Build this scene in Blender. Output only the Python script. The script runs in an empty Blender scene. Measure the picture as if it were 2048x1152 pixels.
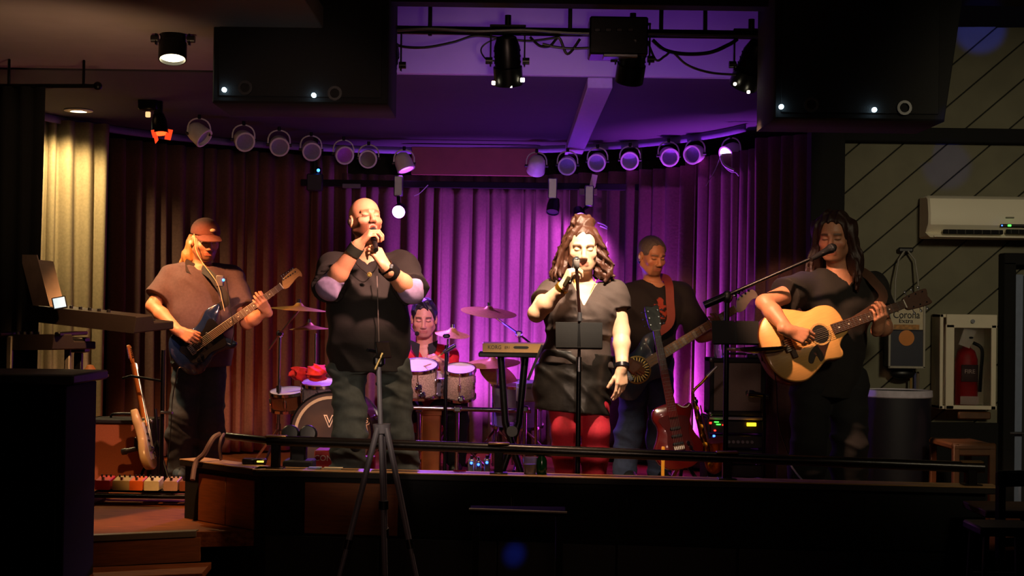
import bpy, math, random
import numpy as np
from mathutils import Vector, Matrix
V = Vector
rnd = random.Random(7)
SC = bpy.context.scene
COL = SC.collection

# ------------------------------------------------------------------ camera
FPX = 3000.0
CAM = V((0, 0, 1.15))                       # stage floor is z = 0, room floor z = -0.45
ROLL, PIT = 0.014, 46 / 3000.0
cF = V((0, math.cos(PIT), math.sin(PIT)))
_u = V((0, -math.sin(PIT), math.cos(PIT)))
cR = V((1, 0, 0)) * math.cos(ROLL) + _u * math.sin(ROLL)
cU = _u * math.cos(ROLL) - V((1, 0, 0)) * math.sin(ROLL)
cd = bpy.data.cameras.new('camera'); cd.sensor_width = 36; cd.lens = FPX / 2048 * 36
cd.clip_start = .1; cd.clip_end = 100
cam = bpy.data.objects.new('camera', cd); COL.objects.link(cam)
cam.matrix_world = Matrix(((cR.x, cU.x, -cF.x, CAM.x), (cR.y, cU.y, -cF.y, CAM.y), (cR.z, cU.z, -cF.z, CAM.z), (0, 0, 0, 1)))
SC.camera = cam
def P(px, py, Y):
    """a point of the room measured off the photograph: image position and distance"""
    d = cF + cR * ((px - 1024) / FPX) - cU * ((py - 576) / FPX)
    return CAM + d * (Y / d.y)

# ------------------------------------------------------------------ world, exposure
w = bpy.data.worlds.new('dark_room'); SC.world = w; w.use_nodes = True
w.node_tree.nodes['Background'].inputs[0].default_value = (.55, .45, .6, 1)
w.node_tree.nodes['Background'].inputs[1].default_value = .0016
vs = SC.view_settings
vs.view_transform = 'Standard'; vs.look = 'None'; vs.exposure = 0; vs.gamma = 1; vs.use_curve_mapping = False

# ------------------------------------------------------------------ lights of the room, plus added fill spots
def spot(name, loc, to, power, col, ang=40, blend=.5, size=.05):
    l = bpy.data.lights.new(name, 'SPOT'); l.energy = power; l.color = col; l.spot_size = math.radians(ang)
    l.spot_blend = blend; l.shadow_soft_size = size
    o = bpy.data.objects.new(name, l); COL.objects.link(o); o.location = loc
    o.rotation_euler = (V(to) - V(loc)).to_track_quat('-Z', 'Y').to_euler(); return o
def area(name, loc, to, power, col, size=.5, sy=None):
    l = bpy.data.lights.new(name, 'AREA'); l.energy = power; l.color = col; l.size = size
    if sy: l.shape = 'RECTANGLE'; l.size_y = sy
    o = bpy.data.objects.new(name, l); COL.objects.link(o); o.location = loc
    o.rotation_euler = (V(to) - V(loc)).to_track_quat('-Z', 'Y').to_euler(); return o
def point(name, loc, power, col, size=.03):
    l = bpy.data.lights.new(name, 'POINT'); l.energy = power; l.color = col; l.shadow_soft_size = size
    o = bpy.data.objects.new(name, l); COL.objects.link(o); o.location = loc; return o
WARM = (1, .62, .34); WHITE = (1, .82, .62); PUR = (.42, .06, 1); VIO = (.22, .05, 1); RED = (1, .1, .04); MAG = (.75, .1, 1)
spot('downlight_beam', (-2.98, 10.0, 2.43), (-3.06, 10.24, 0), 140, (1, .74, .36), 140, .5, .05)
spot('red_gel_beam', (-2.30, 9.25, 2.05), (-2.05, 10.0, 1.0), 200, (1, .36, .12), 58, .6, .03)
spot('warm_lantern_beam', (-1.60, 7.15, 2.15), (-2.3, 8.5, .0), 230, (1, .48, .18), 48, .8, .04)
spot('singer_key', (-.03, 7.3, 2.28), (-.75, 8.3, 1.5), 520, (1, .49, .36), 36, .6, .05)
spot('woman_key', (.50, 7.25, 2.35), (.38, 8.1, 1.25), 440, (1, .76, .54), 44, .6, .06)
spot('bass_key', (.60, 7.4, 2.2), (.94, 10.1, 1.3), 260, (1, .45, .22), 17, .9, .04)
spot('acoustic_key', (.95, 7.1, 2.3), (1.60, 8.0, 1.1), 310, (1, .50, .28), 32, .7, .04)
spot('drum_key', (-.12, 7.5, 2.15), (-.60, 10.9, .8), 620, (1, .5, .66), 18, .7, .04)
spot('ledge_spill', (-.03, 7.5, 2.2), (-.35, 7.75, .3), 90, (1, .6, .36), 88, .8, .04)
spot('violet_lamp_beam', (-.87, 11.28, 1.9), (-.6, 10.4, .6), 210, (.40, .10, 1), 90, .7, .05)
spot('violet_lamp_back', (.52, 11.25, 1.80), (.25, 12.2, 1.1), 170, (.5, .08, 1), 110, .7, .04)
spot('floor_wash_1', (-.05, 11.3, .06), (-.12, 12.15, 1.2), 720, (.45, .08, 1), 80, .9, .05)
spot('floor_wash_2', (.72, 11.40, .7), (1.2, 11.42, .95), 420, (.40, .06, 1), 62, .9, .02)
spot('floor_wash_3', (1.02, 11.0, .05), (1.45, 11.12, .9), 800, (.52, .06, 1), 85, .9, .02)
spot('floor_wash_4', (1.60, 9.96, .05), (1.84, 10.14, .7), 260, (.62, .1, 1), 60, .9, .02)
spot('red_floor', (-1.75, 10.4, .1), (-1.7, 11.8, .7), 34, (1, .1, .03), 80, .9, .05)
for _x in (-.35, .35, 1.05): spot('bulkhead_wash', (_x, 7.70, 2.1), (_x, 8.3, 2.66), 7, (.42, .10, 1), 110, .9, .05)
area('ceiling_wash', (.3, 11.0, 1.0), (.3, 10.4, 2.46), 10, (.10, .03, 1), .8)
spot('wall_wash', (2.6, 4.0, 2.6), (2.9, 9, 1.1), 165, (1, .84, .55), 50, .9, .2)
spot('house_fill', (.2, .8, 1.75), (-.2, 10.5, 1.5), 45, (1, .55, .38), 46, .9, .3)  # added warm fill from near the camera, no fixture there
spot('lamp_row_fill', (.2, 2.5, 1.5), (-.1, 10.8, 2.36), 170, (1, .66, .5), 19, .9, .1)  # added unseen spot that brightens the row of white lamps
spot('front_fill', (-.5, 3.0, 1.5), (-.62, 8.3, .75), 260, (1, .75, .55), 18, .9, .1)  # unseen fill put in to lift the bald singer's jeans
spot('front_fill_2', (.4, 3.0, 1.6), (.36, 8.1, .55), 190, (1, .7, .5), 10, .9, .1)  # another added fill, for the woman's tights
spot('back_line_fill', (.3, 5.0, 1.9), (1.45, 9.7, .6), 70, (1, .66, .55), 14, .9, .1)
spot('left_ceiling_wash', (-1.7, 6.6, 1.5), (-2.6, 7.4, 2.46), 22, WARM, 120, .9, .1)
spot('blue_beam_1', (1.0, 3.0, 2.2), (2.78, 8.95, 2.88), 700, (.02, .06, 1), 3, .5, .02)
spot('blue_beam_2', (1.0, 3.0, 2.0), (2.60, 9.0, 2.06), 150, (.03, .06, 1), 3, .5, .02)
spot('bin_violet', (.8, 7.6, 2.3), (2.15, 8.55, .5), 60, (.25, .06, 1), 12, .6, .03)
spot('curtain_end_spill', (1.0, 7.4, 2.25), (1.84, 10.2, 1.2), 130, (1, .46, .36), 12, .8, .04)
spot('blue_reflection_spot', (.6, 3.6, 2.2), P(1030, 1105, 7.55), 1500, (.02, .07, 1), 1.6, .9, .02)  # added spot standing in for a blue reflection on the front panel
spot('lamp_row_fill_2', (-.2, 2.5, 1.5), (-1.6, 10.6, 2.36), 150, (1, .66, .5), 15, .9, .1)  # second unseen fill, aimed at the white lamps above the capped guitarist
spot('face_red_fill', (1.0, 6.4, 1.75), (1.62, 8.1, 1.52), 26, (1, .36, .3), 8, .8, .04)  # unseen spot added to brighten the long-haired guitarist's face
spot('monitor_corner_fill', (-.9, 5.2, 1.3), (-1.04, 8.55, .28), 22, (1, .6, .45), 6, .8, .05)


# ------------------------------------------------------------------ materials
def lin(h):
    h = h.lstrip('#'); c = [int(h[i:i + 2], 16) / 255 for i in (0, 2, 4)]
    return tuple(x / 12.92 if x <= .04045 else ((x + .055) / 1.055) ** 2.4 for x in c)
MATS = {}
def mat(name, hexc, rough=.5, metal=0, var=.12, scale=30, bump=.03, emit=0, trans=0, alpha=1, stretch=None, hex2=None, coat=0, spec=.5):
    if name in MATS: return MATS[name]
    m = bpy.data.materials.new(name); m.use_nodes = True; nt = m.node_tree; N = nt.nodes; L = nt.links
    b = N['Principled BSDF']; c = lin(hexc)
    b.inputs['Roughness'].default_value = rough; b.inputs['Metallic'].default_value = metal
    b.inputs['Coat Weight'].default_value = coat; b.inputs['Specular IOR Level'].default_value = spec
    tc = N.new('ShaderNodeTexCoord'); nz = N.new('ShaderNodeTexNoise'); nz.inputs['Scale'].default_value = scale
    nz.inputs['Detail'].default_value = 4
    if stretch:
        mp = N.new('ShaderNodeMapping'); mp.inputs['Scale'].default_value = stretch
        L.new(tc.outputs['Object'], mp.inputs['Vector']); L.new(mp.outputs['Vector'], nz.inputs['Vector'])
    else: L.new(tc.outputs['Object'], nz.inputs['Vector'])
    rp = N.new('ShaderNodeValToRGB')
    c2 = lin(hex2) if hex2 else tuple(x * (1 - var) for x in c)
    rp.color_ramp.elements[0].position = .3; rp.color_ramp.elements[1].position = .7
    rp.color_ramp.elements[0].color = (*c2, 1); rp.color_ramp.elements[1].color = (*c, 1)
    L.new(nz.outputs['Fac'], rp.inputs['Fac']); L.new(rp.outputs['Color'], b.inputs['Base Color'])
    if bump:
        bp = N.new('ShaderNodeBump'); bp.inputs['Strength'].default_value = bump * 6; bp.inputs['Distance'].default_value = .004
        L.new(nz.outputs['Fac'], bp.inputs['Height']); L.new(bp.outputs['Normal'], b.inputs['Normal'])
    if emit:
        b.inputs['Emission Color'].default_value = (*c, 1); b.inputs['Emission Strength'].default_value = emit
    if trans:
        b.inputs['Transmission Weight'].default_value = trans
    MATS[name] = m; return m
def mat_col(name, rough=.55, sss=0, bump=.05, scale=120, sheen=0):
    """pigment comes from the mesh's own colour layer (lips, brows, beard, print)"""
    if name in MATS: return MATS[name]
    m = bpy.data.materials.new(name); m.use_nodes = True; nt = m.node_tree; N = nt.nodes; L = nt.links
    b = N['Principled BSDF']; b.inputs['Roughness'].default_value = rough
    at = N.new('ShaderNodeAttribute'); at.attribute_name = 'col'
    nz = N.new('ShaderNodeTexNoise'); nz.inputs['Scale'].default_value = scale
    mx = N.new('ShaderNodeMix'); mx.data_type = 'RGBA'; mx.blend_type = 'MULTIPLY'; mx.inputs['Factor'].default_value = .25
    L.new(at.outputs['Color'], mx.inputs['A']); L.new(nz.outputs['Fac'], mx.inputs['B']); L.new(mx.outputs['Result'], b.inputs['Base Color'])
    bp = N.new('ShaderNodeBump'); bp.inputs['Strength'].default_value = bump * 6; bp.inputs['Distance'].default_value = .002
    L.new(nz.outputs['Fac'], bp.inputs['Height']); L.new(bp.outputs['Normal'], b.inputs['Normal'])
    if sss:
        b.inputs['Subsurface Weight'].default_value = sss; b.inputs['Subsurface Radius'].default_value = (.01, .004, .002)
        b.inputs['Subsurface Scale'].default_value = .5
    MATS[name] = m; return m

BLACK = mat('black paint', '#0b0b0c', .6)
BPLAS = mat('black plastic', '#131316', .4)
BMET = mat('black metal', '#101012', .35, .6)
DARK = mat('dark matt', '#060607', .9)
CHROME = mat('chrome', '#c9cbd2', .14, 1, .05, 60, 0)
STEEL = mat('steel', '#8b8b92', .35, .9)
WHITEP = mat('white paint', '#ded9d2', .45)
GOLD = mat('brass', '#c9922f', .28, 1, .15, 40, .02)
BRONZE = mat('cymbal bronze', '#c79a58', .48, .6, .25, 60, .02)
SKINM = mat_col('skin', .5, .12, .03, 160)
CLOTHC = mat_col('cloth', .85, 0, .08, 260)
WOODF = mat('stage floor boards', '#8a4a1e', .75, 0, .3, 8, .05, stretch=(1, 14, 6), hex2='#5a2a10', spec=.2)

# ------------------------------------------------------------------ objects
W = {}
def thing(name, label, cat, M=None, group=None, kind=None):
    o = bpy.data.objects.new(name, None); COL.objects.link(o); o.empty_display_size = .1
    M = M if isinstance(M, Matrix) else Matrix.Translation(V(M) if M is not None else V((0, 0, 0)))
    o.matrix_world = M; W[o] = M.copy()
    o['label'] = label; o['category'] = cat
    if group: o['group'] = group
    if kind: o['kind'] = kind
    return o
def tag(o, label=None, cat=None, group=None, kind=None):
    if label: o['label'] = label
    if cat: o['category'] = cat
    if group: o['group'] = group
    if kind: o['kind'] = kind
    return o
def link_mesh(name, me, m, parent=None, sharp=40):
    if m: me.materials.append(m)
    if sharp is not None:
        me.polygons.foreach_set('use_smooth', np.ones(len(me.polygons), bool)); me.set_sharp_from_angle(angle=math.radians(sharp))
    o = bpy.data.objects.new(name, me); COL.objects.link(o)
    if parent is not None:
        me.transform(W[parent].inverted()); o.parent = parent; W[o] = W[parent]
    else: W[o] = Matrix.Identity(4)
    return o
def recentre(o):
    """a thing that is one mesh: origin at its base"""
    me = o.data; co = np.empty(len(me.vertices) * 3, 'f'); me.vertices.foreach_get('co', co); co = co.reshape(-1, 3)
    c = V(((co[:, 0].min() + co[:, 0].max()) / 2, (co[:, 1].min() + co[:, 1].max()) / 2, co[:, 2].min()))
    me.transform(Matrix.Translation(-c)); o.location = c; W[o] = Matrix.Translation(c); return o
def dup(root, M, label=None, group=None):
    r = root.copy(); COL.objects.link(r); r.matrix_world = M; W[r] = M
    if label: r['label'] = label
    if group: r['group'] = group
    def rec(a, b):
        for ch in a.children:
            c = ch.copy(); COL.objects.link(c); c.parent = b; rec(ch, c)
    rec(root, r); return r
def dirM(origin, z, x=None):
    z = V(z).normalized(); x = V(x) if x is not None else (V((1, 0, 0)) if abs(z.x) < .9 else V((0, 1, 0)))
    x = (x - z * x.dot(z)).normalized(); y = z.cross(x)
    return Matrix(((x.x, y.x, z.x, origin[0]), (x.y, y.y, z.y, origin[1]), (x.z, y.z, z.z, origin[2]), (0, 0, 0, 1)))
def spl(pts, n=6, closed=False):
    pts = [V(p) for p in pts]; N = len(pts); out = []
    for i in range(N if closed else N - 1):
        g = (lambda k: pts[k % N]) if closed else (lambda k: pts[min(max(k, 0), N - 1)])
        a, b, c, d = g(i - 1), g(i), g(i + 1), g(i + 2)
        for j in range(n):
            t = j / n
            out.append(.5 * ((2 * b) + (c - a) * t + (2 * a - 5 * b + 4 * c - d) * t * t + (3 * b - a - 3 * c + d) * t ** 3))
    if not closed: out.append(pts[-1])
    return out
class MB:
    def __init__(s): s.v = []; s.f = []
    def add(s, vs, fs, M=None):
        o = len(s.v)
        s.v += [tuple(M @ V(v)) for v in vs] if M is not None else [tuple(v) for v in vs]
        s.f += [tuple(i + o for i in f) for f in fs]; return s
    def box(s, c, size, M=None, ch=.004):
        c = V(c); h = [x / 2 for x in size]; ch = min(ch, min(h) * .9); vs = []; idx = {}
        for ax in range(3):
            for sx in (-1, 1):
                for sy in (-1, 1):
                    for sz in (-1, 1):
                        sg = (sx, sy, sz); p = [sg[k] * (h[k] - (0 if k == ax else ch)) for k in range(3)]
                        idx[(ax, sg)] = len(vs); vs.append(c + V(p))
        fs = []; sgn = [(a, b) for a in (-1, 1) for b in (-1, 1)]
        def S(ax, v, u, w_):
            r = [0, 0, 0]; r[ax] = v; r[(ax + 1) % 3] = u; r[(ax + 2) % 3] = w_; return tuple(r)
        for ax in range(3):
            for v in (-1, 1):
                q = [idx[(ax, S(ax, v, u, w_))] for u, w_ in ((-1, -1), (1, -1), (1, 1), (-1, 1))]
                fs.append(tuple(q if v > 0 else q[::-1]))
        for ax in range(3):
            b = (ax + 1) % 3; d = (ax + 2) % 3
            for u in (-1, 1):
                for w_ in (-1, 1):
                    q = [idx[(b, S(ax, -1, u, w_))], idx[(b, S(ax, 1, u, w_))], idx[(d, S(ax, 1, u, w_))], idx[(d, S(ax, -1, u, w_))]]
                    fs.append(tuple(q if u * w_ < 0 else q[::-1]))
        for sx in (-1, 1):
            for sy in (-1, 1):
                for sz in (-1, 1):
                    q = [idx[(k, (sx, sy, sz))] for k in range(3)]
                    fs.append(tuple(q if sx * sy * sz > 0 else q[::-1]))
        return s.add(vs, fs, M)
    def cyl(s, a, b, r0, r1=None, n=14):
        a = V(a); b = V(b); r1 = r0 if r1 is None else r1; M = dirM(a, b - a); L = (b - a).length
        return s.lathe([(0, 0), (r0, 0), (r1, L), (0, L)], M, n)
    def lathe(s, prof, M=None, n=20, sx=1, sy=1):
        vs = []; fs = []; rings = []
        for r, z in prof:
            if r < 1e-6: rings.append([len(vs)]); vs.append((0, 0, z))
            else:
                rings.append(list(range(len(vs), len(vs) + n)))
                vs += [(r * sx * math.cos(2 * math.pi * k / n), r * sy * math.sin(2 * math.pi * k / n), z) for k in range(n)]
        for A, B in zip(rings, rings[1:]):
            if len(A) == 1 and len(B) == 1: continue
            for k in range(n):
                k2 = (k + 1) % n
                if len(A) == 1: fs.append((A[0], B[k2], B[k]))
                elif len(B) == 1: fs.append((A[k], A[k2], B[0]))
                else: fs.append((A[k], A[k2], B[k2], B[k]))
        return s.add(vs, fs, M)
    def tube(s, pts, r, n=8, closed=False):
        pts = [V(p) for p in pts]; N = len(pts); rr = r if isinstance(r, (list, tuple)) else [r] * N
        t0 = (pts[1] - pts[0]).normalized(); x = t0.orthogonal().normalized(); vs = []; fs = []
        for i, p in enumerate(pts):
            t = (pts[min(i + 1, N - 1)] - pts[max(i - 1, 0)])
            if closed: t = pts[(i + 1) % N] - pts[i - 1]
            t.normalize(); x = (x - t * x.dot(t)).normalized(); y = t.cross(x)
            vs += [p + (x * math.cos(2 * math.pi * k / n) + y * math.sin(2 * math.pi * k / n)) * rr[i] for k in range(n)]
        for i in range(N if closed else N - 1):
            j = (i + 1) % N
            fs += [(i * n + k, i * n + (k + 1) % n, j * n + (k + 1) % n, j * n + k) for k in range(n)]
        if not closed: fs += [tuple(range(n))[::-1], tuple((N - 1) * n + k for k in range(n))]
        return s.add(vs, fs)
    def prism(s, out, z0, z1, M=None, ch=0):
        pts = [V((p[0], p[1])) for p in out]; n = len(pts)
        ar = sum(pts[i].x * pts[(i + 1) % n].y - pts[(i + 1) % n].x * pts[i].y for i in range(n))
        if ar < 0: pts = pts[::-1]
        if ch:
            ins = []
            for i in range(n):
                t = (pts[(i + 1) % n] - pts[i - 1]); t.normalize(); ins.append(pts[i] + V((-t.y, t.x)) * ch)
            rings = [(ins, z0), (pts, z0 + ch), (pts, z1 - ch), (ins, z1)]
        else: rings = [(pts, z0), (pts, z1)]
        vs = [(p.x, p.y, z) for R_, z in rings for p in R_]; fs = [tuple(range(n))[::-1], tuple((len(rings) - 1) * n + k for k in range(n))]
        for i in range(len(rings) - 1):
            fs += [(i * n + k, i * n + (k + 1) % n, (i + 1) * n + (k + 1) % n, (i + 1) * n + k) for k in range(n)]
        return s.add(vs, fs, M)
    def ell(s, c, r, M=None, n=14):
        r = r if isinstance(r, (list, tuple)) else (r, r, r); m = n // 2
        prof = [(math.sin(math.pi * i / m), -math.cos(math.pi * i / m)) for i in range(m + 1)]
        T = Matrix.Translation(V(c)) @ Matrix.Diagonal((*r, 1))
        return s.lathe([(0 if a < 1e-6 else a, b) for a, b in prof], (M @ T) if M is not None else T, n)
    def build(s, name, m, parent=None, sharp=40):
        me = bpy.data.meshes.new(name); me.from_pydata(s.v, [], s.f); me.update()
        return link_mesh(name, me, m, parent, sharp)
def one(name, mb, m, label, cat, group=None, kind=None, sharp=40):
    return tag(recentre(mb.build(name, m, None, sharp)), label, cat, group, kind)
def struct(name, mb, m, parent=None, sharp=40):
    o = mb.build(name, m, parent, sharp)
    if parent is None: o['kind'] = 'structure'
    return o
def text(name, s, size, M, m, parent, depth=.0006, sx=1, off=0):
    """raised lettering as a mesh of its own"""
    cu = bpy.data.curves.new(name, 'FONT'); cu.body = s; cu.size = size; cu.align_x = 'CENTER'; cu.align_y = 'CENTER'; cu.extrude = depth
    cu.resolution_u = 3; cu.offset = off
    t = bpy.data.objects.new('tmp', cu); me = bpy.data.meshes.new_from_object(t); bpy.data.objects.remove(t); bpy.data.curves.remove(cu)
    me.name = name; me.transform(M @ Matrix.Diagonal((sx, 1, 1, 1))); return link_mesh(name, me, m, parent, None)

# ------------------------------------------------------------------ distance-field modelling (bodies, clothes, hair)
class SDF:
    def __init__(s, lo, hi, h):
        s.h = h; s.lo = np.array(lo, 'f8'); n = np.ceil((np.array(hi) - s.lo) / h).astype(int) + 1
        s.n = n; s.d = np.ones(n, 'f4'); s.ax = [(s.lo[i] + h * np.arange(n[i])).astype('f4') for i in range(3)]
    def reg(s, lo, hi, pad):
        sl = []; X = []
        for i in range(3):
            a = max(int((lo[i] - pad - s.lo[i]) / s.h), 0); b = min(int((hi[i] + pad - s.lo[i]) / s.h) + 2, s.n[i])
            if b - a < 2: return None
            sl.append(slice(a, b)); sh = [1, 1, 1]; sh[i] = -1; X.append(s.ax[i][a:b].reshape(sh))
        return tuple(sl), X
    def put(s, sl, v, k, op):
        a = s.d[sl]; v = v.astype('f4')
        if op < 0:
            hh = np.maximum(k - np.abs(a + v), 0) / k; s.d[sl] = np.maximum(a, -v) + hh * hh * k * .25
        else:
            hh = np.maximum(k - np.abs(a - v), 0) / k; s.d[sl] = np.minimum(a, v) - hh * hh * k * .25
    def cone(s, a, b, ra, rb=None, k=.015, op=1):
        rb = ra if rb is None else rb; a = np.array(a); b = np.array(b); R_ = max(ra, rb)
        g = s.reg(np.minimum(a, b) - R_, np.maximum(a, b) + R_, k + 2 * s.h)
        if g is None: return
        sl, X = g; ab = b - a; L2 = max(float(ab @ ab), 1e-9)
        t = np.clip(((X[0] - a[0]) * ab[0] + (X[1] - a[1]) * ab[1] + (X[2] - a[2]) * ab[2]) / L2, 0, 1)
        v = np.sqrt((X[0] - a[0] - t * ab[0]) ** 2 + (X[1] - a[1] - t * ab[1]) ** 2 + (X[2] - a[2] - t * ab[2]) ** 2) - (ra + (rb - ra) * t)
        s.put(sl, v, k, op)
    def chain(s, pts, rs, k=.015):
        for i in range(len(pts) - 1): s.cone(pts[i], pts[i + 1], rs[i], rs[i + 1], k)
    def ell(s, c, r, A=None, k=.015, op=1):
        c = np.array(c, 'f8'); R_ = max(r); g = s.reg(c - R_, c + R_, k + 2 * s.h)
        if g is None: return
        sl, X = g; D = [X[i] - c[i] for i in range(3)]; q = 0
        for i in range(3):
            a = A[i] if A is not None else np.eye(3)[i]
            q = q + ((D[0] * a[0] + D[1] * a[1] + D[2] * a[2]) / r[i]) ** 2
        q = np.sqrt(np.maximum(q, 1e-9)); s.put(sl, (q - 1) * min(r), k, op)
    def loft(s, o, A, ts, ws, ds, cs, k=.03, op=1):
        """elliptic sections along A[2]; widths along A[0], depths along A[1], section centres shifted by cs along A[1]"""
        o = np.array(o, 'f8'); A = [np.array(a) for a in A]; R_ = max(max(ws), max(ds)) + max(abs(c) for c in cs)
        e0 = o + A[2] * ts[0]; e1 = o + A[2] * ts[-1]
        g = s.reg(np.minimum(e0, e1) - R_, np.maximum(e0, e1) + R_, k + 2 * s.h)
        if g is None: return
        sl, X = g; D = [X[i] - o[i] for i in range(3)]
        pr = [D[0] * a[0] + D[1] * a[1] + D[2] * a[2] for a in A]
        tt = np.linspace(ts[0], ts[-1], 200); ff = []
        for arr in (ws, ds, cs):
            y = np.interp(tt, ts, arr); kk = np.hanning(25); kk /= kk.sum()
            yp = np.pad(y, 12, mode='edge'); ff.append(np.convolve(yp, kk, 'valid'))
        t = np.clip(pr[2], ts[0], ts[-1])
        w_, d_, c_ = (np.interp(t, tt, f) for f in ff)
        q = np.sqrt((pr[0] / w_) ** 2 + ((pr[1] - c_) / d_) ** 2)
        v = (q - 1) * np.minimum(w_, d_); v = np.maximum(v, np.maximum(ts[0] - pr[2], pr[2] - ts[-1]))
        s.put(sl, v, k, op)
    def plane(s, p, n, k=.004):
        """keep the side the normal points away from"""
        n = V(n).normalized(); X = [s.ax[0].reshape(-1, 1, 1), s.ax[1].reshape(1, -1, 1), s.ax[2].reshape(1, 1, -1)]
        s.d = np.maximum(s.d, ((X[0] - p[0]) * n[0] + (X[1] - p[1]) * n[1] + (X[2] - p[2]) * n[2]).astype('f4'))
    def folds(s, amp, dirs):
        X = [s.ax[0].reshape(-1, 1, 1), s.ax[1].reshape(1, -1, 1), s.ax[2].reshape(1, 1, -1)]
        n = 0
        for (a, b, c, ph) in dirs:
            w1 = .35 * np.sin(X[0] * 11 + X[2] * 7 + ph)
            q_ = 1 - np.abs(np.sin((X[0] * a + X[1] * b + X[2] * c) * .5 + ph * 3 + 2.2 * w1 + .6 * np.sin(X[2] * 19 + X[0] * 13 + X[1] * 9 + ph))); n = n + .35 - 1.9 * q_ * q_ * (3 - 2 * q_) * (.6 + .4 * np.sin(X[2] * 9 - X[0] * 14 + ph * 2))
        s.d += (amp * 1.5 / len(dirs) ** .7 * n).astype('f4')
    def mesh(s, name):
        d = s.d; ins = d < 0; cn = np.zeros(tuple(s.n - 1), 'u1')
        offs = [(i, j, k) for i in (0, 1) for j in (0, 1) for k in (0, 1)]
        def sh(a, o): return a[o[0]:o[0] + s.n[0] - 1, o[1]:o[1] + s.n[1] - 1, o[2]:o[2] + s.n[2] - 1]
        for o in offs: cn += sh(ins, o)
        act = np.argwhere((cn > 0) & (cn < 8)); N = len(act)
        idx = np.full(tuple(s.n - 1), -1, 'i4'); idx[act[:, 0], act[:, 1], act[:, 2]] = np.arange(N)
        cv = np.stack([d[act[:, 0] + o[0], act[:, 1] + o[1], act[:, 2] + o[2]] for o in offs], 1)
        acc = np.zeros((N, 3)); cnt = np.zeros(N); oa = np.array(offs, 'f8')
        for i in range(8):
            for j in range(i + 1, 8):
                if sum(abs(a - b) for a, b in zip(offs[i], offs[j])) != 1: continue
                a = cv[:, i]; b = cv[:, j]; m = (a < 0) != (b < 0); t = np.where(m, a / np.where(m, a - b, 1), 0)
                acc += np.where(m[:, None], oa[i] + (oa[j] - oa[i]) * t[:, None], 0); cnt += m
        vs = s.lo + s.h * (act + acc / np.maximum(cnt, 1)[:, None])
        quads = []
        for ax in range(3):
            sl0 = [slice(None)] * 3; sl1 = [slice(None)] * 3; sl0[ax] = slice(0, -1); sl1[ax] = slice(1, None)
            a = ins[tuple(sl0)]; b = ins[tuple(sl1)]; e = np.argwhere(a != b); u, v = (ax + 1) % 3, (ax + 2) % 3
            e = e[(e[:, u] > 0) & (e[:, v] > 0) & (e[:, u] < s.n[u] - 1) & (e[:, v] < s.n[v] - 1)]
            def cell(du, dv):
                q = e.copy(); q[:, u] -= du; q[:, v] -= dv; return idx[q[:, 0], q[:, 1], q[:, 2]]
            q = np.stack([cell(1, 1), cell(0, 1), cell(0, 0), cell(1, 0)], 1); fl = ~a[e[:, 0], e[:, 1], e[:, 2]]
            q[fl] = q[fl][:, ::-1]; quads.append(q)
        q = np.concatenate(quads); q = q[(q >= 0).all(1)].astype('i4')
        me = bpy.data.meshes.new(name); me.vertices.add(N); me.vertices.foreach_set('co', vs.astype('f4').ravel())
        me.loops.add(q.size); me.loops.foreach_set('vertex_index', q.ravel()); me.polygons.add(len(q))
        me.polygons.foreach_set('loop_start', np.arange(0, q.size, 4, dtype='i4')); me.update(calc_edges=True); me.validate()
        me.polygons.foreach_set('use_smooth', np.ones(len(me.polygons), bool))
        return me, vs
    def build(s, name, m, parent, colf=None):
        me, vs = s.mesh(name)
        if colf is not None:
            c = np.ones((len(vs), 4), 'f4'); c[:, :3] = colf(vs) if callable(colf) else colf
            at = me.color_attributes.new('col', 'FLOAT_COLOR', 'POINT'); at.data.foreach_set('color', c.ravel())
        return link_mesh(name, me, m, parent, None)
# ------------------------------------------------------------------ the room
PAINT = mat('ceiling paint', '#8d7f78', .85, 0, .1, 6, .02)
CEILB = mat('stage ceiling paint', '#3d3740', .85, 0, .1, 6, .02)
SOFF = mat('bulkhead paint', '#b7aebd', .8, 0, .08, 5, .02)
PLANK = mat('grey green wall boards', '#77745f', .75, 0, .22, 5, .03, stretch=(1, 1, 1))
PLY = mat('brown plywood', '#8a4a1c', .6, 0, .3, 9, .03, stretch=(1, 1, 9))
LEDGE = mat('ledge wood', '#b98f5e', .45, 0, .25, 12, .03, stretch=(1, 12, 12))
NOSE = mat('step nosing', '#6a5a48', .5, 0, .2, 14, .03)
struct('floor', MB().box((0, 6.5, -.5), (9, 14, .1)), mat('room carpet', '#1a1513', .95, 0, .3, 60, .05))
PL = V((-1.737, 8.2, 0)); PC = V((-1.25, 7.75, 0)); PR = V((2.34, 7.41, 0))      # parapet line
st_out = [(-4, 7.42), (-2.25, 7.42), P(385, 1062, 7.68).xy, PC.xy + V((.0, .02)), PR.xy + V((0, .02)), (4.2, 7.6), (4.2, 12.9), (-4, 12.9)]
fl = struct('stage_floor', MB().prism(st_out, -.08, 0, None, .002), WOODF)
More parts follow.
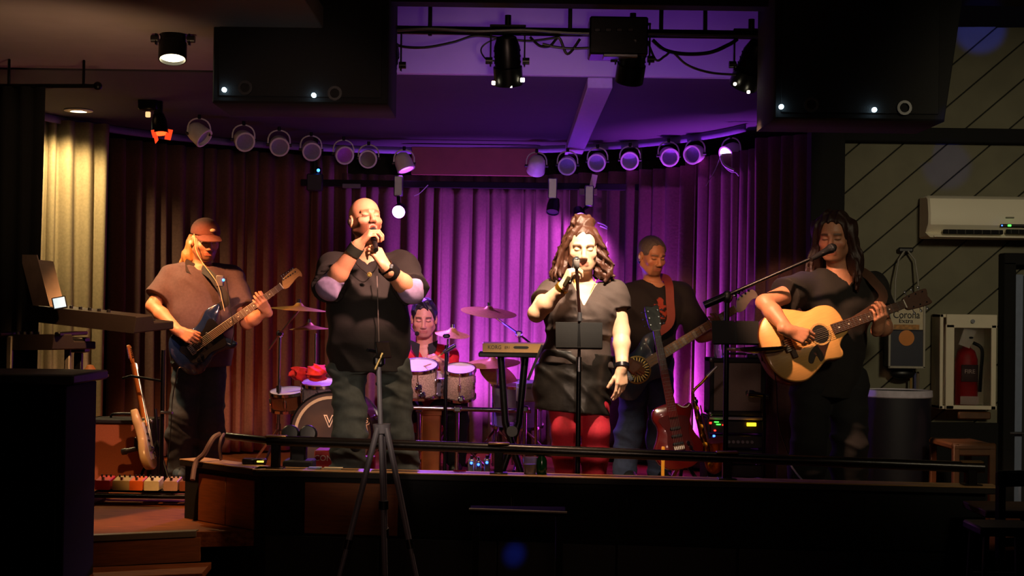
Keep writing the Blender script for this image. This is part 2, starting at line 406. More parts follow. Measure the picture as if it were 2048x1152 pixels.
# stage apron under the floor and stair on the left
def wall_run(a, b, z0, z1, th, m, name, parent=None, ch=.003):
    a = V(a); b = V(b); d = (b - a); L = d.length; M = Matrix.Translation((a + b) / 2) @ Matrix.Rotation(math.atan2(d.y, d.x), 4, 'Z')
    return struct(name, MB().box((0, 0, (z0 + z1) / 2), (L, th, z1 - z0), M, ch), m, parent)
wf = wall_run(PC, PR, -.45, .285, .09, DARK, 'wall_front')
tag(wf, 'low black parapet wall along the stage front', None)
dn = (PR - PC).normalized(); nrm = V((dn.y, -dn.x, 0))
def front_panel(x0, x1, z0, z1, m):
    a = PC + dn * x0; b = PC + dn * x1; M = Matrix.Translation((a + b) / 2 + nrm * .05) @ Matrix.Rotation(math.atan2(dn.y, dn.x), 4, 'Z')
    struct('panel', MB().box((0, 0, (z0 + z1) / 2), (x1 - x0, .012, z1 - z0), M, .003), m, wf)
front_panel(.01, .205, .0, .262, DARK); front_panel(.212, .695, .0, .262, PLY)
for k in range(5): front_panel(.702 + k * .58, .702 + k * .58 + .573, .0, .262, DARK)
for k in range(6): front_panel(.01 + k * .6, .6 + k * .6, -.43, -.012, mat('black satin panel', '#0d0d0f', .5))
ws = wall_run(PL, PC, -.45, .285, .08, DARK, 'wall_front_left')
d2 = (PC - PL).normalized(); n2 = V((d2.y, -d2.x, 0)); L2 = (PC - PL).length
for x0, x1 in ((.14, .38), (.385, .62)):
    a = PL + d2 * x0; b = PL + d2 * x1; M = Matrix.Translation((a + b) / 2 + n2 * .045) @ Matrix.Rotation(math.atan2(d2.y, d2.x), 4, 'Z')
    struct('panel', MB().box((0, 0, .13), (x1 - x0, .012, .255), M, .003), PLY, ws)
# cap boards
for a, b, nm in ((PC, PR, 'trim_1'), (PL, PC, 'trim_2')):
    d = (b - a); L = d.length; M = Matrix.Translation((a + b) / 2) @ Matrix.Rotation(math.atan2(d.y, d.x), 4, 'Z')
    ob_ = struct(nm, MB().box((0, 0, .302), (L + (.12 if nm == 'trim_1' else .02), .14, .03), M, .004), mat('shaded ledge front', '#1d1512', .7)); struct('board', MB().box((0, .004, .3195), (L + (.12 if nm == 'trim_1' else .02), .15, .007), M, .002), LEDGE, ob_)  # shade of the front face put into its dark colour, pale board on top
# steps
stp = thing('steps', 'brown wooden steps up to the stage beside the black counter', 'steps', V((-2.1, 7.4, -.45)), kind='structure')
e1 = P(385, 1062, 7.68)
def step(y0, z, name):
    out = [(-4, 7.40 - y0 - .3), (-2.25, 7.40 - y0 - .3), (e1.x + .15 * y0 + .12, 7.66 - y0 - .3), (e1.x + .15 * y0 + .1, 7.68 - y0), (-2.25, 7.42 - y0), (-4, 7.42 - y0)]
    MB().prism(out, z - .035, z, None, .003).build('tread', WOODF, stp)
    MB().prism([(-4, 7.40 - y0 - .29), (-2.25, 7.40 - y0 - .29), (e1.x + .1 + .15 * y0, 7.65 - y0 - .29), (e1.x + .1 + .15 * y0, 7.67 - y0 - .27), (-2.25, 7.42 - y0 - .27), (-4, 7.42 - y0 - .27)], z - .15, z - .036).build('riser', PLY, stp)
step(.02, -.15, 't'); step(.32, -.30, 't')
MB().prism([(-4, 7.395), (-2.25, 7.395), (e1.x + .02, e1.y - .01), (e1.x + .02, e1.y + .05), (-2.25, 7.45), (-4, 7.45)], -.025, .006, None, .002).build('nosing', NOSE, stp)
MB().prism([(-4, 7.40), (-2.25, 7.40), (e1.x + .04, e1.y), (e1.x + .04, e1.y + .02), (-2.25, 7.42), (-4, 7.42)], -.15, -.03).build('riser', PLY, stp)
# rail
RB = mat('black rail', '#1b1512', .3, .3)
rl = thing('railing', 'low black metal handrail on the stage parapet', 'railing', V((.5, 7.6, .32)))
def rp(t, z): q = PC + dn * t; return V((q.x, q.y, z))
ra = P(455, 872, 8.02); RL_ = (PR - PC).length
zr = 1.15 - .685
MB().tube([ra, rp(.0, zr), rp(.02, zr)], .020, 10).build('rail', RB, rl)
MB().tube([rp(0, zr), rp(1.0, zr - .012)], .027, 12).build('rail', RB, rl)
MB().tube([rp(1.0, zr - .012), rp(RL_, zr - .055)], .027, 12).build('rail', RB, rl)
for t, dz in ((.045, 0), (1.2, -.012), (2.35, -.03), (RL_ - .06, -.05)):
    c = rp(t, 0); MB().box((c.x, c.y, (.322 + zr + dz) / 2), (.045, .045, zr + dz - .322), None, .004).build('post', RB, rl)
    MB().box((c.x, c.y, .326), (.09, .08, .008), None, .002).build('foot_plate', RB, rl)
    MB().box((c.x, c.y, zr + dz + .022), (.11, .05, .012), None, .004).build('sleeve', mat('worn brass sleeve', '#8a6a44', .4, .7), rl)
# walls, ceilings
struct('wall_back', MB().box((-.4, 12.95, 1), (8.4, .1, 3)), mat('back wall', '#1c1815', .9))
struct('wall_left', MB().box((-4.05, 8, 1), (.1, 10, 3)), mat('left wall', '#1c1815', .9))
ZC = 2.46
struct('ceiling', MB().box((-.9, 10.68, ZC + .05), (6.4, 4.63, .1)), CEILB)
struct('ceiling_left', MB().box((-2.55, 6.3, ZC + .05), (3.3, 4.0, .1)), PAINT)
struct('ceiling_room', MB().box((1.6, 6.3, 2.95), (5.2, 4.2, .1)), DARK)
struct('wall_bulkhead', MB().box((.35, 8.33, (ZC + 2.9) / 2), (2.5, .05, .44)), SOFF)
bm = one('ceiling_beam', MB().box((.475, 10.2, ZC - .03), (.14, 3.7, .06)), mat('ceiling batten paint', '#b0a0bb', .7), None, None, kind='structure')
struct('trim_3', MB().box((.35, 7.15, 2.76), (2.9, .12, .3)), DARK)
# planked wall on the right, facing the room
WY = 9.0; wx0, wx1, wz0, wz1 = 1.93, 3.6, -.02, 2.9
wr_ = struct('wall_right', MB().box(((wx0 + wx1) / 2, WY + .06, 1.2), (wx1 - wx0, .06, 3.4)), mat('wall backing', '#0d0d0b', .9))
def clip(poly, x0, x1, z0, z1):
    for ax, lim, sg in ((0, x0, 1), (0, x1, -1), (1, z0, 1), (1, z1, -1)):
        out = []
        for i in range(len(poly)):
            a, b = poly[i - 1], poly[i]; da = (a[ax] - lim) * sg; db = (b[ax] - lim) * sg
            if (da >= 0) != (db >= 0):
                t = da / (da - db); out.append((a[0] + (b[0] - a[0]) * t, a[1] + (b[1] - a[1]) * t))
            if db >= 0: out.append(b)
        poly = out
        if len(poly) < 3: return None
    return poly
ang = math.radians(41); ux, uz = math.cos(ang), math.sin(ang); MW = Matrix(((1, 0, 0, 0), (0, 0, 1, WY + .03), (0, -1, 0, 0), (0, 0, 0, 1))) @ Matrix.Diagonal((1, -1, -1, 1))
for k in range(-14, 16):
    c = k * .172; cx, cz = 2.5 - uz * c, 1.3 + ux * c; hw = .172 / 2 - .0035
    q = clip([(cx - ux * 4 + uz * hw, cz - uz * 4 - ux * hw), (cx + ux * 4 + uz * hw, cz + uz * 4 - ux * hw), (cx + ux * 4 - uz * hw, cz + uz * 4 + ux * hw), (cx - ux * 4 - uz * hw, cz - uz * 4 + ux * hw)], wx0, wx1, .52, wz1)
    if q: struct('plank', MB().prism(q, 0, .02, MW, .003), PLANK, wr_)
struct('lower_board', MB().box(((wx0 + wx1) / 2, WY + .01, .25), (wx1 - wx0, .05, .54)), DARK, wr_)  # dark board across the bottom of the planked wall
struct('trim_4', MB().box(((wx0 + wx1) / 2, WY - .03, 2.235), (wx1 - wx0, .10, .085)), DARK)
struct('trim_5', MB().box((1.86, 8.93, 1.2), (.20, .14, 3.3)), DARK)
# door at the far right
dr = thing('door_1', 'dark door with a grey blue frame beside the fire extinguisher', 'door', V((2.99, 8.95, 0)), kind='structure')
a = P(2012, 525, 8.95); fz = a.z
MB().box((2.955, 8.945, fz / 2 - .1), (.07, .1, fz + .2)).build('casing', DARK, dr); MB().box((3.3, 8.945, fz + .02), (.76, .1, .07)).build('casing', DARK, dr)
MB().box((3.02, 8.96, fz / 2 - .12), (.05, .06, fz + .1)).build('frame', mat('blue grey paint', '#7d8aa6', .6), dr)
MB().box((3.35, 8.98, fz / 2 - .12), (.62, .04, fz + .08)).build('panel', mat('dark door', '#15161a', .6), dr)
c = P(2034, 866, 8.9); MB().box(c, (.09, .02, .014)).build('handle', STEEL, dr)
# ------------------------------------------------------------------ curtains
CURT = mat('brown velvet', '#66483f', .95, 0, .25, 55, .03)
def circ(p, q, r):
    ax, ay = p; bx, by = q; cx, cy = r; d = 2 * (ax * (by - cy) + bx * (cy - ay) + cx * (ay - by))
    ux_ = ((ax * ax + ay * ay) * (by - cy) + (bx * bx + by * by) * (cy - ay) + (cx * cx + cy * cy) * (ay - by)) / d
    uy_ = ((ax * ax + ay * ay) * (cx - bx) + (bx * bx + by * by) * (ax - cx) + (cx * cx + cy * cy) * (bx - ax)) / d
    return ux_, uy_, math.hypot(ax - ux_, ay - uy_)
ccx, ccy, cr = circ((-3.3, 10.35), (-.7, 12.2), (1.72, 10.25))
def arc(x, dr_=0): return ccy + math.sqrt(max((cr + dr_) ** 2 - (x - ccx) ** 2, .001))
def curtain(label, pathf, L, ztop, zbot, wl, amp, seed, gather=0):
    r = random.Random(seed); ph = []; s = 0
    while s < L + .3: d = wl * r.uniform(.75, 1.3); ph.append((s, d, amp * r.uniform(.7, 1.25))); s += d
    n = int(L / .012); m = 14; vs = []; fs = []
    for i in range(n + 1):
        u = i / n * L; p, t = pathf(u / L); nn = V((t.y, -t.x, 0)); k = max(j for j in range(len(ph)) if ph[j][0] <= u + 1e-9); s0, d, a_ = ph[k]
        x = (u - s0) / d; wv = math.sin(math.pi * x) ** 1.05
        for j in range(m + 1):
            q = j / m; z = ztop + (zbot - ztop) * q
            aa = a_ * (1 - .55 * gather * (1 - q)) * (.8 + .35 * q); sway = .010 * math.sin(k * 1.7 + q * 2.4)
            o = p + nn * (wv * aa) + t * sway; vs.append((o.x, o.y, z))
    for i in range(n):
        for j in range(m): fs.append((i * (m + 1) + j, i * (m + 1) + j + 1, (i + 1) * (m + 1) + j + 1, (i + 1) * (m + 1) + j))
    mb = MB(); mb.add(vs, fs); o = one('curtain', mb, CURT, label, 'curtain', 'pleated curtains around the stage', sharp=None)
    o.data.polygons.foreach_set('use_smooth', np.ones(len(o.data.polygons), bool))
    md = o.modifiers.new('thick', 'SOLIDIFY'); md.thickness = .006; return o
def on_arc(x0, x1, dr_=0):
    a0 = math.atan2(arc(x0) - ccy, x0 - ccx); a1 = math.atan2(arc(x1) - ccy, x1 - ccx)
    def f(t): a_ = a0 + (a1 - a0) * t; return V((ccx + (cr + dr_) * math.cos(a_), ccy + (cr + dr_) * math.sin(a_), 0)), V((-math.sin(a_) * (1 if a1 > a0 else -1), math.cos(a_) * (1 if a1 > a0 else -1), 0))
    return f, abs(a1 - a0) * cr
for x0, x1, zt, wl, amp, sd, lab, ga in (
        (-2.98, -1.36, 2.38, .125, .10, 5, 'dark taupe curtain behind the guitarist in the cap', 0),
        (-1.42, -.56, 2.24, .135, .10, 8, 'brown curtain behind the bald singer', 0),
        (-.64, .48, 2.24, .14, .10, 11, 'purple lit curtain behind the drummer and the cymbals', 0),
        (.40, 1.36, 2.24, .145, .11, 14, 'purple striped curtain behind the bass player', 0)):
    f, L = on_arc(x0, x1); curtain(lab, f, L, zt, .02, wl, amp, sd, ga)
qa, qb = V((-3.40, 10.26, 0)), V((-2.885, 10.62, 0)); qd = (qb - qa).normalized()
CURT_m, CURT = CURT, mat('lamplit cream velvet', '#8c7c5e', .95, 0, .2, 55, .03)  # paler copy of the brown velvet, the downlight's glow put into its colour
curtain('curtain with lamplight in its cream tone under the ceiling downlight behind the keyboards', lambda t: (qa.lerp(qb, t), qd), (qb - qa).length, 2.43, .02, .105, .10, 4, .25); CURT = CURT_m
f, L = on_arc(1.28, 1.70); curtain('reddish curtain between the bass player and the long haired guitarist', f, L, 2.3, .02, .12, .05, 17)
pa, pb = V((1.66, 10.32, 0)), V((2.0, 10.0, 0)); td = (pb - pa).normalized()
curtain('pinkish curtain end beside the black pillar', lambda t: (pa.lerp(pb, t), td), (pb - pa).length, 2.36, .015, .11, .05, 21)
# black drape on a rod, front left
rodY = 8.0; q0 = P(-40, 172, rodY); q1 = P(190, 172, rodY)
rod = thing('curtain_rod', 'thin black curtain rod below the ceiling holding the black drape', 'curtain rod', V(((q0.x + q1.x) / 2, rodY, q1.z)))
MB().tube([q0, q1], .012, 10).build('rod', BMET, rod); MB().ell(q1 + V((.015, 0, 0)), .024).build('finial', BMET, rod)
for x in (.25, .9):
    q = q0.lerp(q1, x); MB().box((q.x, rodY, (q.z + ZC) / 2), (.014, .014, ZC - q.z)).build('bracket', BMET, rod)
def drp(t): return V((-3.0 + t * .49, rodY, 0)), V((1, 0, 0))
CURT_s, CURT = CURT, mat('black drape cloth', '#0a0908', .95, 0, .2, 55, .02)
dd = curtain('black drape hanging from the rod behind the keyboards', drp, .5, q1.z - .01, .02, .1, .035, 31); del dd['group']
CURT = CURT_s
# rail trim, fascia board and shelf in front of the curtains
fr = MB(); n = 40; vs = []; fs = []
for i in range(n + 1):
    t = i / n; f, L = on_arc(-3.34, 1.7, -.13); p, tt = f(t)
    for dz in (0, .05): vs.append((p.x, p.y, ZC - .055 + dz))
fs = [(2 * i, 2 * i + 2, 2 * i + 3, 2 * i + 1) for i in range(n)]
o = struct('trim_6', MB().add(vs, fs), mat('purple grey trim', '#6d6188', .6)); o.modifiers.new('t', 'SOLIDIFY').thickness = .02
FASC = mat('red brown fascia', '#6e3f2a', .7, 0, .2, 10)
a = P(835, 330, 11.75); b = P(1062, 330, 11.75)
struct('trim_7', MB().box(((a.x + b.x) / 2, 11.78, 2.32), (b.x - a.x + .1, .04, .22)), FASC)
a = P(600, 372, 11.45); b = P(1310, 372, 11.45)
sh_ = thing('lighting_bar', 'black bar with clamps behind the round white lamps', 'bar', V(((a.x + b.x) / 2, 11.5, a.z))); MB().box(((a.x + b.x) / 2, 11.5, a.z + .03), (b.x - a.x, .05, .05)).build('bar', DARK, sh_)
for x in (.04, .96): MB().box((a.x + (b.x - a.x) * x, 11.5, (a.z + ZC) / 2 + .02), (.03, .03, ZC - a.z - .04)).build('hanger', BMET, sh_)
# ------------------------------------------------------------------ people
def nv(a): return np.array(V(a).normalized())
def ss(a, b, x): t = np.clip((x - a) / (b - a), 0, 1); return t * t * (3 - 2 * t)
class Fig:
    """joints as room points: pelvis, neck, shR shL elR elL wrR wrL hipR hipL knR knL anR anL, head centre with facing F and up U"""
    def __init__(s, **k):
        s.__dict__.update(k)
        s.up = V(s.neck) - V(s.pelvis); s.TL = s.up.length; s.up.normalize()
        sd = V(s.shL) - V(s.shR); s.sd = (sd - s.up * sd.dot(s.up)).normalized(); s.fr = s.sd.cross(s.up)
        F = V(s.F).normalized(); U = V((0, 0, 1)) if not hasattr(s, 'U') else V(s.U); U = (U - F * U.dot(F)).normalized()
        s.HF, s.HU, s.HS = F, U, U.cross(F)
        s.hA = [np.array(s.HS), np.array(s.HF), np.array(s.HU)]; s.hs = getattr(s, 'hs', 1.0)
        s.g = getattr(s, 'g', 1.0)
    def H(s, a, b, c): return np.array(V(s.head) + (s.HS * a + s.HF * b + s.HU * c) * s.hs)
    def box(s, pts, pad):
        a = np.array([list(p) for p in pts]); return a.min(0) - pad, a.max(0) + pad
    # -- masses; off = cloth thickness over the body
    def torso(s, S, off, t0=-.12, t1=1.0, k=.03):
        ts = np.array([-.45, -.3, -.14, 0, .14, .3, .5, .7, .85, .95, 1.02]); g = s.g; T = s.prof
        wd = np.interp(ts, *zip(*T['w'])); dp = np.interp(ts, *zip(*T['d'])); cs = np.interp(ts, *zip(*T['c']))
        tt = np.linspace(t0, t1, 24)
        S.loft(s.pelvis, [s.sd, s.fr, s.up], tt * s.TL, np.interp(tt, ts, wd) + off, np.interp(tt, ts, dp) + off, np.interp(tt, ts, cs), k)
    def shoulders(s, S, off):
        for q, p in ((-1, s.shR), (1, s.shL)):
            b = V(s.neck) + s.sd * (.05 * q) - s.up * .035
            S.cone(b, p, .05 * s.g + off, .058 * s.g + off, .04)
            S.ell(V(s.neck) + s.sd * .11 * q - s.up * .16 + s.fr * .035, (.10 * s.g + off, .07 + off, .10 + off), [s.sd, s.fr, s.up], .04)
    def arm(s, S, side, off, f=1.0, fore=True, flare=0):
        sh, el, wr = [V(getattr(s, j + side)) for j in ('sh', 'el', 'wr')]; r = s.ar; mid = sh.lerp(el, f)
        S.cone(sh, mid, r[0] + off, r[0] + (r[1] - r[0]) * f + off + flare, .03)
        if fore:
            S.cone(el, el.lerp(wr, .35), r[1] * .96 + off, r[1] * 1.0 + off, .02); S.cone(el.lerp(wr, .35), wr, r[1] * 1.0 + off, r[2] + off, .02)
    def leg(s, S, side, off, bag=0, f=1.0):
        hp, kn, an = [V(getattr(s, j + side)) for j in ('hip', 'kn', 'an')]; r = s.lr
        S.cone(hp, kn, r[0] + off, r[1] + off + bag * .5, .03)
        if f >= 1:
            back = (kn - an).cross(s.sd).normalized()
            back = -s.fr
            c = kn.lerp(an, .3) + back * .012
            S.cone(kn, c, r[1] + off + bag * .5, r[1] * 1.0 + off + bag * .7, .02); S.cone(c, an, r[1] * 1.0 + off + bag * .7, r[2] + off + bag, .03)
    def headsdf(s, S):
        h = s.hs; A = s.hA; jw = getattr(s, 'jaw', 1.0)
        E = lambda c, r, k, op=1: S.ell(s.H(*c), tuple(x * h for x in r), A, k, op)
        Cn = lambda a, b, ra, rb, k, op=1: S.cone(s.H(*a), s.H(*b), ra * h, rb * h, k, op)
        E((0, -.014, .036), (.078, .098, .084), .02)
        E((0, .026, -.03), (.065 * jw, .066, .082), .03)
        E((0, .05, -.075), (.046 * jw, .044, .04), .025)
        E((0, .068, -.1), (.022 * jw, .019, .017), .018)
        for q in (-1, 1):
            Cn((q * .055 * jw, .0, -.062), (q * .025 * jw, .055, -.098), .022, .018, .02)
            E((q * .043, .062, -.028), (.022, .018, .018), .02)
            Cn((q * .014, .089, .02), (q * .045, .074, .02), .009, .007, .014)
            E((q * .032, .098, .0), (.019, .013, .011), .012, -1)
            E((q * .031, .077, -.001), (.0165, .0125, .0115), .003)
            E((q * .08, -.008, -.012), (.011, .02, .033), .006)
            E((q * .087, -.002, -.008), (.006, .01, .018), .005, -1)
            E((q * .012, .1, -.042), (.009, .011, .008), .005)
        Cn((0, .088, .008), (0, .11, -.034), .0085, .0125, .01)
        Cn((-.018, .088, -.064), (.018, .088, -.064), .0075, .0075, .006)
        Cn((-.016, .088, -.0765), (.016, .088, -.0765), .0085, .0085, .006)
        if getattr(s, 'mouth', 0): E((0, .1, -.071), (.017, .02, .008), .004, -1)
        else: Cn((-.026, .099, -.0703), (.026, .099, -.0703), .0025, .0025, .003, -1)
        S.cone(V(s.neck) - s.up * .03, s.H(0, -.02, -.05), .058 * s.g ** .5, .055 * h, .03)
    def hand(s, S, wr, D, N, side, curl=(.5, .7, .5), th=(.6, .6, .35), sp=.0, sc=1.0, thc=(.3, .3)):
        """D along the hand, N where the palm looks, side 'R'/'L'; th = thumb direction as (D, T, N) mix"""
        D = V(D).normalized(); N = V(N); N = (N - D * N.dot(D)).normalized(); T = D.cross(N) * (1 if side == 'R' else -1); wr = V(wr)
        cs = curl if isinstance(curl[0], (tuple, list)) else [curl] * 4
        L = ((.045, .027, .023), (.049, .031, .024), (.045, .029, .023), (.035, .022, .02)); Rr = (.0098, .0100, .0096, .0085)
        for i in range(4):
            o = (1.5 - i) * .0208 * sc; a = wr + T * (o * .55) + D * .004; kn = wr + D * (.092 - (.0, -.004, .001, .01)[i]) * sc + T * o - N * .003
            S.cone(a, kn, .0165 * sc, .0125 * sc, .012)
            p = kn; an = 0; dd = (D + T * (sp * (1.5 - i) * .12)).normalized()
            for j in range(3):
                an += cs[i][j]; q = p + (dd * math.cos(an) + N * math.sin(an)) * L[i][j] * sc
                S.cone(p, q, (Rr[i] - j * .001) * sc, (Rr[i] - (j + 1) * .001) * sc, .0035); p = q
        b = wr + D * .028 * sc + T * .02 * sc + N * .006; S.cone(wr + D * .012, b, .017 * sc, .0165 * sc, .015)
        d = (D * th[0] + T * th[1] + N * th[2]).normalized(); p = b
        for j, l in enumerate((.042, .034, .027)):
            q = p + d * l * sc; S.cone(p, q, (.0138 - j * .0014) * sc, (.0124 - j * .0014) * sc, .006); p = q
            d = (d + N * thc[0] + D * thc[1]).normalized()
        S.cone(wr - D * .03, wr + D * .02, s.ar[2], .021 * sc, .015)
    def paint(s, skin, brow='#3a2416', lip='#9a4a40', beard=None, beardc='#4a2e1c', tattoo=None, stub=0):
        sk = np.array(lin(skin)); br = np.array(lin(brow)); lp = np.array(lin(lip)); bd = np.array(lin(beardc))
        hc = np.array(s.head); A = s.hA; h = s.hs
        def f(vs):
            c = np.tile(sk, (len(vs), 1)); q = (vs - hc) / h
            x, y, z = (q @ A[0], q @ A[1], q @ A[2]); ax = np.abs(x); front = ss(.03, .06, y) * ss(.14, .12, np.abs(z))
            def mix(m, col): nonlocal c; m = np.clip(m, 0, 1)[:, None]; c = c * (1 - m) + col * m
            mix(.35 * front * ss(.03, .0, np.abs(ax - .045)) * ss(.03, .0, np.abs(z + .03)), np.array(lin('#c2604f')))
            if beard or stub:
                m = ss(-.028, -.052, z + .25 * np.maximum(0, .06 - y) * 0) * ss(-.125, -.118, z) * ss(-.012, .012, y) * ss(.1, .085, ax)
                m = m * (1 - ss(.0125, .008, np.abs(z + .070)) * ss(.03, .02, ax))
                if beard == 'goatee': m = m * ss(.04, .03, ax) * ss(.04, .06, y)
                mix(m * (stub or .85), bd)
            mix(.8 * front * ss(.0125, .009, np.abs(z + .070)) * ss(.03, .022, ax) * ss(.07, .08, y), lp)
            mix(.85 * front * ss(.008, .004, np.abs(z - .0215 + .16 * np.maximum(ax - .035, 0))) * ss(.01, .016, ax) * ss(.056, .048, ax), br)
            mix(.75 * front * ss(.0045, .002, np.abs(z + .0055 - .12 * np.abs(ax - .031))) * ss(.019, .015, np.abs(ax - .031)), br * .6)
            if tattoo: c = tattoo(vs, c)
            return c
        return f
    def body(s, root, colf, h=.0042, hands=None, legs=True, drop=None):
        pts = [s.pelvis, s.neck, s.head, s.shR, s.shL, s.elR, s.elL, s.wrR, s.wrL] + ([s.hipR, s.hipL, s.knR, s.knL, s.anR, s.anL] if legs else [])
        lo, hi = s.box(pts, .2); S = SDF(lo, hi, h)
        s.torso(S, 0, -.12); s.shoulders(S, -.006); s.arm(S, 'R', 0); s.arm(S, 'L', 0)
        if legs:
            for q in 'RL':
                s.leg(S, q, -.004); an = V(getattr(s, 'an' + q)); S.cone(an, an + s.fr * .1 - V((0, 0, .05)), .034, .026, .02)
        s.headsdf(S)
        if hands: hands(S)
        return S.build('body', SKINM, root, colf)
def vcut(S, fg, dep, slope=.5):
    o = np.array(V(fg.neck)); g = S.reg(o - .22, o + .22, 0); sl, X = g; D = [X[i] - o[i] for i in range(3)]
    a, f, u = (D[0] * A_[0] + D[1] * A_[1] + D[2] * A_[2] for A_ in (fg.sd, fg.fr, fg.up))
    S.put(sl, np.maximum((np.abs(a) - (u + dep) * slope) * .88, .03 - f), .006, -1)
def tee(fg, root, name, m, hem=-.12, off=.016, sleeve=.6, flare=.018, neckr=.078, vneck=0, fold=.006, col=None, h=.0065, seed=1, neckdrop=0, collar=False, sleeveR=None):
    fR = sleeveR or sleeve
    e = {q: V(getattr(fg, 'sh' + q)).lerp(V(getattr(fg, 'el' + q)), f) for q, f in (('R', fR), ('L', sleeve))}
    low = V(fg.pelvis) + fg.up * hem * fg.TL
    lo, hi = fg.box([fg.neck, fg.shR, fg.shL, e['R'], e['L'], low, V(fg.pelvis) + fg.sd * .24, V(fg.pelvis) - fg.sd * .24, V(fg.pelvis) + fg.fr * .24, V(fg.pelvis) - fg.fr * .2], .12)
    S = SDF(lo, hi, h)
    fg.arm(S, 'R', off, fR, False, flare); fg.arm(S, 'L', off, sleeve, False, flare)
    for q, f in (('R', fR), ('L', sleeve)):     # sleeve openings
        sh = V(getattr(fg, 'sh' + q)); el = V(getattr(fg, 'el' + q)); n = (el - sh).normalized(); p = np.array(e[q])
        g = S.reg(p - .14, p + .14, 0)
        if g:
            sl, X = g; v = ((X[0] - p[0]) * n[0] + (X[1] - p[1]) * n[1] + (X[2] - p[2]) * n[2])
            rad = np.sqrt((X[0] - p[0]) ** 2 + (X[1] - p[1]) ** 2 + (X[2] - p[2]) ** 2)
            S.d[sl] = np.where((rad < .13) & (v > 0), np.maximum(S.d[sl], v), S.d[sl])
    fg.torso(S, off, hem, .99); fg.shoulders(S, off * .8); r = random.Random(seed)
    S.folds(fold, [(r.uniform(-22, 22), r.uniform(-14, 14), r.uniform(-10, 26), r.uniform(0, 9)) for _ in range(5)])
    S.plane(low + V((0, 0, 0)), -fg.up)
    nk = V(fg.neck) + fg.fr * .012
    S.cone(nk - fg.up * (.012 + neckdrop), nk + fg.up * .16, neckr, neckr * 1.25, .01, -1)
    S.cone(nk + fg.fr * .11 + fg.up * .02 - fg.up * neckdrop, nk + fg.fr * .1 + fg.up * .1, .05, .09, .01, -1)
    if vneck: vcut(S, fg, vneck)
    return S.build(name, m, root, col)
def trousers(fg, root, name, m, off=.014, bag=.02, top=.06, fold=.007, h=.007, seed=3, col=None):
    lo, hi = fg.box([fg.hipR, fg.hipL, fg.knR, fg.knL, fg.anR, fg.anL, V(fg.pelvis) + fg.up * top * fg.TL, V(fg.pelvis) + fg.fr * .1, V(fg.pelvis) - fg.fr * .1], .17)
    S = SDF(lo, hi, h); fg.torso(S, off * .6, -.14, top)
    for q in 'RL': fg.leg(S, q, off, bag)
    r = random.Random(seed)
    S.folds(fold, [(r.uniform(-14, 14), r.uniform(-9, 9), r.uniform(18, 55), r.uniform(0, 9)) for _ in range(5)])
    an = .5 * (fg.anR[2] + fg.anL[2]) - .055
    S.plane((0, 0, an), (0, 0, -1))
    return S.build(name, m, root, col)
def shoes(fg, root, m, sole):
    for q in 'RL':
        an = V(getattr(fg, 'an' + q)); f = V((fg.fr.x, fg.fr.y, 0)).normalized(); z = .03
        b = V((an.x, an.y, 0)); lo, hi = fg.box([b - f * .08, b + f * .2, b + V((0, 0, .11))], .06); S = SDF(lo, hi, .005)
        S.cone(b - f * .04 + V((0, 0, .05)), b + f * .1 + V((0, 0, .042)), .042, .04, .02)
        S.cone(b + f * .1 + V((0, 0, .042)), b + f * .155 + V((0, 0, .036)), .043, .032, .02)
        S.cone(b + V((0, 0, .05)), b + V((0, 0, .11)), .045, .043, .02)
        S.plane((0, 0, .012), (0, 0, -1)); S.plane((0, 0, .115), (0, 0, 1))
        sh = S.build('shoe', m, root)
        mb = MB(); side = V((-f.y, f.x, 0)); out = []
        for k in range(20):
            a = 2 * math.pi * k / 20; c_ = math.cos(a); s_ = math.sin(a); p = b + f * (.05 + .135 * c_) + side * (.042 * s_ * (1.0 + .12 * c_)); out.append((p.x, p.y))
        mb.prism(out, 0.001, .02, None, .003); mb.build('sole', sole, sh)
def locks(S, fg, strands, r0=.011, r1=.004, n=5, jit=0, seed=0):
    r = random.Random(seed)
    for st in strands:
        p = spl([V(fg.H(*q)) + V((r.uniform(-jit, jit), r.uniform(-jit, jit), r.uniform(-jit, jit))) for q in st], n)
        m = len(p); S.chain(p, [r0 + (r1 - r0) * (i / (m - 1)) ** 1.5 for i in range(m)], .006)
def haircap(S, fg, th=.009, hl=.06, back=-.07, side=-.02, frontcut=.055):
    """hair over the skull with the face left free"""
    h = fg.hs; A = fg.hA
    S.ell(fg.H(0, -.014, .036), tuple((x + th) * h for x in (.078, .098, .084)), A, .01)
    S.ell(fg.H(0, -.045, -.03), tuple(x * h for x in (.074, .062, .065)), A, .02)
    S.ell(fg.H(0, .105, -.05), tuple(x * h for x in (.079, .078, hl + .075)), A, .010, -1)
    for q in (-1, 1): S.ell(fg.H(q * .030, .106, -.035), tuple(x * h for x in (.045, .076, hl + .052)), A, .010, -1)
    S.ell(fg.H(0, .02, -.13), tuple(x * h for x in (.14, .12, .09 + side)), A, .012, -1)
    for q in (-1, 1): S.ell(fg.H(q * .09, .0, -.012), (.03 * h, .024 * h, .036 * h), A, .008, -1)
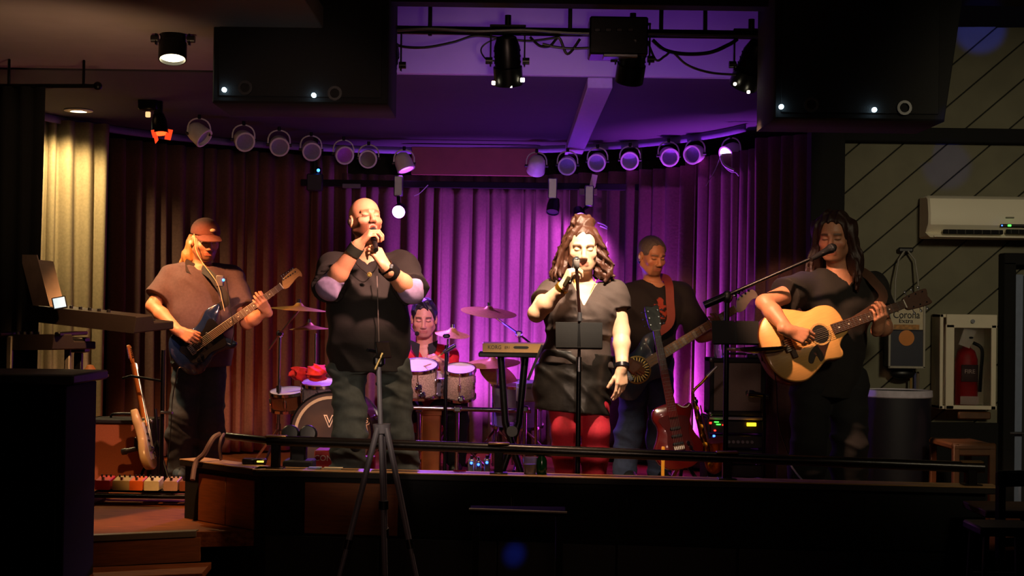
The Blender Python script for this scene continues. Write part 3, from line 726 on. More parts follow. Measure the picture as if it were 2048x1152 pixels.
def strap_tube(pts, wd, th, n=6):
    """flat band following a path"""
    pts = spl(pts, n); mb = MB(); vs = []; fs = []; N = len(pts)
    for i, p in enumerate(pts):
        t = (pts[min(i + 1, N - 1)] - pts[max(i - 1, 0)]).normalized(); nn = V((0, -1, .1)); x = t.cross(nn).normalized(); y = x.cross(t)
        vs += [p + x * wd / 2 - y * th / 2, p + x * wd / 2 + y * th / 2, p - x * wd / 2 + y * th / 2, p - x * wd / 2 - y * th / 2]
    for i in range(N - 1): fs += [(4 * i + k, 4 * i + (k + 1) % 4, 4 * i + 4 + (k + 1) % 4, 4 * i + 4 + k) for k in range(4)]
    fs += [(3, 2, 1, 0), tuple(4 * (N - 1) + k for k in range(4))]
    return mb.add(vs, fs)
def band(a, b, r, w_, m, name, root, th=.004, r2=None):
    """wristband around a forearm: from point a along to b"""
    a = V(a); b = V(b); d = (b - a).normalized(); M = dirM(a, d); r2 = r2 or r
    return MB().lathe([(r, -w_ / 2), (r + th, -w_ / 2), (r2 + th, w_ / 2), (r2, w_ / 2), (r, -w_ / 2)], M, 20).build(name, m, root)
# ------------------------------------------------------------------ stage lights
LENS_OFF = mat('frosted lens', '#8f86b5', .3, 0, .2, 80, .05)
def emis(name, c=None, s=1):
    return MATS[name] if name in MATS else mat(name, c, .4, 0, 0, 5, 0, emit=s)
def par_can(pos, d, label, lens):
    """round white lamp: dome, rim, lens, yoke with two screws"""
    d = V(d).normalized(); M = dirM(pos, d, (1, 0, 0) if abs(d.x) < .8 else (0, 1, 0)); t = thing('stage_lamp', label, 'stage light', Matrix.Translation(pos), 'round white stage lamps under the ceiling')
    MB().lathe([(0, -.088), (.022, -.086), (.045, -.074), (.060, -.05), (.067, -.015), (.069, .03), (.071, .052), (.069, .056), (.058, .056), (.056, .03), (.056, .028)], M, 28).build('housing', WHITEP, t)
    MB().lathe([(0, .024), (.057, .030), (.057, .024)], M, 24).build('lens', lens, t)
    ax = M.to_3x3() @ V((1, 0, 0)); ax = V((ax.x, ax.y, 0)).normalized(); p = V(pos); pts = []
    for k in range(13):
        a_ = math.pi * k / 12; pts.append(p + ax * (-math.cos(a_) * .079) + V((0, 0, math.sin(a_) ** .6 * .105)))
    MB().tube(pts, .0055, 8).build('yoke', WHITEP, t)
    for q in (-1, 1): MB().cyl(p + ax * q * .066, p + ax * q * .09, .011, n=10).build('screw', BPLAS, t)
    MB().cyl(p + V((0, 0, .1)), p + V((0, 0, .13)), .012, n=10).build('stem', BMET, t)
    return t
red_em = emis('red gel glow', '#ff3a14', 6); pur_em = emis('magenta gel glow', '#d05cff', 5); blu_em = emis('cool white glow', '#cfd4ff', 6)
LL = [(398, 268, (.75, -.25, -.6), 'round white lamp hanging beside the red glowing one', LENS_OFF),
      (487, 280, (.35, -.8, -.35), 'round white lamp with a bright purple edged yoke, dark lens', LENS_OFF),
      (558, 290, (.22, -.9, -.38), 'brownish round lamp with violet lens, fourth from the red one', LENS_OFF),
      (622, 300, (.25, -.9, -.35), 'brownish round lamp above the small blue pilot light', LENS_OFF),
      (687, 308, (.3, -.9, -.3), 'round lamp with the bright magenta lens', mat('magenta lens', '#b45ae0', .3, 0, .2, 80, .05)),
      (737, 317, (.0, -1, -.22), 'round white lamp above the bald singer with a grey lens', mat('grey lens', '#6b5d68', .35)),
      (808, 327, (.35, -.2, -.9), 'white lamp pointing down with a magenta glowing mouth', pur_em),
      (1073, 332, (-.1, .6, -.7), 'white dome lamp turned away above the singer in the blouse', LENS_OFF),
      (1135, 330, (-.1, -.93, -.3), 'round white lamp, second of the row over the woman', LENS_OFF),
      (1195, 323, (-.18, -.92, -.3), 'round white lamp above the small tilted white card', LENS_OFF),
      (1260, 320, (-.12, -.95, -.25), 'round white lamp over the grey haired bass player', LENS_OFF),
      (1337, 312, (.1, -.93, -.3), 'round white lamp facing out, third from the black pillar end', LENS_OFF),
      (1390, 308, (-.5, -.8, -.2), 'round white lamp lit from the side, next to the last of the row', LENS_OFF),
      (1462, 305, (-.72, -.55, -.45), 'white lamp at the end of the row with a cool glowing rim and loose cords', blu_em)]
for px, py, d, lab, lens in LL:
    Y = FPX * (2.31 - 1.15) / (622 - py + .014 * (px - 1024)); Y = min(Y, 11.45); par_can(P(px, py, Y), d, lab, lens)
# red one and its black bracket
p = P(320, 268, 9.55); rt = thing('stage_lamp', 'black lamp with a glowing red gel over the guitarist in the cap', 'stage light', Matrix.Translation(p))
d = V((.12, -.18, -.95)).normalized(); M = dirM(p, d)
MB().lathe([(0, -.14), (.035, -.13), (.05, -.08), (.055, .0), (.052, .0), (.05, -.02)], M, 20).build('housing', BMET, rt)
MB().lathe([(0, -.004), (.052, -.004)], M, 20).build('lens', red_em, rt)
for a_, l_ in ((0, .07), (2.1, .05), (4.0, .06)):
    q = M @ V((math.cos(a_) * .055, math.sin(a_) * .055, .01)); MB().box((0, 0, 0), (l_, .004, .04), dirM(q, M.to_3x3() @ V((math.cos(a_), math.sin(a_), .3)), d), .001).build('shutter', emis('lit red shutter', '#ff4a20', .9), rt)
MB().box(p + V((-.02, .03, .14)), (.05, .05, .2), None, .01).build('bracket', BMET, rt); MB().box(P(297, 205, 9.55), (.12, .08, .1), None, .01).build('yoke', BMET, rt)
MB().box(P(296, 229, 9.5), (.03, .02, .035), Matrix.Identity(4), .004).build('vent', emis('warm leak', '#ffc98a', 1.2), rt)
# black theatre lanterns on the front bar
def lantern(px, py, Y, d, label, mouth=None, leaks=(), L=.24, r=.065, yoke=True):
    p = P(px, py, Y); d = V(d).normalized(); t = thing('theatre_lantern', label, 'stage light', Matrix.Translation(p), 'black theatre lanterns on the front bar'); M = dirM(p, d, (1, 0, 0))
    MB().lathe([(0, -L / 2), (r * .75, -L / 2), (r, -L * .3), (r, L * .1), (r * 1.12, L * .12), (r * 1.12, L / 2), (r * 1.02, L / 2), (r, L * .3)], M, 22).build('housing', BMET, t)
    if mouth: MB().lathe([(0, L * .42), (r * 1.03, L * .42)], M, 22).build('lens', mouth, t)
    for q in (-1, 1):
        MB().box(p + V((q * (r + .02), 0, .07)), (.008, .03, .2), None, .002).build('yoke', BMET, t)
        MB().cyl(p + V((q * (r + .01), 0, 0)), p + V((q * (r + .045), 0, 0)), .018, n=10).build('knob', BPLAS, t)
    MB().box(p + V((0, 0, .175)), (2 * r + .05, .03, .012), None, .002).build('yoke', BMET, t)
    MB().cyl(p + V((0, 0, .17)), p + V((0, 0, .23)), .016, n=10).build('clamp', BMET, t)
    for k in (-1, 0, 1): MB().box((0, 0, -L * .1 + k * .03), (2 * r * 1.04, .03, .008), M, .002).build('fin', BMET, t)
    for lx, ly, s_ in leaks:
        c = P(lx, ly, Y - .02); MB().box(c, (s_, .01, s_), None, .002).build('leak', emis('warm white leak', '#fff1c8', 14), t)
    return t
lantern(346, 78, 7.2, (.06, -.28, -.95), 'black lantern with a bright warm mouth beside the left black cabinet', emis('warm mouth', '#fff0c0', 10), (), .22, .06)
lantern(1015, 122, 7.5, (.05, .35, -.9), 'black lantern hanging in the middle of the purple bulkhead', emis('warm mouth', '#fff0c0', 10), ((987, 166, .018), (1045, 160, .02), (1022, 173, .012)))
lantern(1265, 118, 7.5, (-.1, .5, -.85), 'black lantern beside the square dimmer box', emis('warm mouth', '#fff0c0', 10), ())
lantern(1502, 130, 7.5, (-.25, .55, -.8), 'black lantern at the pillar end of the front bar', emis('warm mouth', '#fff0c0', 10), ((1470, 168, .014), (1497, 184, .014)))
lantern(768, 130, 7.5, (-.2, .4, -.85), 'black lantern half hidden by the cabinet over the bald singer', emis('warm mouth', '#fff0c0', 10), ((775, 152, .02),))
q0 = P(735, 59, 7.5); q1 = P(1570, 71, 7.5)
bar = thing('lighting_pipe', 'long black pipe with cables below the ceiling', 'pipe', (q0 + q1) / 2)
MB().tube([q0, q1], .022, 12).build('pipe', BMET, bar)
for px in (860, 1140, 1322, 1410):
    c = P(px, 64, 7.5); MB().box(c + V((0, 0, .06)), (.02, .03, .16)).build('hanger', BMET, bar)
def cable(pts, r, label, m=BPLAS, Y=7.5, name='cable', group=None):
    pp = spl([P(a, b, Y + (c[0] if c else 0)) for a, b, *c in pts], 8)
    return one(name, MB().tube(pp, r, 6), m, label, 'cable', group)
cable([(775, 75), (800, 92), (850, 95), (905, 85), (950, 72), (1000, 76), (1060, 82), (1120, 74)], .007, 'black cable sagging under the pipe, above the middle lantern')
cable([(1060, 74), (1080, 92), (1100, 92), (1118, 76), (1135, 108), (1160, 78)], .007, 'looped black cable near the square dimmer box')
cable([(1085, 88), (1110, 94), (1140, 97), (1178, 96)], .007, 'black cable running into the dimmer box')
cable([(1305, 80), (1330, 100), (1370, 108), (1420, 105), (1460, 88), (1475, 78)], .010, 'thick black cable drooping beside the dimmer box', )
cable([(1295, 82), (1312, 120), (1330, 112), (1345, 105), (1375, 130), (1420, 145), (1480, 150)], .006, 'thin black cable trailing to the end lantern')
cable([(770, 62), (860, 57), (950, 62), (1050, 60), (1150, 66), (1300, 68), (1450, 71), (1540, 73)], .010, 'black cable wrapped along the lighting pipe', Y=7.47)
cable([(1010, 72), (975, 85), (962, 100), (972, 118), (990, 122)], .004, 'thin cord curling from the middle lantern')
dm = thing('dimmer_box', 'square black dimmer box hung from the lighting pipe', 'box', P(1235, 120, 7.5))
MB().box(P(1235, 78, 7.5), (.29, .2, .19), None, .008).build('case', BMET, dm); MB().box(P(1240, 114, 7.45), (.17, .1, .016), None, .003).build('tray', STEEL, dm)
for k in range(4): MB().box(P(1195 + k * 22, 60, 7.395), (.03, .01, .02), None, .003).build('socket', BPLAS, dm)
# black hanging cabinets
def cabinet(x0, x1, ytop, ybot, Y, label, leds, taper=0):
    a = P(x0, ybot, Y); b = P(x1, ybot, Y); z0 = a.z; z1 = P(x0, ytop, Y).z; t = thing('hanging_speaker', label, 'loudspeaker', V(((a.x + b.x) / 2, Y + .25, z0)), 'black cabinets hanging over the stage front')
    out = [(a.x, z0), (b.x, z0), (b.x + taper, z1), (a.x, z1)]
    M = Matrix(((1, 0, 0, 0), (0, 0, 1, Y), (0, 1, 0, 0), (0, 0, 0, 1)))
    MB().prism(out, 0, .5, M, .012).build('cabinet', DARK, t)
    cx = (a.x + b.x) / 2; MB().box((cx, Y - .004, (z0 + z1) / 2), (b.x - a.x - .06, .01, z1 - z0 - .06), None, .004).build('grille', mat('black grille', '#070708', .8, 0, .4, 400, .1), t)
    for px, py in leds:
        c = P(px, py, Y - .02); mb = MB().cyl(c, c - V((0, .012, 0)), .011, n=12); mb.build('pilot_lamp', emis('blue white pilot', '#bfe8ff', 12), t)
        c = P(px + (42 if px < 1000 else 60), py - 4, Y - .01); MB().lathe([(.022, 0), (.034, 0), (.034, .012), (.022, .012), (.022, 0)], dirM(c, (0, -1, 0)), 18).build('ring', BPLAS, t)
    for px in (x0 + 60, x1 - 60):
        c = P(px, ytop, Y + .2); MB().cyl((c.x, c.y, z1 - .02), (c.x, c.y, 2.93), .01, n=8).build('hanger', BMET, t)
    return t
cabinet(424, 776, -45, 205, 7.0, 'big black hanging cabinet over the bald singer with two small blue lights', ((449, 180), (628, 191)))
cabinet(1548, 1890, -45, 238, 6.9, 'big black hanging cabinet beside the planked wall with two small blue lights', ((1562, 214), (1748, 220)), .09)
# recessed downlight
c = P(157, 222, 10.05); c = V((c.x, c.y, ZC)); dl = thing('ceiling_downlight', 'small round recessed downlight over the curtain at the keyboard side', 'downlight', c)
MB().lathe([(.05, 0), (.095, -.004), (.095, -.010), (.055, -.014), (.05, 0)], Matrix.Translation(c), 24).build('trim_ring', WHITEP, dl)
MB().lathe([(0, -.008), (.052, -.004)], Matrix.Translation(c), 20).build('lens', emis('downlight glow', '#fff2c0', 16), dl)
# LED lamps on the rear bar
def led(px, py, Y, d, em, label, bx, by, r=.05):
    p = P(px, py, Y); d = V(d).normalized(); M = dirM(p, d); t = thing('led_lamp', label, 'stage light', Matrix.Translation(p))
    MB().lathe([(0, -.12), (r * .8, -.115), (r, -.06), (r, .0), (r * .9, .0), (r * .9, -.01)], M, 20).build('housing', BPLAS, t)
    MB().lathe([(0, -.004), (r * .9, -.008)], M, 20).build('lens', em, t)
    b = P(bx, by, Y + .03); MB().box(b + V((0, 0, .03)), (.07, .06, .16), None, .008).build('clamp', STEEL, t); MB().tube([b + V((0, 0, -.04)), b.lerp(p, .5), p - d * .06], .014, 8).build('arm', BMET, t)
    return t
led(797, 424, 11.42, (-.1, -.9, -.25), emis('violet led', '#d878ff', 16), 'glowing violet lamp behind the bald singer', 797, 380, .055)
led(1160, 436, 11.42, (.1, -.75, -.5), emis('violet led dim', '#b060ff', 8), 'violet lamp half hidden behind the woman', 1178, 400, .05)
led(1105, 425, 11.42, (-.1, -.4, -.8), mat('dull lens', '#3c3a48', .3), 'unlit black lamp clamped to the rear bar near the woman', 1105, 385, .05)
c = P(1176, 384, 11.465); one('mount_plate', MB().box(c, (.14, .02, .05), None, .004), mat('tan plate', '#8a7766', .6), 'tan mounting plate on the rear bar over the woman', 'plate')
c = P(1187, 362, 11.46); one('hang_tag', MB().box((0, 0, 0), (.045, .006, .1), Matrix.Translation(c) @ Matrix.Rotation(.2, 4, 'Y'), .002), mat('pale card', '#d8d2c0', .6, 0, .1), 'small pale card hanging below a white lamp', 'card')
c = P(703, 372, 11.465); one('mount_plate', MB().box(c, (.14, .02, .035), None, .004), mat('grey plate', '#6c6670', .6), 'grey plate on the rear bar over the bald singer', 'plate')
c = P(637, 341, 11.4); bl = thing('pilot_light', 'tiny blue pilot light under a round lamp', 'light', c)
MB().box(c + V((0, .02, -.01)), (.03, .06, .07), None, .006).build('body', BPLAS, bl); MB().ell(c - V((0, .012, 0)), .012).build('lens', emis('blue pilot', '#2a6cff', 10), bl)
c = P(630, 365, 11.4); one('junction_box', MB().box(c, (.12, .06, .13), None, .008), mat('dark grey box', '#2a2930', .6), 'dark grey junction box below the blue pilot light', 'box')
# loose cords
def loop(pts, r, label, m, Y, cat='cord', nm='cord'):
    return one(nm, MB().tube(spl([P(a, b, Y + (c[0] if c else 0)) for a, b, *c in pts], 8), r, 6), m, label, cat)
CORD = mat('pale cord', '#c9c0cc', .5)
loop([(1195, 445), (1212, 452), (1225, 470), (1213, 490), (1228, 512), (1232, 532), (1222, 540), (1215, 515), (1226, 495), (1248, 488), (1262, 478), (1246, 470), (1230, 486), (1240, 506), (1252, 498)], .006, 'tangle of pale cords beside the woman’s hair', CORD, 11.6)
loop([(1200, 452), (1222, 462), (1236, 478), (1242, 494), (1285, 494), (1300, 490)], .006, 'pale cord running from the tangle to the bass player', CORD, 11.62)
loop([(1443, 312), (1448, 330), (1460, 342), (1472, 345), (1478, 352)], .005, 'loose pale cord dangling from the end lamp', CORD, 10.3)
loop([(1441, 312), (1447, 328), (1458, 336), (1468, 340)], .009, 'short thick cord end dangling from the end lamp', CORD, 10.28)
loop([(1441, 312), (1430, 340), (1412, 372)], .0025, 'thin wire hanging from the end lamp toward the curtain', CORD, 10.3)
loop([(828, 392), (840, 386), (856, 370)], .003, 'bright highlight streak shaped as a small wire beside the violet lamp', CORD, 11.47)  # pale thread added as a bright highlight streak
# ------------------------------------------------------------------ guitars
ROSE = mat('rosewood', '#4a2a18', .45, 0, .3, 40, .02, stretch=(1, 8, 8)); MAPLE = mat('maple', '#d9a35a', .35, 0, .2, 20, .02, stretch=(1, 10, 10), coat=.4)
PEARL = mat('pearl inlay', '#e6dfd0', .3, 0, .1, 60, 0); STRING = mat('string', '#c8c4b8', .3, .9, 0, 5, 0)
STRAT = [(0, 0), (.012, .085), (.07, .150), (.15, .142), (.215, .108), (.28, .122), (.35, .158), (.425, .150), (.435, .125), (.39, .085), (.355, .05), (.35, 0), (.345, -.045), (.365, -.085), (.385, -.125), (.355, -.145), (.30, -.122), (.225, -.108), (.16, -.135), (.09, -.155), (.025, -.110)]
ACOU = [(0, 0), (.012, .10), (.07, .175), (.16, .203), (.25, .175), (.32, .142), (.40, .148), (.465, .125), (.495, .07), (.5, .0), (.498, -.035), (.46, -.055), (.425, -.09), (.425, -.13), (.405, -.152), (.36, -.148), (.31, -.142), (.25, -.172), (.16, -.203), (.07, -.175), (.012, -.10)]
def gframe(tail, head, nrm):
    x = (V(head) - V(tail)).normalized(); z = V(nrm); z = (z - x * z.dot(x)).normalized(); y = z.cross(x); o = V(tail)
    return Matrix(((x.x, y.x, z.x, o.x), (x.y, y.y, z.y, o.y), (x.z, y.z, z.z, o.z), (0, 0, 0, 1)))
def guitar(name, label, M, L, outline, bodym, neckm, fretm, bs=1.0, th=.045, nw=.05, bodyend=.36, headm=None, headkind='six', inlay=True, frets=18, sides=None, nstr=6, group=None, cat='guitar'):
    t = thing(name, label, cat, M); T = lambda x, y, z: M @ V((x, y, z)); headm = headm or neckm
    ol = [(p.x, p.y) for p in spl([(x * bs, y * bs, 0) for x, y in outline], 5, True)]
    MB().prism(ol, -th, 0, M, .007).build('body', bodym, t, 50)
    if sides: MB().prism([(x * 1.0, y * 1.0) for x, y in ol], -th + .004, -.008, M @ Matrix.Diagonal((1.004, 1.008, 1, 1)), .001).build('side', sides, t, 50)
    x0 = bodyend * bs - .03; x1 = L * .845
    mb = MB(); vs = []; fs = []; n = 10
    for i, x in enumerate((x0, x1)):
        w_ = nw * (1.12 if i == 0 else .86) / 2
        for k in range(n): a = math.pi * k / (n - 1); vs.append((x, w_ * math.cos(a), .012 - .026 * math.sin(a)))
    fs = [(k, k + 1, n + k + 1, n + k) for k in range(n - 1)] + [(n - 1, 0, n, 2 * n - 1), tuple(range(n))[::-1], tuple(range(n, 2 * n))]
    mb.add(vs, fs, M).build('neck', neckm, t)
    fx0 = x0 - .06
    MB().prism([(fx0, -nw * .56), (x1, -nw * .43), (x1, nw * .43), (fx0, nw * .56)], .010, .0175, M, .002).build('fretboard', fretm, t)
    scale = x1 - bs * .13; mb = MB(); pos = [x1 - scale * (1 - 2 ** (-k / 12)) for k in range(frets + 1)]
    for p in pos[1:]:
        if p > fx0: mb.box((p, 0, .0182), (.003, nw * .96, .002), M, .0005)
    mb.build('frets', STEEL, t)['kind'] = 'stuff'; MB().box((x1, 0, .019), (.006, nw * .9, .007), M, .001).build('nut', PEARL, t)
    if inlay:
        for k in (3, 5, 7, 9, 12, 15):
            if k < len(pos):
                c = (pos[k] + pos[k - 1]) / 2
                if inlay == 'block': MB().box((c, 0, .0182), ((pos[k - 1] - pos[k]) * .6, nw * .7, .0015), M, .0004).build('inlay', inlm, t)
                else: MB().lathe([(.0045, 0), (0, .001)], M @ Matrix.Translation((c, 0, .0178)), 10).build('inlay', PEARL, t)
    e = L - x1; w_ = nw * .43
    if headkind == 'six': ho = [(0, -w_), (.03, -w_ - .012), (.06, -w_ - .006), (e * .8, -.02 + .008), (e * .92, -.026), (e, -.005), (e * .98, .03), (e * .85, .045), (.05, w_ + .016), (.02, w_)]
    elif headkind == 'four': ho = [(0, -w_), (.05, -w_ - .012), (.09, -.02), (e * .75, -.006), (e * .93, -.018), (e, .012), (e * .95, .046), (e * .8, .055), (.06, w_ + .026), (.025, w_)]
    else: ho = [(0, -w_), (.03, -w_ - .016), (e * .95, -w_ - .022), (e, -.02), (e * .96, 0), (e, .02), (e * .95, w_ + .022), (.03, w_ + .016), (0, w_)]
    ho = [(p.x, p.y) for p in spl([(x1 + a, b, 0) for a, b in ho], 4, True)]
    MB().prism(ho, -.006, .009, M, .002).build('headstock', headm, t)
    tp = {'six': [(.035 + i * (e - .06) / 5.2, w_ + .012 + .018 - i * .0005, 1) for i in range(6)], 'four': [(.05 + i * (e - .08) / 3.4, w_ + .045 + i * .004, 1) for i in range(4)],
          'three': [(.04 + i * (e - .06) / 2.3, q * (w_ + .034), q) for i in range(3) for q in (-1, 1)]}[headkind]
    for x, y, q in tp:
        r_ = .008 if headkind != 'four' else .013
        pg = MB().cyl(T(x1 + x, y - q * .026, .008), T(x1 + x, y - q * .026, .02), .0045 * (r_ / .008), n=10).build('tuning_peg', CHROME, t)
        mb = MB(); mb.cyl(T(x1 + x, y - q * .03, -.002), T(x1 + x, y, -.002), .003, n=8); mb.ell((x1 + x, y + q * .006, -.002), (r_, r_, .004), M, 10); mb.build('tuner_button', CHROME if headkind != 'three' else STEEL, pg)
    bx = bs * .13
    for k in range(nstr):
        f_ = (k - (nstr - 1) / 2) / (nstr - 1)
        MB().tube([T(bx, f_ * nw * 1.05, .018), T(x1, f_ * nw * .7, .0235)], .0009 if nstr == 6 else .0014, 5).build('string', STRING, t)
    br = MB().box((bx, 0, .008), (.035, nw * 1.4, .014), M, .003).build('bridge', STEEL if headkind != 'three' else ROSE, t)
    for k in range(nstr): MB().box((bx, (k - (nstr - 1) / 2) / (nstr - 1) * nw * 1.1, .016), (.02, .006, .006), M, .001).build('saddle', CHROME if headkind != 'three' else PEARL, br)
    return t, M
inlm = mat('dark block inlay', '#efe3c4', .4)
def electric(t, M, bs, pgm, pick='#1a1a1c'):
    pg = [(.08, -.02), (.07, .05), (.16, .07), (.25, .06), (.33, .10), (.355, .05), (.345, -.04), (.32, -.1), (.22, -.085), (.14, -.1), (.085, -.07)]
    MB().prism([(p.x, p.y) for p in spl([(a * bs, b * bs, 0) for a, b in pg], 4, True)], .0, .003, M, .001).build('pickguard', pgm, t)
    for x in (.165, .215, .265):
        MB().box((x * bs, 0, .008), (.018 * bs, .075 * bs, .012), M, .006).build('pickup', BPLAS, t)
    for x, y in ((.13, -.075), (.10, -.085), (.16, -.065)): MB().lathe([(0, .015), (.010, .015), (.012, .0)], M @ Matrix.Translation((x * bs, y * bs, .002)), 14).build('knob', CHROME, t)
BLUE = mat('dark blue lacquer', '#152447', .2, .1, .25, 5, 0, coat=.7); GREYB = mat('blue grey lacquer', '#46566b', .25, .1, .2, 6, 0, coat=.5)

# ------------------------------------------------------------------ the guitarist in the cap
MALE = dict(w=[(-.45, .165), (-.14, .165), (0, .17), (.3, .16), (.7, .17), (.88, .15), (1.0, .075)], d=[(-.45, .11), (0, .118), (.3, .115), (.7, .118), (.88, .09), (1, .06)], c=[(-.45, 0), (.3, .01), (.7, .012), (1, 0)])
STOUT = dict(w=[(-.45, .17), (-.14, .185), (0, .195), (.3, .2), (.7, .195), (.88, .165), (1.0, .085)], d=[(-.45, .12), (0, .15), (.25, .175), (.5, .155), (.75, .13), (.88, .1), (1, .065)], c=[(-.45, 0), (0, .02), (.25, .045), (.6, .025), (1, 0)])
def fret_hand(fg, S, npt, a, side='L', wr=None):
    a = V(a).normalized(); D = V((0, -.72, .66)); D = (D - a * D.dot(a)).normalized(); N = a.cross(D); N = N if N.z > 0 else -N
    fg.hand(S, wr, D, N, side, [(.55, .95, .7), (.65, .95, .7), (.7, .95, .7), (.6, .9, .7)], th=(.25, .2, .9), thc=(-.1, .3))
def fret_wrist(npt, a): return V(npt) + V((0, .045, -.082))
Mg = gframe(P(350, 724, 9.72), P(602, 545, 9.86), (.12, -1, .12)); Lg = (P(602, 545, 9.86) - P(350, 724, 9.72)).length
np_ = P(531, 596, 9.83); na = Mg.to_3x3() @ V((1, 0, 0))
g = Fig(pelvis=P(402, 700, 10.02), neck=P(400, 533, 10.02), shR=P(343, 553, 10.0), shL=P(462, 553, 10.1), elR=P(306, 612, 9.9), wrR=P(357, 662, 9.71), elL=P(494, 645, 9.96),
        wrL=fret_wrist(np_, na), hipR=P(378, 712, 10.0), hipL=P(424, 712, 10.05), knR=P(366, 838, 9.93), knL=P(420, 838, 9.98), anR=P(358, 944, 10.0), anL=P(418, 942, 10.06), head=P(411, 480, 9.98),
        F=(.45, -.85, -.22), hs=1.08, ar=(.056, .046, .031), lr=(.088, .062, .042), prof=STOUT)
r = thing('person', 'guitarist in a brown cap and greyish polo shirt playing a dark blue electric guitar', 'person', P(390, 958, 10.02))
def h1(S):
    g.hand(S, g.wrR, (.78, -.12, -.38), (0.1, .95, -.25), 'R', [(.5, .8, .5), (.6, .8, .5), (.7, .8, .5), (.8, .8, .5)], th=(.8, .35, .25))
    fret_hand(g, S, np_, na, 'L', g.wrL)
g.body(r, g.paint('#c98d6c', '#4a3018', '#a05848', beard='full', beardc='#5b3c22', stub=.7), hands=h1)
JEANS_G = mat('washed blue jeans', '#3a4656', .9, 0, .3, 40, .04); POLO = mat('mauve grey polo', '#4c3b40', .9, 0, .2, 60, .04)
trousers(g, r, 'jeans', JEANS_G, .016, .022, seed=4); shoes(g, r, mat('blue grey shoe', '#32465c', .7), mat('pale sole', '#8a8a86', .7))
tee(g, r, 'polo_shirt', POLO, -.2, .018, .72, .03, .082, fold=.007, seed=5)
MB().add(*(lambda vs: (vs, [(0, 1, 2, 3), (4, 7, 6, 5), (0, 4, 5, 1), (2, 6, 7, 3), (1, 5, 6, 2), (0, 3, 7, 4)]))([g.neck + g.fr * a_ + g.sd * b_ + g.up * c_ for a_, b_, c_ in ((.06, -.10, .035), (.06, -.02, -.01), (.13, -.035, -.075), (.115, -.10, -.03), (.045, -.09, .05), (.05, -.02, .01), (.118, -.03, -.07), (.10, -.095, -.018))])).build('collar', mat('dark collar', '#2b2324', .9), r)
# cap
S = SDF(*g.box([g.head], .22), .0055); h_ = g.hs
S.ell(g.H(0, -.014, .048), tuple(x * h_ for x in (.089, .108, .088)), g.hA, .01)
S.ell(g.H(0, .06, -.06), tuple(x * h_ for x in (.3, .3, .1)), g.hA, .006, -1)
cap = S.build('cap', mat('brown cap cloth', '#5c3126', .9, 0, .2, 60, .04), r)
Mh = Matrix(((g.HS.x, g.HF.x, g.HU.x, g.head.x), (g.HS.y, g.HF.y, g.HU.y, g.head.y), (g.HS.z, g.HF.z, g.HU.z, g.head.z), (0, 0, 0, 1))) @ Matrix.Scale(g.hs, 4)
vs = []; nn_ = 14
for lay in (0, 1):
    for i in range(nn_ + 1):
        a = math.pi * i / nn_; x = -.082 * math.cos(a)
        vs += [(x, .045 + .045 * math.sin(a), .050 - .9 * x * x * 3 - .005 * lay), (x * .92, .075 + .085 * math.sin(a) ** .8, .043 - 2.6 * x * x - .02 * math.sin(a) - .005 * lay)]
k_ = 2 * (nn_ + 1); fs = []
for i in range(nn_): fs += [(2 * i, 2 * i + 1, 2 * i + 3, 2 * i + 2), (k_ + 2 * i + 2, k_ + 2 * i + 3, k_ + 2 * i + 1, k_ + 2 * i), (2 * i + 1, k_ + 2 * i + 1, k_ + 2 * i + 3, 2 * i + 3)]
MB().add(vs, fs, Mh).build('brim', mat('brown cap cloth', '#5c3126'), cap)
MB().ell((.012, .096, .078), (.018, .006, .011), Mh, 12).build('badge', mat('pale embroidery', '#d9c79a', .8), cap)
S = SDF(*g.box([g.head, V(g.neck)], .24), .005)
rr = random.Random(3); st = []
for i in range(26):
    x = rr.uniform(-.085, .05); y = -.02 - rr.uniform(0, .08); 
    if x > -.02: y = -.085 - rr.uniform(0, .02)
    st.append([(x * .9, y, -.0), (x * 1.06, y - .012, -.06), (x * 1.2 - .012, y - .01, -.11), (x * 1.35 - .02 + rr.uniform(-.01, .01), y - .0, -.15 + rr.uniform(-.02, .02))])
locks(S, g, st, .017, .008, 5, .004, 5); S.ell(g.H(-.062, -.065, -.06), (.038, .05, .07), g.hA, .02); S.ell(g.H(-.085, -.06, -.115), (.04, .045, .04), g.hA, .02); S.folds(.0035, [(170, 90, 30, 1), (-150, 120, 22, 2), (120, -160, 40, 4)])
S.build('hair', mat('sandy hair', '#a8733a', .6, 0, .35, 70, .08, stretch=(6, 6, 1)), r)
MB().ell(g.H(-.092, -.0, -.02), (.012, .012, .016), None, 10).build('earpiece', mat('cream earpiece', '#d8c8a8', .5), r)
pk = thing('belt_pack', 'small wireless pack with blue light clipped to the guitarist’s polo shirt', 'device', P(440, 560, 9.8))
MB().box(P(440, 562, 9.81), (.05, .03, .075), None, .006).build('case', mat('grey case', '#5d5a58', .5), pk); MB().ell(P(447, 560, 9.79), .009).build('lamp', emis('blue pilot', '#2a6cff', 10), pk)
cab1 = one('cable', MB().tube(spl([P(388, 468, 9.86), P(392, 500, 9.83), P(405, 525, 9.8), P(428, 556, 9.77), P(438, 575, 9.77), P(444, 600, 9.765), P(449, 622, 9.76)], 7), .0026, 6), mat('cream cord', '#cbb48a', .6), 'cream earpiece cable hanging down the guitarist’s polo shirt', 'cable')
one('cable', MB().tube(spl([P(452, 556, 9.79), P(457, 590, 9.77), P(462, 625, 9.74), P(468, 660, 9.72), P(462, 690, 9.72)], 7), .003, 6), BPLAS, 'dark cable from the belt pack to the blue guitar', 'cable')
gt, _ = guitar('electric_guitar', 'dark blue electric guitar with maple headstock held by the guitarist in the cap', Mg, Lg, STRAT, BLUE, MAPLE, ROSE, 1.02, headkind='six')
electric(gt, Mg, 1.02, mat('black pickguard', '#141418', .25))
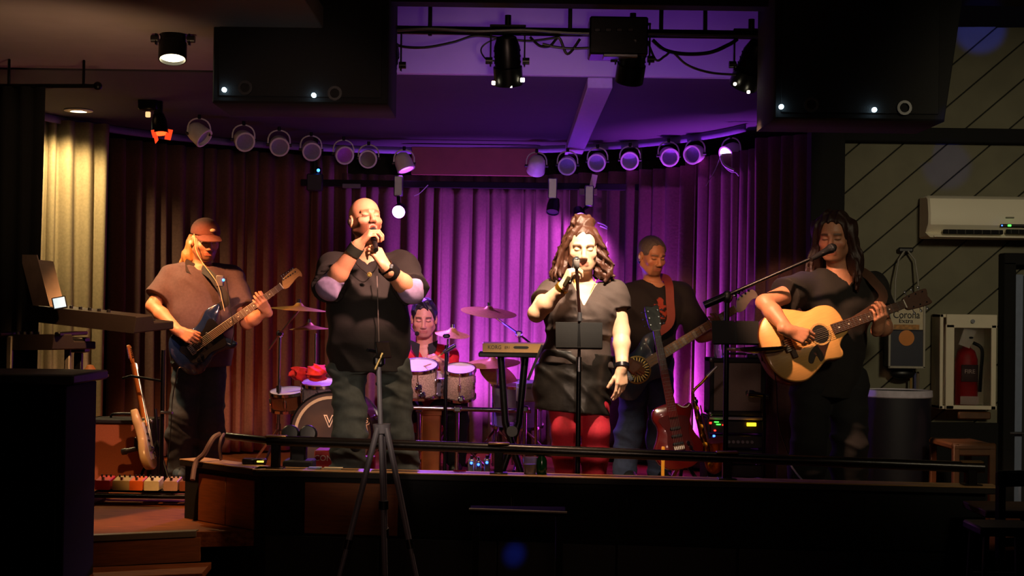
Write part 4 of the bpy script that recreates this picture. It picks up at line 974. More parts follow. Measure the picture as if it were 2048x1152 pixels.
one('guitar_strap', strap_tube([Mg @ V((.43, .13, -.02)), P(452, 600, 9.78), P(430, 560, 9.82), P(415, 545, 9.87), P(395, 535, 10.0), P(372, 545, 10.12), P(360, 600, 10.2), P(352, 680, 10.1), Mg @ V((.0, .0, -.03))], .05, .004), mat('dark strap', '#191515', .8), 'dark guitar strap over the polo shirt of the guitarist in the cap', 'strap')
loopc = one('cable', MB().tube(spl([Mg @ V((.06, -.14, -.02)), P(360, 735, 9.7), P(352, 760, 9.7), P(345, 800, 9.75), P(340, 880, 9.7), P(330, 960, 9.6)], 8), .0035, 6), BPLAS, 'black lead hanging from the dark blue guitar', 'cable')
# ------------------------------------------------------------------ the bald singer
s_ = Fig(pelvis=P(738, 716, 8.38), neck=P(736, 515, 8.4), shR=P(668, 540, 8.38), shL=P(806, 540, 8.40), elR=P(657, 576, 8.10), wrR=P(716, 491, 8.03), elL=P(824, 584, 8.15), wrL=P(771, 534, 8.0),
         hipR=P(698, 735, 8.36), hipL=P(786, 735, 8.36), knR=P(698, 868, 8.22), knL=P(797, 868, 8.32), anR=P(690, 1000, 8.30), anL=P(808, 1000, 8.38), head=P(731, 440, 8.33),
         F=(.42, -.84, .26), hs=1.06, g=1.15, ar=(.062, .05, .034), lr=(.078, .058, .046), prof=STOUT, mouth=1)
r = thing('person', 'bald singer in a long black shirt and wristbands holding a microphone in both hands', 'person', P(738, 1031, 8.36))
micM = P(746, 463, 8.13); mtail = P(752, 500, 7.95)
def h2(S):
    s_.hand(S, s_.wrR, (.62, -.1, .62), (.55, .3, -.55), 'R', [(.75, .9, .6), (.7, 1.0, .6), (.7, 1.0, .7), (.7, 1.0, .7)], th=(.6, .3, .7))
    s_.hand(S, s_.wrL, (-.50, -.1, .80), (-.65, .55, -.1), 'L', [(.7, 1.0, .6), (.7, 1.0, .7), (.75, 1.0, .7), (.8, 1.0, .7)], th=(.75, .2, .5))
s_.body(r, s_.paint('#d79a78', '#8a5a3c', '#b0604e', beard='full', beardc='#5a2c1a', stub=.85), hands=h2)
BLKSH = mat('black shirt cotton', '#130e0e', .85, 0, .25, 50, .04); LILAC = mat('lilac cuff lining', '#a591c2', .85, 0, .2, 60, .04)
trousers(s_, r, 'jeans', mat('faded dark jeans', '#4a5251', .9, 0, .4, 22, .05), .018, .024, fold=.016, seed=6, h=.0065); shoes(s_, r, mat('black shoe', '#121213', .5), DARK)
tee(s_, r, 'shirt', BLKSH, -.14, .026, .86, .02, .09, fold=.011, seed=8, vneck=.05)
for q in 'RL':
    el = V(getattr(s_, 'el' + q)); sh = V(getattr(s_, 'sh' + q)); wr = V(getattr(s_, 'wr' + q)); S = SDF(*s_.box([el], .13), .006)
    S.cone(el.lerp(sh, .16), el, .064, .062, .02); S.cone(el, el.lerp(wr, .2), .062, .053, .02); S.folds(.004, [(40, 20, 60, 1), (20, 50, 30, 4)]); S.build('cuff', LILAC, r)
band(s_.wrR.lerp(s_.elR, .10), s_.wrR.lerp(s_.elR, .4), .038, .05, mat('dark green wristband', '#20251c', .7), 'wristband', r, .005)
wb = band(s_.wrL.lerp(s_.elL, .14), s_.wrL.lerp(s_.elL, .5), .040, .075, mat('black leather wristband', '#0c0b0c', .45), 'wristband', r, .006)
MB().box(P(783, 533, 7.94), (.02, .012, .026), None, .004).build('buckle', STEEL, wb)
MB().tube(spl([P(700, 505, 8.24), P(715, 530, 8.2), P(738, 547, 8.18), P(757, 530, 8.2), P(770, 505, 8.24)], 6), .002, 5).build('necklace', BMET, r)
MB().lathe([(.012, 0), (.014, .004), (.006, .006), (0, .003)], dirM(P(739, 549, 8.165), (0, -1, 0)), 12).build('pendant', mat('gold green pendant', '#b9a860', .3, .8), r)
MB().tube(spl([P(754, 552, 8.17), P(756, 620, 8.14), P(758, 690, 8.15)], 6), .0028, 5).build('placket', mat('grey piping', '#6a6260', .7), r)
MB().ell(s_.H(-.09, .0, -.014), (.012, .014, .02), None, 10).build('earpiece', mat('dark earpiece', '#2a1c18', .5), r)
MB().tube([s_.H(-.055, .088, .0), s_.H(-.045, .094, -.006), s_.H(-.032, .098, -.009), s_.H(-.018, .099, -.006)], .0018, 5).build('eyelid', mat('closed lid', '#6b3a2a', .6), r)
def mic(label, head, tail, m=BPLAS, k=1.0):
    d = (V(tail) - V(head)); L = d.length / k; M = dirM(head, d) @ Matrix.Scale(k, 4); t = thing('microphone', label, 'microphone', Matrix.Translation(V(head)))
    MB().lathe([(0, -.026), (.014, -.022), (.024, -.008), (.0255, .008), (.021, .03)], M, 18).build('grille', mat('mic grille', '#3a3a3f', .5, .7, .5, 500, .12), t)
    MB().lathe([(.026, .004), (.027, .008), (.026, .012)], M, 18).build('ring', STEEL, t)
    MB().lathe([(.021, .028), (.0185, .05), (.013, L), (0, L)], M, 16).build('handle', m, t); return t
mic('black microphone held by the bald singer in both hands', micM, mtail)
# ------------------------------------------------------------------ the woman
WOM = dict(w=[(-.45, .195), (-.2, .2), (0, .195), (.2, .17), (.45, .15), (.62, .158), (.78, .16), (.9, .14), (1.0, .065)], d=[(-.45, .13), (0, .14), (.2, .14), (.42, .125), (.62, .135), (.78, .12), (.9, .085), (1, .055)], c=[(-.45, .0), (0, .01), (.25, .03), (.45, .025), (.65, .035), (.8, .03), (1, 0)])
wo = Fig(pelvis=P(1150, 742, 8.15), neck=P(1166, 569, 8.17), shR=P(1101, 585, 8.14), shL=P(1229, 585, 8.16), elR=P(1073, 627, 7.95), wrR=P(1126, 574, 7.87), elL=P(1243, 664, 8.12), wrL=P(1244, 736, 8.02),
         hipR=P(1124, 748, 8.14), hipL=P(1180, 748, 8.14), knR=P(1131, 860, 8.06), knL=P(1192, 862, 8.1), anR=P(1136, 1012, 8.14), anL=P(1186, 1014, 8.18), head=P(1165, 495, 8.12),
         F=(.03, -.98, -.16), hs=1.06, g=.92, ar=(.056, .045, .029), lr=(.096, .066, .042), prof=WOM, jaw=1.06)
r = thing('person', 'woman in a taupe blouse, black leather skirt and red tights singing at a microphone stand', 'person', P(1160, 1047, 8.15))
def h3(S):
    for sg in (-1, 1): S.ell(V(wo.pelvis) + wo.up * .66 * wo.TL + wo.sd * .075 * sg + wo.fr * .105, (.066, .056, .063), [wo.sd, wo.fr, wo.up], .04)
    wo.hand(S, wo.wrR, (.42, -.15, .85), (.75, .3, -.25), 'R', [(.8, 1.0, .7)] * 4, th=(.7, .2, .6), sc=.94)
    wo.hand(S, wo.wrL, (-.06, -.15, -1), (-.55, .75, -.1), 'L', [(.2, .35, .25), (.25, .4, .3), (.3, .45, .3), (.35, .5, .3)], th=(.8, .45, .2), sc=.94)
wo.body(r, wo.paint('#e6b594', '#4a2c18', '#b54f48'), hands=h3)
BLOUSE = mat('taupe blouse', '#40322d', .85, 0, .15, 60, .03); LEATH = mat('black leather', '#1e1a17', .38, 0, .3, 26, .08); TIGHT = mat('crimson tights', '#b3142c', .75, 0, .2, 70, .03)
# blouse
S = SDF(*wo.box([wo.neck, wo.shR, wo.shL, wo.pelvis, V(wo.pelvis) + wo.sd * .24, V(wo.pelvis) - wo.sd * .24, V(wo.pelvis) + wo.fr * .22], .13), .006)
for q, sg in (('R', -1), ('L', 1)):
    b = V(getattr(wo, 'sh' + q)); e = V(getattr(wo, 'el' + q)); S.cone(b, b.lerp(e, .52), .068, .078, .03)
    n = (e - b).normalized(); p = np.array(b.lerp(e, .45)); g_ = S.reg(p - .15, p + .15, 0); sl, X = g_
    v = sum((X[i] - p[i]) * n[i] for i in range(3)); rad = np.sqrt(sum((X[i] - p[i]) ** 2 for i in range(3))); S.d[sl] = np.where((rad < .125) & (v > 0), np.maximum(S.d[sl], v), S.d[sl])
wo.torso(S, .014, .04, .985); wo.shoulders(S, .01)
for sg in (-1, 1): S.ell(V(wo.pelvis) + wo.up * .66 * wo.TL + wo.sd * .075 * sg + wo.fr * .105, (.078, .068, .075), [wo.sd, wo.fr, wo.up], .04)
S.loft(wo.pelvis, [wo.sd, wo.fr, wo.up], [.44 * wo.TL, .5 * wo.TL, .54 * wo.TL, .6 * wo.TL], [.175, .158, .16, .18], [.16, .142, .143, .16], [.026] * 4, .02)
S.folds(.006, [(34, 8, 12, 1), (-26, 12, 16, 3), (10, 5, 44, 5)])
S.plane(V(wo.pelvis) + wo.up * .03, -wo.up)
nk = V(wo.neck) + wo.fr * .01; S.cone(nk - wo.up * .0, nk + wo.up * .15, .074, .1, .01, -1); vcut(S, wo, .125, .52)
S.build('blouse', BLOUSE, r)
mb = MB(); ts = []; A = (wo.sd, wo.fr, wo.up)
mb.lathe([(.158, -.02), (.163, -.02), (.163, .02), (.158, .02)], Matrix(((A[0].x, A[1].x, A[2].x, 0), (A[0].y, A[1].y, A[2].y, 0), (A[0].z, A[1].z, A[2].z, 0), (0, 0, 0, 1))).__rmatmul__(Matrix.Translation(V(wo.pelvis) + wo.up * .51 * wo.TL + wo.fr * .026)), 32, 1.02, .93)
mb.build('belt', mat('dark belt', '#16110f', .5), r)
S = SDF(*wo.box([V(wo.pelvis) + wo.sd * .25, V(wo.pelvis) - wo.sd * .25, V(wo.pelvis) + wo.fr * .2 - wo.up * .26, V(wo.pelvis) - wo.fr * .2 + wo.up * .12], .04), .006)
tt = [-.52, -.4, -.2, 0, .14, .24]; S.loft(wo.pelvis, A, [t * wo.TL for t in tt], [.2, .207, .212, .208, .195, .185], [.15, .155, .158, .158, .158, .155], [.01, .01, .01, .012, .02, .026], .02)
S.folds(.007, [(9, 6, 42, 2), (26, 5, 24, 4), (-22, 5, 30, 1)]); S.plane(V(wo.pelvis) - wo.up * .475 * wo.TL, -wo.up); S.plane(V(wo.pelvis) + wo.up * .215 * wo.TL, wo.up)
sk = S.build('skirt', LEATH, r)
S = SDF(*wo.box([wo.hipR, wo.hipL, wo.knR, wo.knL, wo.anR, wo.anL], .16), .006)
for q in 'RL':
    wo.leg(S, q, .009); an = V(getattr(wo, 'an' + q)); S.cone(an, an + wo.fr * .1 - V((0, 0, .05)), .038, .03, .02)
S.build('tights', TIGHT, r); shoes(wo, r, mat('black shoe', '#121213', .5), DARK)
band(wo.wrL.lerp(wo.elL, .05), wo.wrL.lerp(wo.elL, .4), .0335, .022, mat('dark bracelet', '#17131a', .3, .3), 'bracelet', r, .006)
br = band(wo.wrR.lerp(wo.elR, .05), wo.wrR.lerp(wo.elR, .4), .0335, .02, mat('gold bracelet', '#c9962f', .3, .9), 'bracelet', r, .004)
MB().box((0, 0, 0), (.02, .016, .06), dirM(P(1133, 563, 7.82), (.45, 0, .9)), .004).build('charm', mat('black gold charm', '#3a3018', .4, .5, .5, 200), br)
MB().tube(spl([wo.neck + wo.sd * -.062 + wo.fr * .06 + wo.up * .03, wo.neck + wo.sd * -.03 + wo.fr * .105 - wo.up * .05, wo.neck + wo.fr * .125 - wo.up * .1, wo.neck + wo.sd * .03 + wo.fr * .105 - wo.up * .05, wo.neck + wo.sd * .062 + wo.fr * .06 + wo.up * .03], 6), .0015, 5).build('necklace', GOLD, r)
MB().ell(wo.neck + wo.fr * .128 - wo.up * .108, (.006, .004, .012), None, 8).build('pendant', STEEL, r)
HAIRW = mat('brown wavy hair', '#4a2718', .5, 0, .45, 60, .08, stretch=(5, 5, 1))
S = SDF(*wo.box([wo.head], .27), .005); haircap(S, wo, .005, .066, side=-.03)
for q in (-1, 1):
    S.ell(wo.H(q * .082, -.025, -.05), (.026, .05, .075), wo.hA, .02); S.ell(wo.H(q * .104, .0, -.115), (.036, .045, .05), wo.hA, .02)

rr = random.Random(12); st = []
for q in (-1, 1):
    for i in range(30):
        y = rr.uniform(-.09, .035); x = .076 - .12 * max(0, -y - .05); o = rr.uniform(0, .035); wv = rr.uniform(-.016, .016); l = rr.uniform(-.19, -.14)
        st.append([(q * x * .72, y * .9, .088), (q * (x + .010), y, .03), (q * (x + .018 + o * .4 - wv), y - .004, -.03), (q * (x + .03 + o + wv), y + .01, -.085), (q * (x + .028 + o * 1.3 - wv), y + .018 + (.02 if i % 3 == 0 else 0), -.13), (q * (x + .038 + o * 1.4 + wv), y + .022, l)])
for i in range(16):
    a = math.pi * 2 * i / 16; st.append([(.052 * math.cos(a), -.03 + .05 * math.sin(a), .112), (.052 * math.cos(a + .6), -.03 + .05 * math.sin(a + .6), .132), (.034 * math.cos(a + 1.3), -.03 + .034 * math.sin(a + 1.3), .153), (.014 * math.cos(a + 2), -.03, .148)])
for i in range(10):
    x = rr.uniform(-.07, .07); st.append([(x * .5, -.09, .08), (x * .8, -.115, .0), (x, -.115, -.08), (x * 1.2, -.10, -.17)])
locks(S, wo, st, .0125, .006, 5, .003, 2)
S.ell(wo.H(0, -.03, .122), (.048, .05, .034), wo.hA, .01); S.folds(.005, [(90, 60, 120, 1), (-120, 80, 70, 2), (60, -110, 100, 4)])
S.build('hair', HAIRW, r)
wmic = P(1153, 520, 7.93)
mic('slim black microphone in the raised hand of the woman', wmic, P(1139, 566, 7.83), k=.78)
# ------------------------------------------------------------------ the bass player
Mb = gframe(P(1222, 772, 9.93), P(1515, 590, 10.1), (.1, -1, .1)); Lb = (P(1515, 590, 10.1) - P(1222, 772, 9.93)).length
np_ = P(1437, 640, 10.055); na = Mb.to_3x3() @ V((1, 0, 0))
b = Fig(pelvis=P(1292, 722, 10.22), neck=P(1308, 567, 10.22), shR=P(1259, 588, 10.18), shL=P(1364, 588, 10.3), elR=P(1233, 665, 10.15), wrR=P(1252, 722, 9.94), elL=P(1402, 672, 10.16), wrL=fret_wrist(np_, na),
        hipR=P(1270, 732, 10.2), hipL=P(1318, 732, 10.24), knR=P(1262, 848, 10.13), knL=P(1322, 848, 10.18), anR=P(1250, 944, 10.2), anL=P(1318, 944, 10.25), head=P(1304, 511, 10.17),
        F=(.42, -.85, -.27), hs=1.06, ar=(.054, .044, .03), lr=(.088, .062, .044), prof=MALE)
r = thing('person', 'grey haired bass player in a black printed tee shirt and jeans', 'person', P(1290, 965, 10.22))
def h4(S):
    b.hand(S, b.wrR, (.6, -.1, -.45), (.1, .95, -.2), 'R', [(.5, .8, .5)] * 4, th=(.8, .4, .2)); fret_hand(b, S, np_, na, 'L', b.wrL)
b.body(r, b.paint('#c08a66', '#4b3a30', '#94564a', beard='goatee', beardc='#5b4433', stub=.55), hands=h4)
trousers(b, r, 'jeans', mat('blue jeans', '#39445e', .9, 0, .3, 40, .04), .014, .022, seed=9); shoes(b, r, mat('black shoe', '#121213', .5), DARK)
def printc(vs):
    c = np.tile(np.array(lin('#151316')), (len(vs), 1)); q = vs - np.array(b.neck); x = q @ np.array(b.sd); z = q @ np.array(b.up); y = q @ np.array(b.fr)
    rd = np.array(lin('#a4412c')); n = np.sin(x * 90 + np.sin(z * 60) * 2) * np.cos(z * 75)
    m = (y > .05) & (((np.hypot(x / .022, (z + .115) / .02) < 1)) | ((np.abs(x) < .06 - .35 * np.abs(z + .19)) & (np.abs(z + .18) < .055) & (n > -.2)) | ((np.abs(x) < .006) & (z < -.11) & (z > -.18)))
    c[m] = rd; return c
tee(b, r, 'tee_shirt', CLOTHC, -.16, .018, .9, .022, .078, fold=.007, seed=10, col=printc)
S = SDF(*b.box([b.head], .19), .005); haircap(S, b, .006, .078); S.folds(.0022, [(150, 90, 120, 1), (-110, 130, 90, 2)])
S.build('hair', mat('short grey hair', '#6a625c', .7, 0, .35, 120, .06), r)
MB().ell(b.H(-.09, .0, -.014), (.010, .012, .016), None, 10).build('earpiece', mat('pale earpiece', '#cfc0b8', .5), r)
bt, _ = guitar('bass_guitar', 'blue grey bass guitar with pale headstock and round striped plate', Mb, Lb, STRAT, GREYB, mat('pale maple', '#d8b27a', .35, 0, .15, 20, .02, coat=.4), mat('bass fretboard', '#d39c60', .4, 0, .2, 20), 1.05, nw=.062, headkind='four', inlay='block', nstr=4, headm=mat('cream headstock', '#e2cfa8', .35))
Md = Mb @ Matrix.Translation((.205, .0, .002))
MB().lathe([(0, .004), (.088, .004), (.094, 0)], Md, 36).build('plate_base', mat('dark plate', '#241d16', .5), bt)
for k in range(24):
    MB().box((.060, 0, .007), (.046, .010, .005), Md @ Matrix.Rotation(2 * math.pi * k / 24, 4, 'Z'), .001).build('plate_ray', mat('gold ray', '#d8b064', .35, .6), bt)
MB().lathe([(.084, .003), (.084, .010), (.094, .008), (.096, 0)], Md, 36).build('plate_rim', mat('gold ray', '#d8b064'), bt); MB().lathe([(0, .018), (.018, .016), (.026, .008), (.026, .003)], Md, 24).build('plate_hub', mat('dark hub', '#3a362c', .4, .6), bt)
one('guitar_strap', strap_tube([Mb @ V((.44, .135, -.02)), P(1340, 645, 10.05), P(1340, 600, 10.07), P(1338, 570, 10.1), P(1330, 556, 10.2), P(1310, 562, 10.33), P(1275, 620, 10.38), P(1250, 700, 10.3), Mb @ V((0, 0, -.03))], .055, .004), mat('red brown strap', '#7a2f22', .7), 'red brown strap over the bass player’s shoulder', 'strap')
# ------------------------------------------------------------------ the long-haired guitarist
Ma = gframe(P(1530, 708, 7.80), P(1856, 592, 8.08), (-.28, -1, .10)); La = (P(1856, 592, 8.08) - P(1530, 708, 7.80)).length
np_ = P(1752, 630, 7.985); na = Ma.to_3x3() @ V((1, 0, 0))
ag = Fig(pelvis=P(1660, 752, 8.2), neck=P(1680, 548, 8.2), shR=P(1608, 575, 8.12), shL=P(1742, 573, 8.28), elR=P(1529, 606, 7.93), wrR=P(1577, 662, 7.77), elL=P(1768, 655, 8.16), wrL=P(1755, 655, 8.03),
         hipR=P(1625, 762, 8.17), hipL=P(1694, 762, 8.22), knR=P(1616, 892, 8.1), knL=P(1700, 892, 8.15), anR=P(1612, 1024, 8.18), anL=P(1702, 1026, 8.24), head=P(1668, 473, 8.15),
         F=(-.36, -.9, -.18), hs=1.07, ar=(.056, .046, .031), lr=(.095, .066, .046), prof=dict(MALE), g=1.05)
r = thing('person', 'long haired guitarist in a black tee shirt singing and playing an acoustic guitar', 'person', P(1660, 1058, 8.2))
def h5(S):
    ag.hand(S, ag.wrR, (.85, -.05, -.28), (0.15, .95, -.25), 'R', [(.5, .7, .4), (.6, .8, .5), (.7, .8, .5), (.8, .8, .5)], th=(.85, .3, .25)); fret_hand(ag, S, np_, na, 'L', ag.wrL)
ag.body(r, ag.paint('#bf8566', '#3a2418', '#96503f', stub=.3, beardc='#4a2c1c'), hands=h5)
trousers(ag, r, 'trousers', mat('black trousers', '#0f0e10', .9, 0, .25, 40, .03), .016, .025, seed=13); shoes(ag, r, mat('black shoe', '#121213', .5), DARK)
tee(ag, r, 'tee_shirt', mat('black tee cotton', '#17130f', .9, 0, .25, 50, .04), -.2, .02, .62, .03, .085, vneck=.07, fold=.008, seed=14, sleeveR=.5)
HAIRA = mat('dark brown long hair', '#2e170e', .5, 0, .45, 60, .08, stretch=(5, 5, 1)); S = SDF(*ag.box([ag.head, ag.neck], .26), .005); haircap(S, ag, .010, .072, side=-.03)
for q in (-1, 1):
    S.ell(ag.H(q * .084, -.025, -.05), (.026, .055, .085), ag.hA, .02); S.ell(ag.H(q * .104, -.01, -.13), (.042, .055, .085), ag.hA, .02); S.ell(ag.H(q * .09, -.03, .03), (.03, .06, .06), ag.hA, .02)

rr = random.Random(21); st = []
for q in (-1, 1):
    for i in range(34):
        y = rr.uniform(-.095, .03); x = .078 - .12 * max(0, -y - .05); o = rr.uniform(0, .022); wv = rr.uniform(-.007, .007); l = rr.uniform(-.27, -.18); fwd = .05 if rr.random() < .35 else .0
        st.append([(q * .03, y * .5, .118), (q * x * .86, y * .95, .075), (q * (x + .012), y, .01), (q * (x + .016 + o * .4 - wv), y - .006, -.06), (q * (x + .022 + o + wv), y + .004 + fwd * .4, -.13), (q * (x + .018 + o * 1.6), y + .015 + fwd, l)])
for i in range(14):
    x = rr.uniform(-.075, .075); st.append([(x * .5, -.09, .08), (x * .8, -.118, .0), (x, -.12, -.09), (x * 1.2, -.115, -.2)])
locks(S, ag, st, .0125, .005, 5, .003, 4); S.folds(.004, [(110, 80, 30, 1), (-130, 90, 24, 2)]); S.build('hair', HAIRA, r)
SPRUCE = mat('spruce top', '#dca862', .32, 0, .16, 14, .01, stretch=(1, 16, 16), coat=.5)
at, _ = guitar('acoustic_guitar', 'natural acoustic guitar with cutaway and dark pickguard played by the long haired man', Ma, La, ACOU, SPRUCE, mat('mahogany neck', '#5a3018', .45), ROSE, .99, th=.095, nw=.052, bodyend=.5, headm=ROSE, headkind='three', sides=mat('mahogany side', '#5e2f17', .35, coat=.4), frets=20)
sx = .335; MB().lathe([(0, .002), (.049, .002), (.049, .0)], Ma @ Matrix.Translation((sx, 0, 0)), 32).build('sound_hole', mat('dark cavity', '#0c0705', .9), at)
MB().lathe([(.049, .0015), (.05, .004), (.060, .004), (.061, .001)], Ma @ Matrix.Translation((sx, 0, 0)), 36).build('rosette', mat('rosette ring', '#c9a060', .4, 0, .5, 200), at)
pgo = [(.335, -.05), (.30, -.045), (.275, -.05), (.235, -.075), (.21, -.115), (.23, -.13), (.265, -.10), (.275, -.135), (.30, -.125), (.33, -.09), (.37, -.045)]
MB().prism([(p.x, p.y) for p in spl([(a_, b_, 0) for a_, b_ in pgo], 4, True)], .0005, .003, Ma, .001).build('pickguard', mat('dark tortoise', '#2b160e', .3), at)
MB().box((.15, 0, .006), (.035, .15, .01), Ma, .004).build('bridge_plate', ROSE, at)
one('guitar_strap', strap_tube([Ma @ V((.52, .0, -.05)), P(1765, 600, 8.07), P(1745, 560, 8.14), P(1722, 542, 8.2), P(1705, 538, 8.3), P(1680, 570, 8.42), P(1630, 660, 8.4), P(1570, 715, 8.15), Ma @ V((0, 0, -.05))], .05, .004), mat('brown strap', '#4a2c1a', .8), 'brown guitar strap over the long haired guitarist’s shoulder', 'strap')
one('cable', MB().tube(spl([Ma @ V((.0, -.03, -.05)), P(1546, 740, 7.8), P(1552, 765, 7.82), P(1558, 850, 7.95), P(1580, 920, 8.0), P(1600, 1000, 8.05)], 8), .0035, 6), BPLAS, 'black lead hanging from the acoustic guitar', 'cable')
# ------------------------------------------------------------------ the drummer
dm_ = Fig(pelvis=P(852, 818, 11.12), neck=P(850, 693, 11.05), shR=P(806, 712, 11.02), shL=P(896, 712, 11.02), elR=P(798, 775, 10.88), wrR=P(826, 738, 10.68), elL=P(906, 776, 10.9), wrL=P(886, 726, 10.72),
          hipR=P(830, 824, 11.1), hipL=P(876, 824, 11.1), knR=P(800, 806, 10.66), knL=P(912, 806, 10.66), anR=P(805, 916, 10.62), anL=P(912, 916, 10.64), head=P(848, 636, 10.98),
          F=(.03, -.95, -.22), hs=1.1, ar=(.052, .043, .03), lr=(.085, .06, .042), prof=MALE)
r = thing('person', 'drummer in a red shirt with dark hair and a headset microphone behind the drum kit', 'person', P(850, 936, 11.05))
def h6(S):
    dm_.hand(S, dm_.wrL, (-.45, -.6, .35), (-.5, .2, -.7), 'L', [(.8, .9, .6)] * 4, th=(.8, .3, .4)); dm_.hand(S, dm_.wrR, (.4, -.7, .1), (.3, -.1, -.9), 'R', [(.8, .9, .6)] * 4, th=(.8, .3, .4))
dm_.body(r, dm_.paint('#d09a80', '#1c1416', '#9a5248', stub=.2, beardc='#3a2a28'), hands=h6)
trousers(dm_, r, 'trousers', mat('black trousers', '#0f0e10'), .014, .02, seed=15); shoes(dm_, r, mat('black shoe', '#121213', .5), DARK)
tee(dm_, r, 'shirt', mat('red shirt', '#c4101e', .75, 0, .2, 50, .03), -.1, .016, .7, .026, .08, vneck=.09, fold=.006, seed=16)
for q in (-1, 1):
    c = dm_.neck + dm_.sd * q * .075; MB().prism([(0, 0), (.07 * q, .03), (.06 * q, -.04), (.01 * q, -.11)], -.006, .006, Matrix(((1, 0, 0, dm_.neck.x + q * .03), (0, 0, -1, dm_.neck.y - .125), (0, 1, 0, dm_.neck.z + .02), (0, 0, 0, 1))), .002).build('collar', mat('black collar', '#120f14', .8), r)
S = SDF(*dm_.box([dm_.head], .2), .005); haircap(S, dm_, .009, .07); S.ell(dm_.H(0, .02, .118), (.055, .055, .026), dm_.hA, .02); S.folds(.004, [(130, 60, 80, 1), (-90, 110, 70, 2)])
S.build('hair', mat('dark blue black hair', '#1c1a26', .5, 0, .4, 90, .06), r)
hm = MB().tube(spl([dm_.H(-.088, 0, -.02), dm_.H(-.085, .05, -.055), dm_.H(-.05, .1, -.078)], 6), .003, 6).build('headset_boom', BMET, r)
MB().ell(dm_.H(-.042, .112, -.08), .017, None, 12).build('foam', mat('black foam', '#08080a', .95), hm)
one('drumstick', MB().cyl(dm_.wrL + V((-.09, -.06, .0)), P(907, 690, 10.75), .008, .005, 8), mat('hickory stick', '#c9a26a', .5), 'pale drumstick in the drummer’s hand', 'drumstick')
one('drumstick', MB().cyl(dm_.wrR + V((.02, -.12, .0)), P(862, 728, 10.35), .008, .005, 8), mat('hickory stick', '#c9a26a', .5), 'drumstick over the glittery tom beside the bald singer', 'drumstick')
# ------------------------------------------------------------------ drum kit
SPARK = mat('silver sparkle', '#e0cda8', .35, .25, .7, 150, .05); PURSH = mat('smoky shell', '#6f6a78', .3, .3, .3, 40, 0, coat=.5); HEADW = mat('drum head', '#cfc8c8', .5, 0, .08, 20, 0)
def drum(label, c, axis, r, dep, shell, headm, lugs=8, legs=0, name='drum', cat='drum', group=None):
    """c = centre of the front / top head, axis = outward direction of that head"""
    M = dirM(c, axis); t = thing(name, label, cat, Matrix.Translation(V(c)), group)
    MB().lathe([(r, -.01), (r, -dep + .01), (r - .008, -dep + .01), (r - .008, -.01), (r, -.01)], M, 40).build('shell', shell, t)
    for z in (0, -dep): MB().lathe([(r - .002, z - .012), (r + .010, z - .012), (r + .010, z + .008), (r - .002, z + .008), (r - .002, z - .012)], M, 40).build('hoop', CHROME, t)
    MB().lathe([(0, 0), (r - .002, 0), (r, -.006)], M, 40).build('head', headm, t); MB().lathe([(r, -dep + .004), (r - .002, -dep - .002), (0, -dep - .002)], M, 40).build('bottom_head', headm, t)
    for k in range(lugs):
        a = 2 * math.pi * (k + .5) / lugs; R_ = M @ Matrix.Rotation(a, 4, 'Z')
        mb = MB(); mb.cyl(R_ @ V((r + .012, 0, .006)), R_ @ V((r + .012, 0, -dep - .006)), .0035, n=6); mb.box((r + .009, 0, -dep / 2), (.018, .02, min(.06, dep * .5)), R_, .005); mb.build('lug', CHROME, t)
    return t, M
# bass drum
bc = P(662, 866, 10.28); bc.z = .295; bd, MBD = drum('dark bass drum with outlined letters behind the bald singer’s legs', bc, (-.08, -1, .02), .28, .42, mat('dark wood shell', '#3a2320', .35, 0, .3, 20, 0, coat=.4), mat('smoky drum head', '#4a403d', .4, 0, .2, 8, 0), 8, name='bass_drum')
MB().lathe([(.235, .002), (.235, .004), (.256, .004), (.256, .002)], MBD, 48).build('white_ring', mat('cream ring', '#cfc0a0', .5), bd)
Mtx = MBD @ Matrix.Rotation(0, 4, 'Z'); z_ = MBD.to_3x3() @ V((0, 0, 1)); x_ = V((1, 0, 0)) - z_ * z_.x; x_.normalize(); y_ = z_.cross(x_)
def on_head(dx, dy): c = V(bc) + x_ * dx + y_ * dy + z_ * .006; return Matrix(((x_.x, y_.x, z_.x, c.x), (x_.y, y_.y, z_.y, c.y), (x_.z, y_.z, z_.z, c.z), (0, 0, 0, 1)))
for ch, dx in (('V', -.012), ('P', .240)):
    for of_, m_, d_ in ((.0062, mat('letter outline', '#efe4d0', .5), -.001), (-.001, mat('letter fill', '#1a1312', .6), .001)):
        text('letter', ch, .105, on_head(dx, .08 if ch == 'V' else .066) @ Matrix.Translation((0, 0, d_)), m_, bd, .0008, 1.0, of_)
for q in (-1, 1): MB().cyl(V(bc) + V((q * .2, .1, -.18)), V((bc.x + q * .33, bc.y - .02, .01)), .01, n=8).build('spur', CHROME, bd)
